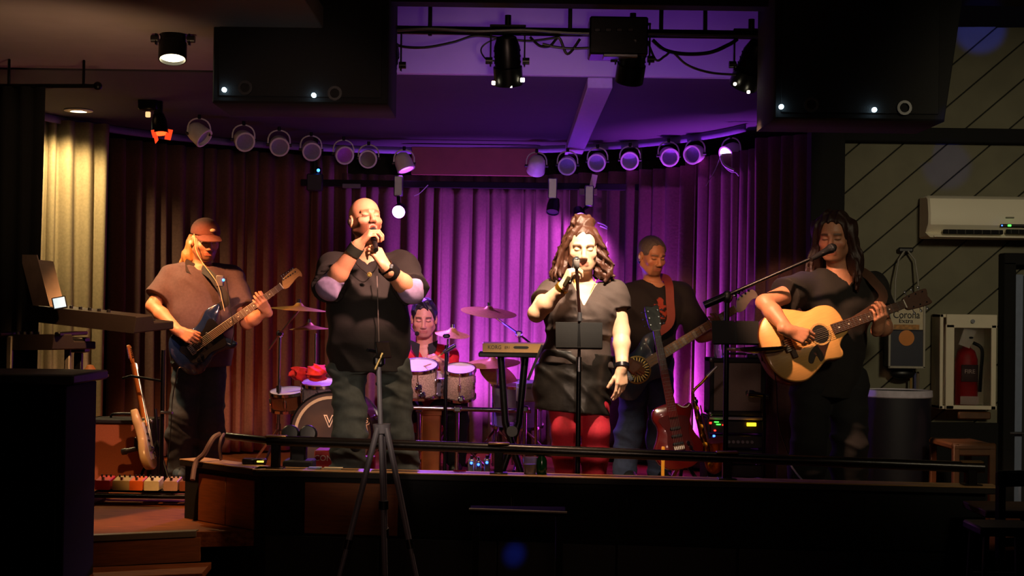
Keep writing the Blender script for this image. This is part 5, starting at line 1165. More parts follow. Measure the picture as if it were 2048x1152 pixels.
# toms
def tom(label, px, py, Y, r, dep, shell, tilt=(0, -.35, 1), legs=False):
    return drum(label, P(px, py, Y), tilt, r, dep, shell, HEADW, 6, name='tom_drum', group='tom drums of the kit')[0]
tom('glittery silver tom drum at the bald singer’s elbow side', 838, 731, 10.45, .128, .2, SPARK)
tom('smaller glittery tom drum next to the cymbal pole', 920, 738, 10.45, .105, .2, SPARK)
tom('low chrome edged drum under the red cloths, farther one', 640, 766, 10.6, .13, .12, PURSH, (0, -.2, 1))
tom('small chrome drum at the outer edge of the kit', 575, 783, 10.7, .125, .12, mat('bronze shell', '#5e3a24', .3, .5), (-.05, -.2, 1))
ft = tom('floor tom behind the keyboard stand, lit violet', 1035, 768, 10.9, .185, .3, mat('pale violet shell', '#8f86a8', .35, 0, .2, 30, 0), (0, -.1, 1))
c = P(1035, 768, 10.9)
for a in (.5, 2.6, 4.7): MB().tube([c + V((math.cos(a) * .19, math.sin(a) * .19, -.1)), V((c.x + math.cos(a) * .2, c.y + math.sin(a) * .2, .012))], .008, 8).build('leg', CHROME, ft)
sn = drum('snare drum in front of the drummer', P(868, 752, 10.62), (0, -.15, 1), .16, .12, STEEL, HEADW, 8, name='snare_drum')[0]
# cymbals on stands
def stand_legs(t, base, h, sp, m=CHROME, r=.009, rot=0.3):
    for k in range(3):
        a = rot + 2 * math.pi * k / 3; e = V((base.x + math.cos(a) * sp, base.y + math.sin(a) * sp, .012))
        l = MB().tube([V((base.x, base.y, h)), e], r, 8).build('leg', m, t); MB().ell(e, .014, None, 8).build('foot', BPLAS, l)
    MB().cyl((base.x, base.y, h - .02), (base.x, base.y, h + .03), r * 2, n=12).build('collar', m, t)
def cymbal_mb(c, n, r): return MB().lathe([(.006, .030), (.02, .028), (.035, .010), (.05, .004), (r * .6, -.006), (r, -.018), (r, -.020), (r * .6, -.009), (.05, .001), (.03, .008)], dirM(c, n), 40)
def cym_stand(label, c, n, r, base, m=BRONZE, boom=None, sp=.3):
    c = V(c); t = thing('cymbal_stand', label, 'cymbal', V((base.x, base.y, 0)), 'cymbals on stands'); cy = cymbal_mb(c, n, r).build('cymbal', m, t)
    MB().cyl(c + V((0, 0, .03)), c + V((0, 0, .055)), .014, .012, 12).build('wing_nut', CHROME, t); MB().cyl(c + V((0, 0, -.02)), c + V((0, 0, .03)), .02, .016, 12).build('felt', mat('white felt', '#d8d4d0', .9), t)
    top = V((base.x, base.y, c.z - .05)) if boom is None else V(boom)
    if boom is not None:
        e = top + (top - c).normalized() * .14; MB().tube([c - V((0, 0, .02)), top, e], .008, 8).build('boom_arm', CHROME, t); MB().box(top, (.05, .045, .05), None, .012).build('boom_clamp', CHROME, t)
    MB().tube([V((base.x, base.y, .1)), V((base.x, base.y, top.z * .6))], .012, 10).build('lower_tube', CHROME, t); MB().tube([V((base.x, base.y, top.z * .6)), top], .009, 10).build('upper_tube', CHROME, t)
    MB().cyl((base.x, base.y, top.z * .6 - .03), (base.x, base.y, top.z * .6 + .02), .02, n=12).build('height_clamp', CHROME, t); stand_legs(t, base, .3, sp); return t
cym_stand('wide violet lit crash cymbal on a boom stand beside the woman', P(978, 620, 10.9), (.10, -.18, 1), .205, P(1046, 900, 10.95), boom=P(1038, 668, 10.95))
cym_stand('low wide cymbal above the floor tom', P(985, 722, 10.8), (-.05, -.15, 1), .2, P(992, 900, 10.85))
cym_stand('thin splash cymbal near the drummer’s shoulder', P(905, 664, 10.75), (.1, -.2, 1), .125, P(893, 900, 10.8))
cym_stand('brown crash cymbal on the boom stand between the cap guitarist and bald singer', P(598, 614, 10.6), (.06, -.03, 1), .2, P(556, 900, 10.65), boom=P(560, 668, 10.65))
t = cym_stand('small brass hi-hat cymbal behind the bald singer’s elbow', P(618, 653, 10.75), (-.03, -.03, 1), .14, P(628, 900, 10.8)); 
c = P(1000, 748, 10.95); cb = thing('floor_tom_rim', 'violet tilted cymbal low behind the keyboard stand', 'cymbal', c); cymbal_mb(c, (.5, -.5, .8), .16).build('cymbal', BRONZE, cb); MB().tube([c - V((0, 0, .01)), V((c.x + .1, c.y + .1, .02))], .01, 8).build('rod', CHROME, cb)
# rack of pipe across the kit, mic on the left
rk = thing('drum_rack', 'chrome pipe carrying the drums along the front of the kit', 'rack', V((-.5, 10.5, 0)))
a = P(815, 815, 10.42); b_ = P(1062, 822, 10.5); MB().tube([a, b_], .017, 12).build('bar', CHROME, rk)
for px in (838, 915, 1050): c = P(px, 818, 10.46); MB().tube([c, V((c.x, c.y, .02))], .014, 10).build('post', CHROME, rk); MB().box(c, (.06, .06, .05), None, .012).build('clamp', CHROME, rk); MB().lathe([(.03, 0), (.03, .02), (0, .03)], Matrix.Translation((c.x, c.y, 0)), 12).build('foot', BPLAS, rk)
for px, py in ((845, 790), (922, 798), (838, 775)):
    c = P(px, py, 10.36); mb = MB(); mb.box(c, (.045, .05, .05), None, .012); mb.build('tom_bracket', CHROME, rk)
c = P(905, 690, 10.5); ms = thing('drum_microphone', 'black clip microphone on a pole in front of the drummer', 'microphone', V((c.x, c.y, 0)))
MB().tube([P(893, 690, 10.4), V((P(893, 690, 10.4).x, 10.4, .03))], .012, 10).build('pole', BMET, ms); MB().lathe([(0, 0), (.013, .005), (.016, .04), (.012, .1), (0, .1)], dirM(P(912, 690, 10.38), (-.8, 0, -.5)), 12).build('body', BPLAS, ms); MB().box(P(893, 672, 10.4), (.05, .05, .03), None, .01).build('clip', BMET, ms); MB().lathe([(.11, 0), (.11, .012), (.02, .025), (0, .025)], Matrix.Translation((P(893, 690, 10.4).x, 10.4, 0)), 20).build('base', BMET, ms)
# orange stool, red cloths
c = P(855, 826, 10.75); st_ = thing('drum_throne', 'drummer’s stool with orange seat edge under the toms', 'stool', V((c.x, 11.12, 0))); cx = P(852, 830, 11.12)
MB().lathe([(0, -.09), (.15, -.09), (.17, -.06), (.17, -.02), (.14, 0), (0, 0)], Matrix.Translation((cx.x, 11.12, cx.z - .03)), 28).build('seat', mat('orange vinyl', '#c4602a', .5), st_)
MB().cyl((cx.x, 11.12, .1), (cx.x, 11.12, cx.z - .1), .018, n=10).build('post', CHROME, st_)
for k in range(3): a = 2.1 * k; MB().tube([(cx.x, 11.12, .25), (cx.x + .2 * math.cos(a), 11.12 + .2 * math.sin(a), .012)], .01, 8).build('leg', CHROME, st_)
c = P(862, 832, 10.5); ob = thing('wooden_block', 'small orange wooden crate lit warm under the silver tom', 'crate', V((c.x, c.y, 0)))
MB().box((c.x, c.y + .1, c.z / 2 + .03), (.13, .2, c.z + .05), None, .006).build('crate', mat('orange wood', '#b8642c', .6, 0, .3, 10), ob); MB().box((c.x, c.y - .005, c.z + .03), (.15, .02, .05), None, .003).build('lip', mat('orange wood', '#b8642c'), ob)
REDC = mat('red cloth', '#c01a18', .8, 0, .25, 50, .04)
def cloth(px, py, Y, sx, sy, sz, label, seed):
    c = P(px, py, Y); S = SDF(c - V((sx, sy, sz + .04)), c + V((sx, sy, sz + .04)), .006); S.ell(c, (sx * .85, sy * .8, sz), None, .01); S.folds(.016, [(60, 20, 90, seed), (-50, 60, 40, seed + 2), (30, -40, 110, seed + 4)])
    me, _ = S.mesh('red_cloth'); o = link_mesh('red_cloth', me, REDC, None, None); return tag(recentre(o), label, 'cloth', 'red cloths on the drums')
cloth(600, 747, 10.55, .075, .09, .04, 'crumpled red cloth lying on the outer chrome drum', 1); cloth(634, 745, 10.5, .075, .09, .05, 'folded red cloth lying beside the bald singer’s hip', 3)
# ------------------------------------------------------------------ keyboard on X stand near the woman
sy = thing('synthesizer', 'cream synthesizer seen from behind on a black X stand', 'keyboard', P(1030, 700, 9.4)); a = P(965, 703, 9.35); b_ = P(1095, 707, 9.35)
L = (b_ - a).length; cx = (a + b_) / 2; CRM = mat('cream plastic', '#c99a5f', .45, 0, .1, 30)
MB().prism([(0, 0), (0, .055), (.1, .062), (.3, .03), (.3, 0)], -L / 2, L / 2, Matrix(((0, 0, 1, cx.x), (1, 0, 0, cx.y), (0, 1, 0, cx.z), (0, 0, 0, 1))), .004).build('case', CRM, sy)
for k in range(14): MB().box((cx.x - L / 2 + .02 + k * (L - .04) / 13, cx.y + .24, cx.z + .045), ((L - .06) / 15, .1, .012), None, .002).build('key', PEARL, sy)
text('brand', 'KORG', .034, Matrix(((1, 0, 0, a.x + .075), (0, 0, -1, cx.y - .003), (0, 1, 0, cx.z + .030), (0, 0, 0, 1))), BPLAS, sy, .001, .9); text('model', 'ER1', .022, Matrix(((1, 0, 0, a.x + .155), (0, 0, -1, cx.y - .003), (0, 1, 0, cx.z + .030), (0, 0, 0, 1))), BPLAS, sy, .001)
MB().prism([(-.05, 0), (-.04, .008), (.04, .008), (.05, 0), (.04, -.008), (-.04, -.008)], 0, .003, Matrix(((1, 0, 0, a.x + .24), (0, 0, -1, cx.y), (0, 1, 0, cx.z + .032), (0, 0, 0, 1)))).build('socket_panel', BPLAS, sy)
ks = thing('keyboard_stand', 'black X shaped keyboard stand beside the woman', 'stand', V((P(1020, 900, 9.4).x, 9.45, 0))); z0 = cx.z - .012
MB().box((cx.x, 9.36, z0 - .004), (L + .05, .03, .03), None, .006).build('bar', BMET, ks); MB().box((cx.x, 9.62, z0 - .004), (L + .05, .03, .03), None, .006).build('bar', BMET, ks)
xl = P(1000, 800, 9.4).x; xr = P(1050, 800, 9.4).x
for Y_ in (9.40, 9.58):
    MB().tube([(xl, Y_, z0 - .01), (xl + .035, Y_, .45), (xr + .02, Y_, .02)], .022, 10).build('leg', BMET, ks); MB().tube([(xr, Y_ + .045, z0 - .01), (xr - .035, Y_ + .045, .45), (xl - .02, Y_ + .045, .02)], .022, 10).build('leg', BMET, ks)
MB().cyl(((xl + xr) / 2, 9.36, .40), ((xl + xr) / 2, 9.68, .40), .035, n=14).build('hinge', BPLAS, ks)
for x_0 in (xl - .02, xr + .02): MB().box((x_0, 9.52, .02), (.04, .4, .035), None, .01).build('foot', BMET, ks)
MB().tube([P(1056, 760, 9.36), P(1085, 690, 9.33)], .009, 8).build('side_arm', STEEL, ks)
# pale case right of the stand
pc = thing('equipment_case', 'pale violet lit case on the drum riser behind the keyboard stand', 'case', V((P(1045, 900, 10.2).x, 10.2, 0)))
c = P(1050, 785, 10.25); MB().box((c.x + .02, 10.35, c.z), (.16, .2, .13), None, .01).build('case', mat('pale grey case', '#a9a5b4', .5), pc); MB().box((c.x + .02, 10.245, c.z + .03), (.15, .006, .012), None, .002).build('trim', STEEL, pc)
for q in (-.06, .06): MB().cyl((c.x + .02 + q, 10.35, 0), (c.x + .02 + q, 10.35, c.z - .06), .012, n=8).build('leg', CHROME, pc)
# ------------------------------------------------------------------ woman's microphone stand and music stand
BR = mat('dark red brown metal', '#2c1512', .35, .6)
mp = P(1157, 800, 7.8); ms = thing('microphone_stand', 'straight microphone stand with round base in front of the woman', 'microphone stand', V((mp.x, mp.y, 0)))
zt = P(1152, 535, 7.8).z; zc = P(1158, 632, 7.8).z; zd = P(1160, 735, 7.8).z; topx = P(1153, 535, 7.8).x
MB().tube([(mp.x, mp.y, .02), (mp.x, mp.y, zd)], .013, 12).build('lower_tube', BMET, ms); MB().tube([(mp.x, mp.y, zd), (mp.x, mp.y, zc), (topx, mp.y, zt)], .0085, 10).build('upper_tube', BR, ms)
MB().lathe([(.13, 0), (.13, .014), (.03, .034), (0, .034)], Matrix.Translation((mp.x, mp.y, 0)), 30).build('base', BMET, ms)
MB().cyl((mp.x, mp.y, zd - .02), (mp.x, mp.y, zd + .055), .018, .014, 12).build('clutch', STEEL, ms); MB().lathe([(.012, 0), (.016, .01), (.016, .045), (.012, .05)], dirM((topx, mp.y, zt - .005), (0, -.3, 1)), 14).build('clip', mat('grey clip', '#77706c', .5), ms)
MB().cyl((mp.x, mp.y, zc - .025), (mp.x, mp.y, zc + .02), .015, .012, 12).build('joint', STEEL, ms)
def music_desk(label, corners, arm_from, m=DARK):
    """corners: image left/top, right/bottom at a distance; folding desk in two wings"""
    x0, y0, x1, y1, Y = corners; a = P(x0, y0, Y); b2 = P(x1, y1, Y); cxx = (a.x + b2.x) / 2; czz = (a.z + b2.z) / 2; w_ = (b2.x - a.x); h_2 = a.z - b2.z; t = thing('music_stand', label, 'music stand', V((cxx, Y, b2.z)))
    R_ = Matrix.Translation((cxx, Y, czz)) @ Matrix.Rotation(math.radians(-16), 4, 'X')
    for q in (-1, 1): MB().box((q * w_ * .26, 0, 0), (w_ * .47, .006, h_2), R_, .002).build('desk_wing', m, t)
    MB().box((0, -.012, -h_2 / 2), (w_ * .96, .03, .006), R_, .002).build('ledge', m, t); MB().box((0, .006, 0), (.03, .012, h_2 * .9), R_, .002).build('spine', BMET, t)
    MB().tube([V((cxx, Y + .02, czz)), V(arm_from)], .009, 8).build('arm', BMET, t); MB().box(V(arm_from), (.05, .05, .05), None, .01).build('clamp', BMET, t); return t
music_desk('small black music desk clamped to the woman’s microphone stand', (1111, 643, 1205, 699, 7.74), (mp.x, mp.y, P(1158, 668, 7.8).z))
# ------------------------------------------------------------------ long-haired man's stands
q = P(1452, 800, 7.9); bs_ = thing('boom_stand', 'black boom microphone stand in front of the long haired guitarist', 'microphone stand', V((q.x, q.y, 0))); zb = P(1452, 594, 7.9).z
MB().tube([(q.x, q.y, .03), (q.x, q.y, zb)], .014, 12).build('pole', BMET, bs_); e0 = P(1408, 611, 7.9); e1_ = P(1648, 506, 7.86)
MB().tube([e0, e1_], .010, 10).build('boom', BMET, bs_); MB().cyl(e0, e0 + (e1_ - e0).normalized() * .12, .02, n=12).build('counterweight', BMET, bs_); MB().ell((q.x, q.y, zb), (.03, .03, .035), None, 12).build('joint', BPLAS, bs_)
for k in range(3): a = .6 + 2.1 * k; MB().tube([(q.x, q.y, .12), (q.x + .28 * math.cos(a), q.y + .28 * math.sin(a), .015)], .011, 8).build('leg', BMET, bs_)
mic('black microphone on the boom at the long haired guitarist’s mouth', P(1664, 496, 7.9), P(1622, 519, 7.84))
music_desk('dark music desk on the boom stand, turned half away', (1424, 640, 1518, 690, 7.86), (q.x, q.y, P(1452, 665, 7.9).z))
tr = thing('tray', 'oval black accessory tray clamped below the music desk', 'tray', P(1525, 705, 7.8)); c = P(1527, 700, 7.8)
MB().lathe([(0, -.012), (.5, -.012), (.92, .0), (1.0, .014), (.97, .016), (.9, .006), (0, -.004)], Matrix.Translation(c) @ Matrix.Rotation(-.07, 4, 'Y') @ Matrix.Diagonal((.128, .11, 1.1, 1)), 36).build('dish', mat('glossy black', '#0a0a0c', .25), tr)
MB().tube([c - V((.1, 0, 0)), V((q.x, q.y, c.z + .0))], .009, 8).build('arm', STEEL, tr)
MB().tube(spl([P(1519, 668, 7.9), P(1530, 670, 7.9), P(1538, 680, 7.9), P(1541, 690, 7.9)], 6), .003, 6).build('light_gooseneck', emis('pale cyan tube', '#9fe8ff', 1.2), tr)
# ------------------------------------------------------------------ amplifiers at the back
AMPB = mat('black tolex', '#111012', .75, 0, .3, 200, .05)
def amp(name, label, x0, y0, x1, y1, Y, grm, dep=.28, handle=True, group=None):
    a = P(x0, y0, Y); b2 = P(x1, y1, Y); w_ = b2.x - a.x; h_2 = a.z - b2.z; cxx = (a.x + b2.x) / 2; czz = (a.z + b2.z) / 2; t = thing(name, label, 'amplifier', V((cxx, Y + dep / 2, b2.z)))
    bw = .028
    for dx, dz, sx_, sz_ in ((-w_ / 2 + bw / 2, 0, bw, h_2), (w_ / 2 - bw / 2, 0, bw, h_2), (0, h_2 / 2 - bw / 2, w_, bw), (0, -h_2 / 2 + bw / 2, w_, bw)): MB().box((cxx + dx, Y + dep / 2, czz + dz), (sx_, dep, sz_), None, .006).build('panel', AMPB, t)
    MB().box((cxx, Y + dep - .01, czz), (w_ - .02, .02, h_2 - .02), None, .004).build('back_panel', AMPB, t); MB().box((cxx, Y + .03, czz), (w_ - 2 * bw, .03, h_2 - 2 * bw), None, .004).build('grille', grm, t)
    if handle: MB().tube(spl([(cxx - .09, Y + dep / 2, b2.z + h_2), (cxx - .07, Y + dep / 2, a.z + .025), (cxx + .07, Y + dep / 2, a.z + .025), (cxx + .09, Y + dep / 2, a.z)], 5), .008, 8).build('handle', BPLAS, t)
    for sx_ in (-1, 1):
        for sz_ in (-1, 1): MB().ell((cxx + sx_ * (w_ / 2 - .01), Y + .006, czz + sz_ * (h_2 / 2 - .01)), (.016, .012, .016), None, 10).build('corner', STEEL, t)
    return t, (cxx, czz, w_, h_2)
amp('guitar_amplifier', 'pale grilled amplifier cabinet stacked on the rack behind the boom stand', 1420, 716, 1531, 832, 9.75, mat('grey grille cloth', '#7b6a62', .9, 0, .25, 300, .06))
rkx, rky = P(1414, 835, 9.75), P(1531, 985, 9.75); rc = thing('equipment_rack', 'black equipment rack with red, green and yellow lights under the amplifier', 'rack', V(((rkx.x + rky.x) / 2, 9.9, 0))); w_ = rky.x - rkx.x; cxx = (rkx.x + rky.x) / 2; zt = rkx.z
for dx in (-w_ / 2 + .01, w_ / 2 - .01): MB().box((cxx + dx, 9.92, zt / 2 + .005), (.02, .34, zt), None, .004).build('side_panel', AMPB, rc)
MB().box((cxx, 9.92, zt - .004), (w_, .34, .018), None, .004).build('top_panel', mat('grey edge', '#8d8490', .5), rc); MB().box((cxx, 9.92, .015), (w_, .34, .02), None, .004).build('bottom_panel', AMPB, rc)
def led_box(par, px, py, sx_, sz_, m, nm='indicator'): MB().box(P(px, py, 9.735), (sx_, .008, sz_), None, .002).build(nm, m, par)
rows = [(zt - .06, .085), (zt - .155, .085), (zt - .25, .085), (zt - .345, .085)]
un = []
for z, hh in rows:
    if z - hh / 2 > .02: un.append(MB().box((cxx, 9.86, z), (w_ - .045, .22, hh - .006), None, .004).build('rack_unit', mat('rack face', '#19181c', .45, .3), rc))
GR = emis('green indicator', '#3cff3c', 5); RDI = emis('red indicator', '#ff2418', 6); YL = emis('amber display', '#ffb81a', 5); BLI = emis('blue indicator', '#2a55ff', 8)
for px, py, sx_, sz_, m in ((1421, 846, .014, .012, RDI), (1433, 844, .03, .006, GR), (1437, 849, .03, .006, GR), (1446, 850, .01, .008, RDI), (1503, 849, .06, .022, YL), (1430, 861, .012, .01, RDI), (1428, 872, .016, .014, BLI), (1497, 849, .012, .012, emis('orange indicator', '#ff7a1a', 5))): led_box(un[0], px, py, sx_, sz_, m)
for k in range(6): MB().cyl((cxx - .05 + k * .03, 9.752, rows[1][0]), (cxx - .05 + k * .03, 9.735, rows[1][0]), .010, n=10).build('knob', STEEL, un[1])
mk = thing('short_microphone_stand', 'short stand with a black microphone aimed at the amplifier grille', 'microphone stand', V((P(1527, 900, 9.5).x, 9.5, 0))); x_0 = P(1527, 900, 9.5).x; z1_ = P(1527, 790, 9.5).z
MB().tube([(x_0, 9.5, .02), (x_0, 9.5, z1_)], .010, 10).build('pole', BMET, mk); MB().tube([(x_0, 9.5, z1_), P(1500, 787, 9.6)], .008, 8).build('arm', BMET, mk); MB().lathe([(0, 0), (.022, .004), (.024, .03), (.018, .04), (.015, .13), (0, .13)], dirM(P(1497, 786, 9.62), (.9, -.25, -.15)), 14).build('microphone', BPLAS, mk); MB().lathe([(.1, 0), (.1, .012), (.02, .024), (0, .024)], Matrix.Translation((x_0, 9.5, 0)), 20).build('base', BMET, mk); MB().lathe([(.012, 0), (.02, .004), (.012, .008)], dirM(P(1495, 786, 9.6), (-1, -.3, 0)), 12).build('ring', CHROME, mk)
# small shelf of gear with violet lights over the amp
pw = thing('power_strip', 'strip of violet lit plugs on top of the amplifier', 'power strip', P(1520, 712, 9.8)); MB().box(P(1518, 712, 9.8), (.16, .06, .03), None, .006).build('strip', BPLAS, pw)
for px in (1508, 1518, 1528, 1538): MB().box(P(px, 708, 9.76), (.018, .02, .016), None, .003).build('plug', mat('violet plug', '#8d6fd0', .5), pw)
wb2 = thing('water_bottle', 'clear bottle on the amplifier beside the boom stand pole', 'bottle', P(1437, 716, 9.8)); c = P(1437, 716, 9.8)
MB().lathe([(0, 0), (.028, 0), (.03, .006), (.03, .09), (.012, .12), (.011, .135), (0, .135)], Matrix.Translation(c), 20).build('bottle', mat('clear plastic', '#d8dcf0', .1, 0, 0, 5, 0, trans=.8), wb2); MB().lathe([(0, .133), (.014, .133), (.014, .15), (0, .15)], Matrix.Translation(c), 14).build('cap', WHITEP, wb2)
# ------------------------------------------------------------------ red guitar on its stand, saxophone
RG = mat('wine red lacquer', '#5a0f0c', .22, 0, .35, 8, 0, coat=.8)
Mr = gframe(P(1366, 938, 9.2), P(1302, 612, 9.34), (.15, -1, .12)); Lr = (P(1302, 612, 9.34) - P(1366, 938, 9.2)).length
SG = [(0, 0), (.01, .08), (.06, .14), (.13, .158), (.21, .12), (.27, .105), (.33, .125), (.385, .11), (.405, .055), (.41, 0), (.40, -.05), (.38, -.075), (.395, -.12), (.37, -.135), (.32, -.118), (.27, -.105), (.21, -.12), (.13, -.158), (.06, -.14), (.01, -.08)]
gr, _ = guitar('red_guitar', 'wine red electric guitar standing on a guitar stand beside the saxophone', Mr, Lr, SG, RG, RG, RG, 1.0, th=.05, nw=.052, bodyend=.41, headm=mat('black headstock', '#141012', .3), headkind='three', inlay=False, frets=20)
electric(gr, Mr, .95, mat('red pickguard', '#3c0a0a', .3))
MB().tube(spl([Mr @ V((.385, -.12, .002)), Mr @ V((.37, -.10, .004)), Mr @ V((.375, -.07, .004)), Mr @ V((.395, -.045, .004))], 5), .003, 6).build('binding', PEARL, gr)
c = P(1340, 800, 9.25); sg = thing('guitar_stand', 'guitar stand with a yellow leg under the wine red guitar', 'stand', V((P(1366, 950, 9.25).x, 9.25, 0))); bx_ = P(1366, 950, 9.3).x
MB().tube([P(1355, 880, 9.34), V((bx_, 9.34, .2))], .012, 8).build('upright', BMET, sg)
for dx, dy, m_ in ((-.14, -.12, mat('yellow leg', '#c9851a', .5)), (.16, -.12, BMET), (0, .2, BMET)): MB().tube([V((bx_, 9.34, .25)), V((bx_ + dx, 9.32 + dy, .01))], .012, 8).build('leg', m_, sg)
for q_ in (-.06, .06): MB().tube([V((bx_ + q_, 9.33, .06)), V((bx_ + q_, 9.18, .055)), V((bx_ + q_, 9.16, .09))], .009, 8).build('cradle_arm', BMET, sg)
MB().tube([V((bx_ - .07, 9.33, .06)), V((bx_ + .07, 9.33, .06))], .009, 8).build('crossbar', BMET, sg)
one('yellow_stick', MB().box((P(1326, 915, 8.9).x, 8.9, .18), (.02, .02, .36), None, .004), mat('yellow leg', '#c9851a'), 'short yellow post in front of the wine red guitar', 'post')
sx_t = thing('saxophone', 'brass saxophone standing between the wine red guitar and the equipment rack', 'saxophone', V((P(1405, 950, 9.3).x, 9.3, 0))); SY = 9.3
pts = spl([P(1388, 795, SY), P(1395, 830, SY), P(1404, 865, SY), P(1412, 900, SY), P(1418, 925, SY), P(1426, 938, SY), P(1436, 930, SY - .04), P(1437, 905, SY - .07), P(1434, 880, SY - .09)], 6); n = len(pts); BRS = mat('lacquered brass', '#a9701f', .3, 1, .35, 60, .02)
MB().tube(pts, [.013 + .022 * min(1, i / (n * .7)) + (.035 * max(0, (i / n - .8) / .2) ** 2) for i in range(n)], 16).build('body', BRS, sx_t)
MB().tube(spl([P(1388, 797, SY), P(1386, 785, SY), P(1392, 776, SY), P(1404, 765, SY), P(1415, 752, SY)], 6), .009, 10).build('neck', BRS, sx_t); MB().cyl(P(1414, 753, SY), P(1434, 733, SY), .012, .008, 10).build('mouthpiece', mat('steel ligature', '#a8a29a', .35, .6), sx_t); MB().lathe([(.016, 0), (.018, .01), (.016, .02)], dirM(P(1390, 800, SY), P(1396, 830, SY) - P(1390, 800, SY)), 14).build('collar', CHROME, sx_t)
for k in range(9):
    p = pts[4 + k * 3]; MB().lathe([(.017, 0), (.018, .006), (.008, .010), (0, .009)], dirM(p + V((0, -.03, 0)), (.25 if k % 2 else -.35, -1, .1)), 14).build('key', BRS, sx_t)
MB().tube([p + V((.028, -.02, 0)) for p in pts[3:30:3]], .004, 6).build('rod', BRS, sx_t)
ss_ = thing('saxophone_stand', 'small folding stand under the saxophone', 'stand', V((P(1420, 950, SY).x, SY, 0))); cxs = P(1422, 950, SY).x
for a in (.4, 2.5, 4.6): MB().tube([(cxs, SY + .06, .14), (cxs + .16 * math.cos(a), SY + .06 + .16 * math.sin(a), .01)], .009, 8).build('leg', BMET, ss_)
MB().tube([(cxs, SY + .06, .12), (P(1404, 870, SY).x, SY + .06, P(1404, 880, SY).z)], .009, 8).build('upright', BMET, ss_)
# ------------------------------------------------------------------ things on the parapet ledge and stage front
zl = .323
def on_ledge(px, dy=0): 
    t = 0
    d_ = None
    for k in range(400):
        q_ = PC + dn * (k * .01); s_x = P(px, 940, q_.y).x
        if q_.x >= s_x: return V((q_.x, q_.y + dy, zl))
    return V((PR.x, PR.y, zl))
for px0, px1, lab, hx in ((611, 640, 'bluish sheet of paper on the ledge by the floor monitor', '#a9bcd0'), (641, 682, 'cream sheet of paper on the ledge before the bald singer', '#efdfb8')):
    a = on_ledge(px0, .03); b2 = on_ledge(px1, .03); one('paper', MB().box(((a.x + b2.x) / 2, a.y, zl + .003), (b2.x - a.x - .004, .09, .004), None, .001), mat(lab[:6] + ' paper', hx, .8), lab, 'paper')
c = P(599, 928, 8.1); wd = thing('floor_monitor', 'small black two-part unit standing behind the rail near the bald singer', 'speaker', V((c.x, 8.1, 0)))
MB().box((c.x, 8.1, P(608, 928, 8.1).z), (.16, .16, .05), None, .008).build('base', AMPB, wd); MB().box((c.x, 8.1, P(608, 945, 8.1).z / 2), (.15, .14, P(608, 940, 8.1).z), None, .006).build('pedestal', AMPB, wd)
z_m = P(608, 868, 8.1).z; MB().box((c.x - .005, 8.1, P(606, 900, 8.1).z), (.085, .08, .13), None, .01).build('neck', BPLAS, wd)
for dx in (-.048, .048): MB().lathe([(0, -.03), (.04, -.03), (.047, 0), (.047, .04), (.04, .05), (0, .052)], dirM((c.x + dx, 8.1, z_m), (0, -1, .15)), 20).build('speaker_head', BPLAS, wd)
rb = thing('red_case', 'red box with the pale letters CONS at the bald singer’s feet', 'box', P(655, 935, 8.55)); a = P(628, 901, 8.55); b2 = P(684, 930, 8.55); MB().box(((a.x + b2.x) / 2, 8.66, a.z / 2), (b2.x - a.x, .2, a.z), None, .006).build('box', mat('red board', '#b01a14', .6), rb)
text('lettering', 'CONS', .046, Matrix(((1, 0, 0, P(650, 917, 8.55).x), (0, 0, -1, 8.557), (0, 1, 0, P(650, 917, 8.55).z), (0, 0, 0, 1))), mat('pale lettering', '#f0dcc8', .6), rb, .002)
c = P(722, 921, 8.6); one('red_box', MB().box((c.x + .03, 8.65, c.z / 2 + .01), (.09, .1, c.z + .02), None, .004), mat('bright red board', '#b81a14', .6), 'small bright red box behind the bald singer’s trouser leg', 'box')
# pedals with blue lamps
for i, (px, py) in enumerate(((943, 922), (957, 925), (974, 921))):
    c = P(px, py + 3, 8.5); t = thing('effect_pedal', ('chrome pedal with blue lamp nearest the drum rack', 'chrome pedal with blue lamp between two like it', 'chrome pedal with blue lamp nearest the rail post')[i], 'pedal', V((c.x, c.y, 0)), 'pedals with blue lamps behind the rail')
    MB().box((c.x, c.y, c.z / 2 + .01), (.035, .06, c.z + .02), None, .006).build('case', STEEL, t); MB().ell((c.x, c.y - .032, c.z), .008, None, 8).build('lamp', BLI, t); MB().cyl((c.x, c.y - .01, c.z + .02), (c.x, c.y - .01, c.z + .04), .009, n=10).build('switch', CHROME, t)
one('red_lead', MB().tube(spl([on_ledge(905, .04) + V((0, 0, .006)), on_ledge(915, .02) + V((0, 0, .006)), on_ledge(928, .04) + V((0, 0, .006))], 4), .005, 6), mat('red rubber', '#b0202a', .5), 'short red lead lying by the blue lamped pedals', 'cable')
c = on_ledge(1056, .02); cp = thing('plastic_cup', 'clear plastic cup on the ledge beside the rail post', 'cup', c); MB().lathe([(0, 0), (.03, 0), (.037, .085), (.035, .085), (.029, .004), (0, .004)], Matrix.Translation(c), 24).build('cup', mat('clear plastic', '#d8dcf0'), cp); MB().lathe([(0, .005), (.029, .005), (.033, .05), (0, .05)], Matrix.Translation(c), 20).build('drink', mat('pale drink', '#b58a5a', .2), cp)
c = on_ledge(1080, .03); gb = thing('green_bottle', 'dark green bottle next to the plastic cup', 'bottle', c); MB().lathe([(0, 0), (.025, 0), (.027, .006), (.027, .07), (.012, .1), (.011, .125), (0, .125)], Matrix.Translation(c), 20).build('glass', mat('green glass', '#0f4a20', .15), gb); MB().lathe([(0, .124), (.013, .124), (.013, .135), (0, .135)], Matrix.Translation(c), 14).build('cap', STEEL, gb)
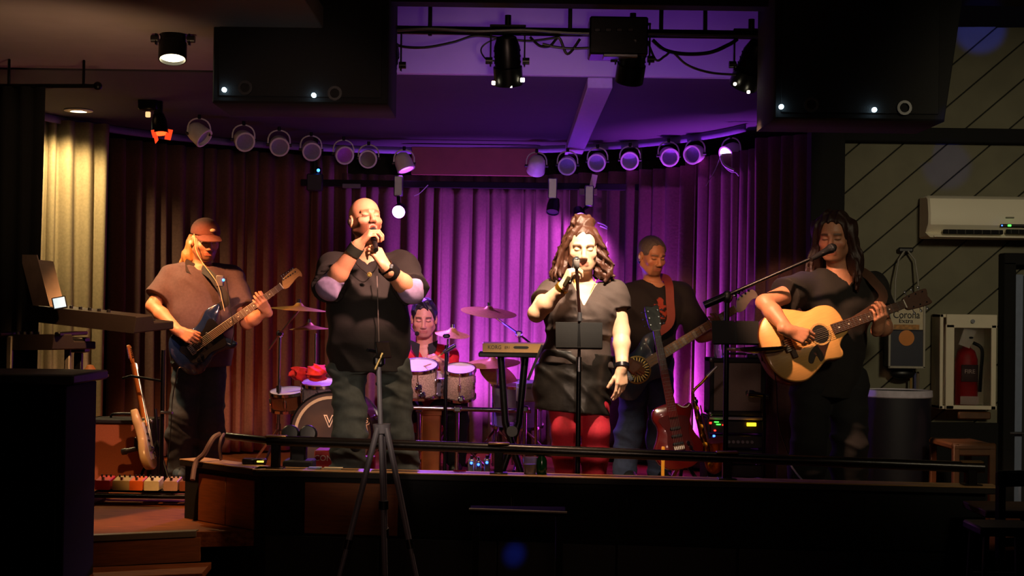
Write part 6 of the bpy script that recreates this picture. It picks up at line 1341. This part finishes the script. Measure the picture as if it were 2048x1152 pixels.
one('cable', MB().tube(spl([P(440, 868, 8.05), P(428, 875, 8.02), P(418, 890, 8.0), P(408, 908, 8.0), P(392, 925, 8.0), P(385, 960, 7.95)], 7), .014, 8), mat('mauve cable', '#6b5050', .6), 'mauve cable bundle draped off the end of the rail', 'cable')
one('cable', MB().tube(spl([P(448, 868, 8.06), P(441, 880, 8.0), P(439, 900, 8.0), P(442, 920, 8.02)], 7), .008, 8), mat('mauve cable', '#6b5050'), 'short mauve cable hanging straight down from the rail end', 'cable')
one('cable', MB().tube(spl([P(1578, 925, 8.0), P(1588, 940, 7.95), P(1600, 955, 7.9), P(1615, 970, 7.85)], 7), .005, 6), mat('grey cable', '#8a8590', .6), 'grey cable curling at the long haired guitarist’s feet', 'cable')
for px, lab in ((520, 'small black device with a yellow light on the ledge corner'), (500, 'dark flat adapter lying on the ledge corner')):
    c = P(px, 925, 7.95); t = thing('adapter', lab, 'device', V((c.x, c.y, .32))); MB().box((c.x, c.y - .02, .338), (.07, .06, .03), None, .006).build('case', BPLAS, t)
    if px == 520: MB().box((c.x + .01, c.y - .052, .34), (.035, .006, .008), None, .001).build('lamp', emis('yellow lamp', '#ffd24a', 2.5), t)
# ------------------------------------------------------------------ left side: amp, pedalboard, guitar on stand
OX = mat('oxblood grille cloth', '#9a5530', .9, 0, .2, 300, .06); ta, dims = amp('guitar_amplifier', 'black guitar amplifier with rust brown grille behind the pedalboard', 172, 838, 302, 972, 9.55, OX)
am = thing('microphone', 'black microphone hanging in front of the rust brown amplifier grille', 'microphone', P(262, 895, 9.4)); MB().lathe([(0, 0), (.02, .004), (.022, .03), (.016, .04), (.014, .14), (0, .14)], dirM(P(243, 904, 9.42), (.95, -.1, .22)), 14).build('body', BPLAS, am); MB().box(P(272, 884, 9.42), (.02, .03, .06), None, .005).build('clip', BPLAS, am); MB().tube(spl([P(272, 872, 9.4), P(278, 884, 9.4), P(290, 890, 9.42)], 5), .005, 6).build('cable', mat('cream cord', '#cbb48a'), am); MB().tube([P(285, 893, 9.43), P(322, 890, 9.5)], .007, 8).build('arm', BMET, am)
one('black_case', MB().box((P(150, 900, 9.7).x, 9.75, .23), (.14, .3, .46), None, .01), AMPB, 'tall black case next to the rust grilled amplifier', 'case')
pb = thing('pedalboard', 'flat black pedalboard with bright pedals in front of the rust grilled amplifier', 'pedalboard', V((P(290, 1010, 8.75).x, 8.75, 0))); a = P(186, 998, 8.7); b2 = P(388, 1000, 8.7); cxx = (a.x + b2.x) / 2; w_ = b2.x - a.x
for dy in (-.12, 0, .12): MB().box((cxx, 8.8 + dy, .07 + dy * .15), (w_, .07, .02), None, .004).build('rail', BMET, pb)
for q_ in (-1, 1): MB().box((cxx + q_ * (w_ / 2 - .01), 8.8, .04), (.02, .34, .07), None, .006).build('end_plate', BMET, pb); MB().box((cxx + q_ * (w_ / 2 - .06), 8.665, .055), (.09, .01, .016), None, .003).build('bracket', mat('pale bracket', '#b5a68a', .5), pb)
for i, (px, wpx, hx, lab) in enumerate(((206, 30, '#c81c14', 'bright red effect pedal at the outer end of the pedalboard'), (243, 34, '#a8925c', 'tan effect pedal between the red and the orange one'), (273, 27, '#e0641c', 'orange effect pedal on the pedalboard'), (304, 30, '#d9c99a', 'cream effect pedal with black knobs on the pedalboard'), (342, 28, '#b98f74', 'dull pinkish effect pedal on the pedalboard'), (368, 16, '#8a4a2c', 'small rust coloured pedal at the inner end of the pedalboard'))):
    c = P(px, 986, 8.72); ww = wpx / 344; t = thing('effect_pedal', lab, 'pedal', V((c.x, c.y, .085)), 'pedals on the pedalboard'); m_ = mat('pedal ' + hx, hx, .45)
    MB().prism([(-.06, 0), (.06, 0), (.06, .07), (-.06, .055)], -ww / 2, ww / 2, Matrix(((0, 0, 1, c.x), (1, 0, 0, 8.76), (0, 1, 0, .081), (0, 0, 0, 1))), .004).build('case', m_, t)
    for dx in (-.3, 0, .3): MB().cyl((c.x + dx * ww, 8.79, .145), (c.x + dx * ww, 8.79, .162), .006, n=8).build('knob', BPLAS, t)
    MB().cyl((c.x, 8.72, .137), (c.x, 8.72, .154), .010, n=10).build('footswitch', CHROME, t)
c = P(318, 972, 8.85); S = SDF(c - V((.12, .1, .1)), c + V((.12, .1, .1)), .006); S.ell(c - V((0, 0, .02)), (.085, .06, .045), None, .01); S.folds(.008, [(60, 30, 40, 1), (-30, 60, 80, 2)]); me, _ = S.mesh('plastic_bag'); tag(recentre(link_mesh('plastic_bag', me, mat('grey plastic film', '#a39c90', .25, 0, .3, 40, .05), None, None)), 'crumpled grey plastic bag lying behind the pedalboard', 'bag')
Ms = gframe(P(308, 938, 9.36), P(257, 688, 9.5), (.99, .02, .12)); Ls = .98; gs, _ = guitar('electric_guitar', 'cream electric guitar standing on edge beside the rust grilled amplifier', Ms, (P(256, 688, 9.5) - P(310, 935, 9.38)).length, [(x * .86, y * .9) for x, y in STRAT], mat('cream lacquer', '#d9b77e', .25, 0, .15, 10, 0, coat=.5), mat('orange maple', '#c9772c', .35, 0, .2, 20, .02, coat=.3), mat('orange maple', '#c9772c'), 1.0, headkind='six'); electric(gs, Ms, .84, mat('white guard', '#d8d0c0', .4))
gst = thing('guitar_stand', 'folding black stand holding the cream electric guitar', 'stand', V((P(315, 950, 9.45).x, 9.45, 0))); bx_ = P(312, 945, 9.45).x
for dx, dy in ((-.1, -.14), (.12, -.1), (.02, .18)): MB().tube([V((bx_, 9.47, .3)), V((bx_ + dx, 9.45 + dy, .01))], .01, 8).build('leg', BMET, gst)
MB().tube([V((bx_, 9.47, .3)), V((bx_ - .02, 9.49, .5))], .010, 8).build('upright', BMET, gst)
for q_ in (-.05, .05): MB().tube([V((bx_, 9.46, .08)), V((bx_ + .03, 9.40 + q_, .07)), V((bx_ + .07, 9.36 + q_, .09))], .008, 8).build('cradle_arm', BMET, gst)
q = P(323, 900, 9.3); lm = thing('microphone_stand', 'dark microphone stand between the cream guitar and the guitarist in the cap', 'microphone stand', V((q.x, 9.3, 0)))
MB().tube([(q.x, 9.3, .02), (q.x, 9.3, P(322, 700, 9.3).z)], .013, 10).build('pole', BMET, lm); MB().lathe([(.13, 0), (.13, .014), (.03, .03), (0, .03)], Matrix.Translation((q.x, 9.3, 0)), 24).build('base', BMET, lm); MB().tube([P(245, 757, 9.32), P(262, 752, 9.31), P(322, 762, 9.3)], .008, 8).build('arm', BMET, lm); MB().tube([P(322, 825, 9.28), P(345, 826, 9.25)], .009, 8).build('bracket', STEEL, lm)
# ------------------------------------------------------------------ keyboards and counter
cn = thing('counter', 'black counter with a worn grey top at the foot of the keyboards', 'counter', V((-1.75, 6.95, -.45))); ct = P(0, 756, 6.8); xr = P(132, 800, 6.8).x
MB().box((xr - .75, 7.05, (ct.z - .45) / 2 - .015), (1.5, .5, ct.z + .42), None, .006).build('body', DARK, cn); MB().box((xr - .73, 7.03, ct.z), (1.56, .58, .045), None, .008).build('top', mat('worn grey laminate', '#4a4540', .6, 0, .3, 20), cn)
for k in range(3): MB().box((xr - .25 - k * .46, 6.792, (ct.z - .45) / 2 - .02), (.43, .012, ct.z + .3), None, .003).build('panel', DARK, cn)
def keyboard(label, p0, p1, dep, thk, tilt):
    d = (p1 - p0); L = d.length; x = d.normalized(); y = V((-x.y, x.x, 0)).normalized(); z = x.cross(y); M = Matrix(((x.x, y.x, z.x, p0.x), (x.y, y.y, z.y, p0.y), (x.z, y.z, z.z, p0.z), (0, 0, 0, 1))) @ Matrix.Rotation(tilt, 4, 'X'); t = thing('keyboard', label, 'keyboard', M.copy())
    MB().prism([(0, 0), (dep, 0), (dep, thk * .5), (dep * .5, thk * .55), (dep * .45, thk), (.012, thk)], 0, L, M @ Matrix(((0, 0, 1, 0), (1, 0, 0, 0), (0, 1, 0, 0), (0, 0, 0, 1))), .006).build('case', mat('dark keyboard case', '#241c1c', .5), t)
    nk_ = int(L / .0235) - 2
    for k in range(nk_): MB().box((.03 + k * .0235 + .011, dep * .75, thk * .34), (.0215, dep * .44, .02), M, .002).build('white_key', mat('white key', '#8d867a', .5), t)
    for k in range(nk_ - 1):
        if k % 7 not in (2, 6): MB().box((.03 + (k + 1) * .0235, dep * .67, thk * .46), (.012, dep * .28, .02), M, .002).build('black_key', BPLAS, t)
    for k in range(8): MB().lathe([(.010, 0), (.009, .014), (0, .014)], M @ Matrix.Translation((L * (.15 + .08 * k), dep * .22, thk)), 10).build('knob', BPLAS, t)
    return t, M
kb1, MK = keyboard('upper keyboard with a songbook and phone on it, seen along its length', P(35, 640, 8.0), P(268, 667, 7.62), .3, .085, math.radians(4)); keyboard('lower black keyboard beneath the upper one', P(-60, 700, 7.9), P(104, 700, 7.6), .3, .08, 0)
kst = thing('keyboard_stand', 'two tier black keyboard stand with grey posts behind the counter', 'stand', V((P(120, 950, 7.8).x, 7.8, 0)))
for px in (20, 136):
    for dy in (0.03, .22): c = P(px, 680, 7.72 + dy); MB().box((c.x, c.y, P(px, 672, 7.72).z / 2), (.03, .03, P(px, 672, 7.72).z), None, .006).build('post', mat('grey post', '#6d6a64', .5, .4) if dy < .1 else BMET, kst)
    MB().box((P(px, 700, 7.8).x, 7.86, P(px, 668, 7.72).z), (.03, .5, .022), None, .005).build('arm', BMET, kst)
bk = thing('songbook', 'open songbook leaning on the upper keyboard', 'book', P(85, 612, 7.9)); PG = mat('music paper', '#b59c8a', .8, 0, .25, 14, .01); a0 = P(66, 611, 7.90); a1 = P(100, 613, 7.80); a2 = P(130, 616, 7.82)
def page(p, q_, hgt, lean, nm):
    up = V((lean[0], lean[1], hgt)); n_ = (q_ - p).cross(up).normalized() * .006; vs = [p, q_, q_ + up, p + up]; vs = vs + [v - n_ for v in vs]; return MB().add(vs, [(0, 1, 2, 3), (7, 6, 5, 4), (0, 4, 5, 1), (1, 5, 6, 2), (2, 6, 7, 3), (3, 7, 4, 0)]).build(nm, PG, bk, None)
page(a0, a1, .27, (-.10, .08), 'page_block'); page(a1, a2, .245, (-.09, .08), 'page_block')
ph = thing('phone', 'phone with a lit pale blue screen standing by the songbook', 'phone', P(118, 618, 7.68)); c = P(119, 606, 7.66); Mp = Matrix.Translation(c) @ Matrix.Rotation(.22, 4, 'Z') @ Matrix.Rotation(-.35, 4, 'X') @ Matrix.Rotation(-.22, 4, 'Y'); MB().box((0, 0, 0), (.07, .008, .068), Mp, .003).build('body', BPLAS, ph); MB().box((0, -.005, 0), (.058, .002, .054), Mp, .0005).build('screen', emis('pale blue screen', '#a9cfe8', .9), ph)
c = P(152, 690, 7.8); rdm = thing('stage_box', 'small black box with a red pilot light under the keyboards', 'box', c); MB().box((c.x, c.y + .05, c.z), (.09, .1, .08), None, .006).build('box', BPLAS, rdm); MB().ell((c.x, c.y - .003, c.z + .0), .008).build('lamp', emis('red indicator', '#ff2418'), rdm)
one('stage_box_support', MB().box((c.x, c.y + .05, (c.z - .04) / 2), (.04, .04, c.z - .042), None, .004), BMET, 'black post under the small box with the red light', 'post')
shf = thing('side_shelf', 'small dark shelf on a pole above the amplifier', 'shelf', V((P(185, 756, 9.6).x, 9.9, 0))); c = P(180, 752, 9.9); MB().box(c, (.2, .2, .02), None, .004).build('shelf', mat('dark wood shelf', '#3a2416', .6), shf); MB().box((c.x, 9.95, c.z / 2), (.03, .03, c.z), None, .004).build('pole', BMET, shf)
one('table_lamp_base', MB().lathe([(0, 0), (.04, 0), (.045, .02), (.02, .06), (0, .065)], Matrix.Translation(c + V((.0, 0, .011))), 18), mat('warm brown glaze', '#9a5a2c', .4), 'small brown pot on the shelf above the amplifier', 'pot')
# ------------------------------------------------------------------ phone tripod in the foreground
TG = mat('grey tripod metal', '#8d8994', .5, .15); ty = 6.6; ap = P(764, 856, ty); tp = thing('camera_tripod', 'tall grey camera tripod standing before the stage parapet', 'tripod', V((ap.x, ty, -.45)))
MB().tube([P(770, 1150, ty), P(757, 720, ty)], .011, 12).build('center_column', TG, tp); MB().cyl(P(764, 866, ty), P(763.5, 848, ty), .036, .04, 14).build('crown', TG, tp)
for (px, py, Y1), nm in (((672, 1180, ty - .25), 'leg'), ((772, 1180, ty + .3), 'leg'), ((838, 1180, ty - .2), 'leg')):
    e = P(px, py, Y1); s0 = ap + (V((e.x, e.y, ap.z)) - ap).normalized() * .032; k_ = (s0.z + .45) / (s0.z - e.z); ft_ = s0 + (e - s0) * k_; m1 = s0.lerp(ft_, .45)
    lg = MB().tube([s0, m1], .013, 10).build(nm, TG, tp); MB().tube([m1, ft_ + V((0, 0, .015))], .0095, 10).build('lower_section', TG, lg); MB().ell(ft_ + V((0, 0, .014)), .016, None, 8).build('rubber_foot', BPLAS, lg); MB().cyl(m1 + (s0 - m1).normalized() * .02, m1 - (s0 - m1).normalized() * .02, .018, n=10).build('leg_lock', BPLAS, lg)
c = P(767, 1010, ty); MB().cyl(c + V((0, 0, -.018)), c + V((0, 0, .018)), .022, n=12).build('collar', BPLAS, tp)
c = P(758, 722, ty); MB().box(c, (.05, .05, .05), None, .012).build('pan_head', BPLAS, tp); MB().tube([P(752, 703, ty), P(735, 700, ty - .05)], .008, 8).build('pan_handle', BPLAS, tp)
phc = P(766, 700, ty); pt = thing('phone', 'dark phone mounted sideways on the grey tripod', 'phone', phc); Mp = Matrix.Translation(phc) @ Matrix.Rotation(1.25, 4, 'Z') @ Matrix.Rotation(-.2, 4, 'X'); MB().box((0, 0, 0), (.15, .009, .075), Mp, .004).build('body', BPLAS, pt); MB().box((.0, .006, 0), (.13, .002, .062), Mp, .0005).build('screen', mat('dark screen', '#0a0a0e', .15), pt)
one('clamp_arm', MB().box((0, 0, 0), (.012, .03, .085), Matrix.Translation(P(758, 722, ty - .04)) @ Matrix.Rotation(.42, 4, 'Y'), .003), mat('shiny gold plastic', '#d8b878', .2, .8), 'shiny tilted clamp arm below the tripod phone', 'clamp')
# black table in front of the stage
tbl = thing('table', 'narrow black table with a thin pale front edge before the stage', 'table', V((P(1035, 1020, 6.5).x, 6.7, -.45))); a = P(938, 1018, 6.5); b2 = P(1134, 1025, 6.5); zt = a.z; cxx = (a.x + b2.x) / 2; w_ = b2.x - a.x
MB().box((cxx, 6.575, zt - .014), (w_ - .006, .14, .022), None, .003).build('top', mat('deep black laminate', '#040405', .95, spec=.05), tbl); MB().tube([a, b2], .0045, 8).build('edge', mat('pale worn edge', '#b9aea4', .5), tbl)
for q_ in (-1, 1):
    for dy in (6.53, 6.62): MB().box((cxx + q_ * (w_ / 2 - .03), dy, (zt - .025 - .45) / 2), (.03, .03, zt - .025 + .45), None, .004).build('leg', DARK, tbl)
# ------------------------------------------------------------------ right wall things
ac = thing('air_conditioner', 'white split air conditioner on the planked wall', 'air conditioner', P(1960, 482, 8.9)); a = P(1858, 391, 8.78); b2 = P(2130, 478, 8.78); w_ = b2.x - a.x; h_2 = a.z - b2.z + .005; cxx = (a.x + b2.x) / 2; ACW = mat('ivory plastic', '#efe8d2', .45, 0, .04, 5, 0)
prof = [(0, 0), (.2, 0), (.2, h_2), (.05, h_2), (.012, h_2 - .02), (-.012, h_2 * .55), (-.008, h_2 * .3), (.05, .03)]
MB().prism(prof, -w_ / 2, w_ / 2, Matrix(((0, 0, 1, cxx), (1, 0, 0, 8.79), (0, 1, 0, b2.z), (0, 0, 0, 1))), .012).build('case', ACW, ac)
for k, (x0, x1) in enumerate(((1888, 2006), (2014, 2120))):
    p0 = P(x0, 463, 8.775); p1 = P(x1, 466, 8.775); MB().box(((p0.x + p1.x) / 2, 8.785, p0.z), (p1.x - p0.x, .03, .026), None, .003).build('vent_slot', DARK, ac)
    for j in range(7): MB().box((p0.x + (j + .5) / 7 * (p1.x - p0.x), 8.769, p0.z), (.004, .006, .024), None, .001).build('louver', mat('dark louver', '#4a463c', .5), ac)
MB().box(P(1990, 474, 8.79), (w_ * .9, .02, .010), None, .003).build('flap', ACW, ac); MB().box(P(2035, 451, 8.772), (.2, .012, .015), None, .003).build('display_strip', BPLAS, ac)
MB().box(P(2019, 451, 8.764), (.02, .004, .011), None, .002).build('green_lamp', GR, ac); MB().box(P(2004, 451, 8.764), (.008, .004, .008), None, .002).build('blue_lamp', BLI, ac); MB().box(P(2020, 435, 8.772), (.05, .006, .008), None, .002).build('badge', mat('grey badge', '#8c8676', .4), ac)
ext = thing('extinguisher_cabinet', 'white wall cabinet with a red fire extinguisher behind a clear pane', 'cabinet', P(1937, 822, 8.93)); a = P(1882, 628, 8.8); b2 = P(1992, 820, 8.8); cxx = (a.x + b2.x) / 2; czz = (a.z + b2.z) / 2; w_ = b2.x - a.x; h_2 = a.z - b2.z; CW = mat('cream enamel', '#ded4bc', .5, 0, .06, 10, 0)
MB().box((cxx, 8.985, czz), (w_, .02, h_2), None, .003).build('back', CW, ext)
for q_ in (-1, 1): MB().box((cxx + q_ * (w_ / 2 - .01), 8.90, czz), (.02, .17, h_2), None, .003).build('side', CW, ext)
for q_ in (-1, 1): MB().box((cxx, 8.90, czz + q_ * (h_2 / 2 - .01)), (w_, .17, .02), None, .003).build('end', CW, ext)
dfr = MB().box((cxx + .018, 8.806, czz + h_2 / 2 - .04), (w_ - .03, .016, .08), None, .003).build('door_frame', CW, ext)
for dx, sx_ in ((-w_ / 2 + .055, .05), (w_ / 2 - .016, .03)): MB().box((cxx + dx, 8.806, czz - .03), (sx_, .016, h_2 - .06), None, .003).build('door_frame', CW, ext)
MB().box((cxx + .018, 8.806, czz - h_2 / 2 + .012), (w_ - .03, .016, .024), None, .003).build('door_frame', CW, ext); MB().box((cxx + .02, 8.81, czz - .02), (w_ - .09, .004, h_2 - .1), None, .001).build('pane', mat('clear pane', '#f4f4f4', .03, 0, 0, 5, 0, trans=1), ext)
MB().cyl((cxx + .02, 8.795, a.z - .04), (cxx + .02, 8.785, a.z - .04), .012, n=12).build('lock', STEEL, ext)
fe = thing('fire_extinguisher', 'red fire extinguisher inside the white wall cabinet', 'fire extinguisher', V((cxx + .02, 8.91, b2.z + .021))); z0 = b2.z + .021; RDX = mat('extinguisher red', '#b0141c', .35)
MB().lathe([(0, 0), (.062, 0), (.066, .01), (.066, .27), (.05, .32), (.024, .34), (.024, .36), (0, .36)], Matrix.Translation((cxx + .02, 8.91, z0)), 26).build('cylinder', RDX, fe); MB().box((cxx + .02, 8.9, z0 + .375), (.03, .07, .025), None, .005).build('valve', BPLAS, fe); MB().box((cxx + .02, 8.87, z0 + .4), (.02, .13, .012), None, .004).build('lever', BMET, fe)
MB().tube(spl([(cxx + .05, 8.88, z0 + .37), (cxx + .1, 8.87, z0 + .33), (cxx + .095, 8.87, z0 + .2), (cxx + .09, 8.87, z0 + .08)], 6), .010, 8).build('hose', BPLAS, fe)
MB().box((0, 0, 0), (.11, .004, .05), Matrix.Translation((cxx + .02, 8.842, z0 + .03)), .001).build('base_label', mat('pale label', '#c9b0ac', .6), fe); MB().box((cxx + .02, 8.842, z0 + .19), (.1, .004, .10), None, .001).build('label', mat('dark label', '#3a1416', .6), fe)
text('lettering', 'FIRE', .035, Matrix(((1, 0, 0, cxx + .02), (0, 0, -1, 8.838), (0, 1, 0, z0 + .2), (0, 0, 0, 1))), mat('pale label', '#c9b0ac'), fe); MB().box((0, 0, 0), (.07, .003, .11), Matrix.Translation((cxx + .0, 8.83, z0 + .40)) @ Matrix.Rotation(.35, 4, 'Y'), .001).build('tag', mat('paper tag', '#cfc6bc', .7), fe)
# beer carton lamp
cb = thing('beer_carton', 'Corona Extra beer carton hung by two cords on the planked wall', 'carton', P(1812, 735, 8.9)); a = P(1779, 612, 8.85); b2 = P(1847, 735, 8.85); cxx = (a.x + b2.x) / 2; w_ = b2.x - a.x; zt, zb = a.z, b2.z; zm = P(1812, 660, 8.85).z
MB().box((cxx, 8.92, (zt + zm) / 2), (w_, .15, zt - zm), None, .004).build('upper_carton', mat('white carton', '#cdbfa2', .6), cb); MB().box((cxx, 8.92, (zm + zb) / 2), (w_, .15, zm - zb - .002), None, .004).build('lower_carton', mat('navy carton', '#10142e', .5), cb)
for q_ in (-1, 1): MB().box((cxx + q_ * w_ / 2, 8.842, (zt + zb) / 2), (.014, .01, zt - zb + .01), None, .003).build('edge', mat('grey edge strip', '#a8a294', .5), cb)
MB().box((cxx, 8.842, zb), (w_ + .014, .01, .014), None, .003).build('edge', mat('grey edge strip', '#a8a294'), cb)
def sgn(s, px, py, size, m, sx=1): c = P(px, py, 8.842); return text('lettering', s, size, Matrix(((1, 0, 0, c.x), (0, 0, -1, 8.842), (0, 1, 0, c.z), (0, 0, 0, 1))), m, cb, .0012, sx)
sgn('Corona', 1813, 630, .062, mat('navy print', '#141220', .6), .82); sgn('Extra', 1812, 642, .036, mat('navy print', '#141220'), 1.1)
MB().lathe([(0, .003), (.046, .002), (.046, 0)], dirM(P(1813, 676, 8.845), (0, -1, 0)), 28).build('orange_disc', mat('orange print', '#d8822a', .5), cb); MB().box(P(1813, 654, 8.846), (.15, .004, .028), None, .001).build('orange_band', mat('orange band print', '#c98a3c', .5, 0, .6, 60), cb)
for sx_, tx in ((1790, 1797), (1838, 1830)): MB().tube([P(sx_, 612, 8.9), P(sx_ + (1 if sx_ < 1800 else -2), 560, 8.92), P(tx, 520, 8.95), P(1812, 497, 8.97)], .006, 6).build('cord', mat('grey cord', '#8f8b80', .6), cb)
MB().box(P(1811, 500, 8.975), (.09, .03, .03), None, .008).build('hook_plate', BPLAS, cb)
bo = thing('hanging_bottle_opener', 'dark rounded holder with hanging strips below the beer carton', 'holder', P(1808, 758, 8.94)); MB().ell(P(1805, 747, 8.93), (.075, .04, .035), None, 16).build('holder', BPLAS, bo)
for px, hx in ((1822, '#8a6a2a'), (1830, '#3a3a6a'), (1836, '#6a5a4a')): MB().box(P(px, 762, 8.93), (.014, .006, .11), None, .002).build('strip', mat('strip ' + hx, hx, .6), bo)
# bin with liner
c = P(1808, 785, 8.55); xl_, xr_ = P(1737, 785, 8.55).x, P(1880, 785, 8.55).x; bn = thing('rubbish_bin', 'tall dark rubbish bin with a white liner edge under the beer carton', 'bin', V(((xl_ + xr_) / 2, 8.7, 0))); rx = (xr_ - xl_) / 2; cxx = (xl_ + xr_) / 2; zt = c.z; Mn = Matrix.Translation((cxx, 8.72, 0))
MB().lathe([(0, 0), (rx * .9, 0), (rx * .98, zt - .03), (rx * .98, zt), (rx * .92, zt), (rx * .85, .02), (0, .02)], Mn, 40, 1, .8).build('bin', mat('dark bin plastic', '#1c1a26', .55), bn); MB().lathe([(rx * .99, zt - .035), (rx * 1.015, zt - .03), (rx * 1.01, zt + .006), (rx * .96, zt + .008), (rx * .93, zt - .05), (rx * .93, zt - .05)], Mn, 40, 1, .8).build('liner', mat('white liner', '#cfc8d8', .5, 0, .2, 30, .05), bn)
# chairs on the right
WD = mat('brown wood', '#5a3a22', .5, 0, .3, 20, .03)
def chair(label, x, y, z, rot, m, hb=.9, w_=.4):
    M = Matrix.Translation((x, y, z)) @ Matrix.Rotation(rot, 4, 'Z'); t = thing('chair', label, 'chair', M)
    MB().box((0, 0, .45), (w_, .4, .035), M, .01).build('seat', m, t)
    for sx_ in (-1, 1):
        MB().box((sx_ * (w_ / 2 - .02), -.18, .215), (.035, .035, .43), M, .005).build('leg', m, t); MB().box((sx_ * (w_ / 2 - .02), .18, hb / 2), (.035, .035, hb), M, .005).build('leg', m, t)
    MB().box((0, .18, hb - .03), (w_, .03, .07), M, .008).build('back_rail', m, t); MB().box((0, .18, .62), (w_ - .06, .02, .04), M, .006).build('back_rail', m, t); return t
p = P(1924, 882, 8.3); chair('brown wooden chair back showing above the rail by the wall', p.x, 8.3, 0, 3.2, WD, p.z, .24)
p = P(2020, 925, 7.0); chair('black chair at the far end of the parapet', p.x + .05, 6.45, -.45, .3, mat('black chair paint', '#0d0d10', .35), p.z + .45, .42)
def stool(label, px, py, Y):
    p = P(px, py, Y); t = thing('bar_stool', label, 'stool', V((p.x, Y, -.45))); MB().box((p.x, Y, p.z - .02), (.24, .24, .035), None, .008).build('seat', mat('dark brown stool', '#2a1d16', .5), t)
    for sx_ in (-1, 1):
        for sy_ in (-1, 1): MB().tube([(p.x + sx_ * .09, Y + sy_ * .09, p.z - .04), (p.x + sx_ * .12, Y + sy_ * .12, -.44)], .013, 8).build('leg', mat('grey leg', '#6a655c', .5, .3), t)
    for zz, w2 in ((p.z - .3, .2), (p.z - .22, .2)):
        for sy_ in (-1, 1): MB().box((p.x, Y + sy_ * .105, zz), (w2, .014, .02), None, .003).build('rung', mat('grey leg', '#6a655c'), t)
    return t
stool('dark bar stool at the corner of the stage with a worn seat edge', 2004, 1046, 5.9)
tb2 = thing('side_table', 'dark side table edge behind the bar stool', 'table', V((P(2030, 1020, 6.9).x, 6.95, -.45))); p = P(2040, 1022, 6.85); MB().box((p.x + .1, 7.05, p.z - .02), (.5, .36, .035), None, .006).build('top', WD, tb2); MB().cyl((p.x + .1, 7.05, -.44), (p.x + .1, 7.05, p.z - .04), .03, n=12).build('post', BMET, tb2); MB().lathe([(.16, 0), (.16, .02), (.03, .04), (0, .04)], Matrix.Translation((p.x + .1, 7.05, -.45)), 24).build('base', BMET, tb2)
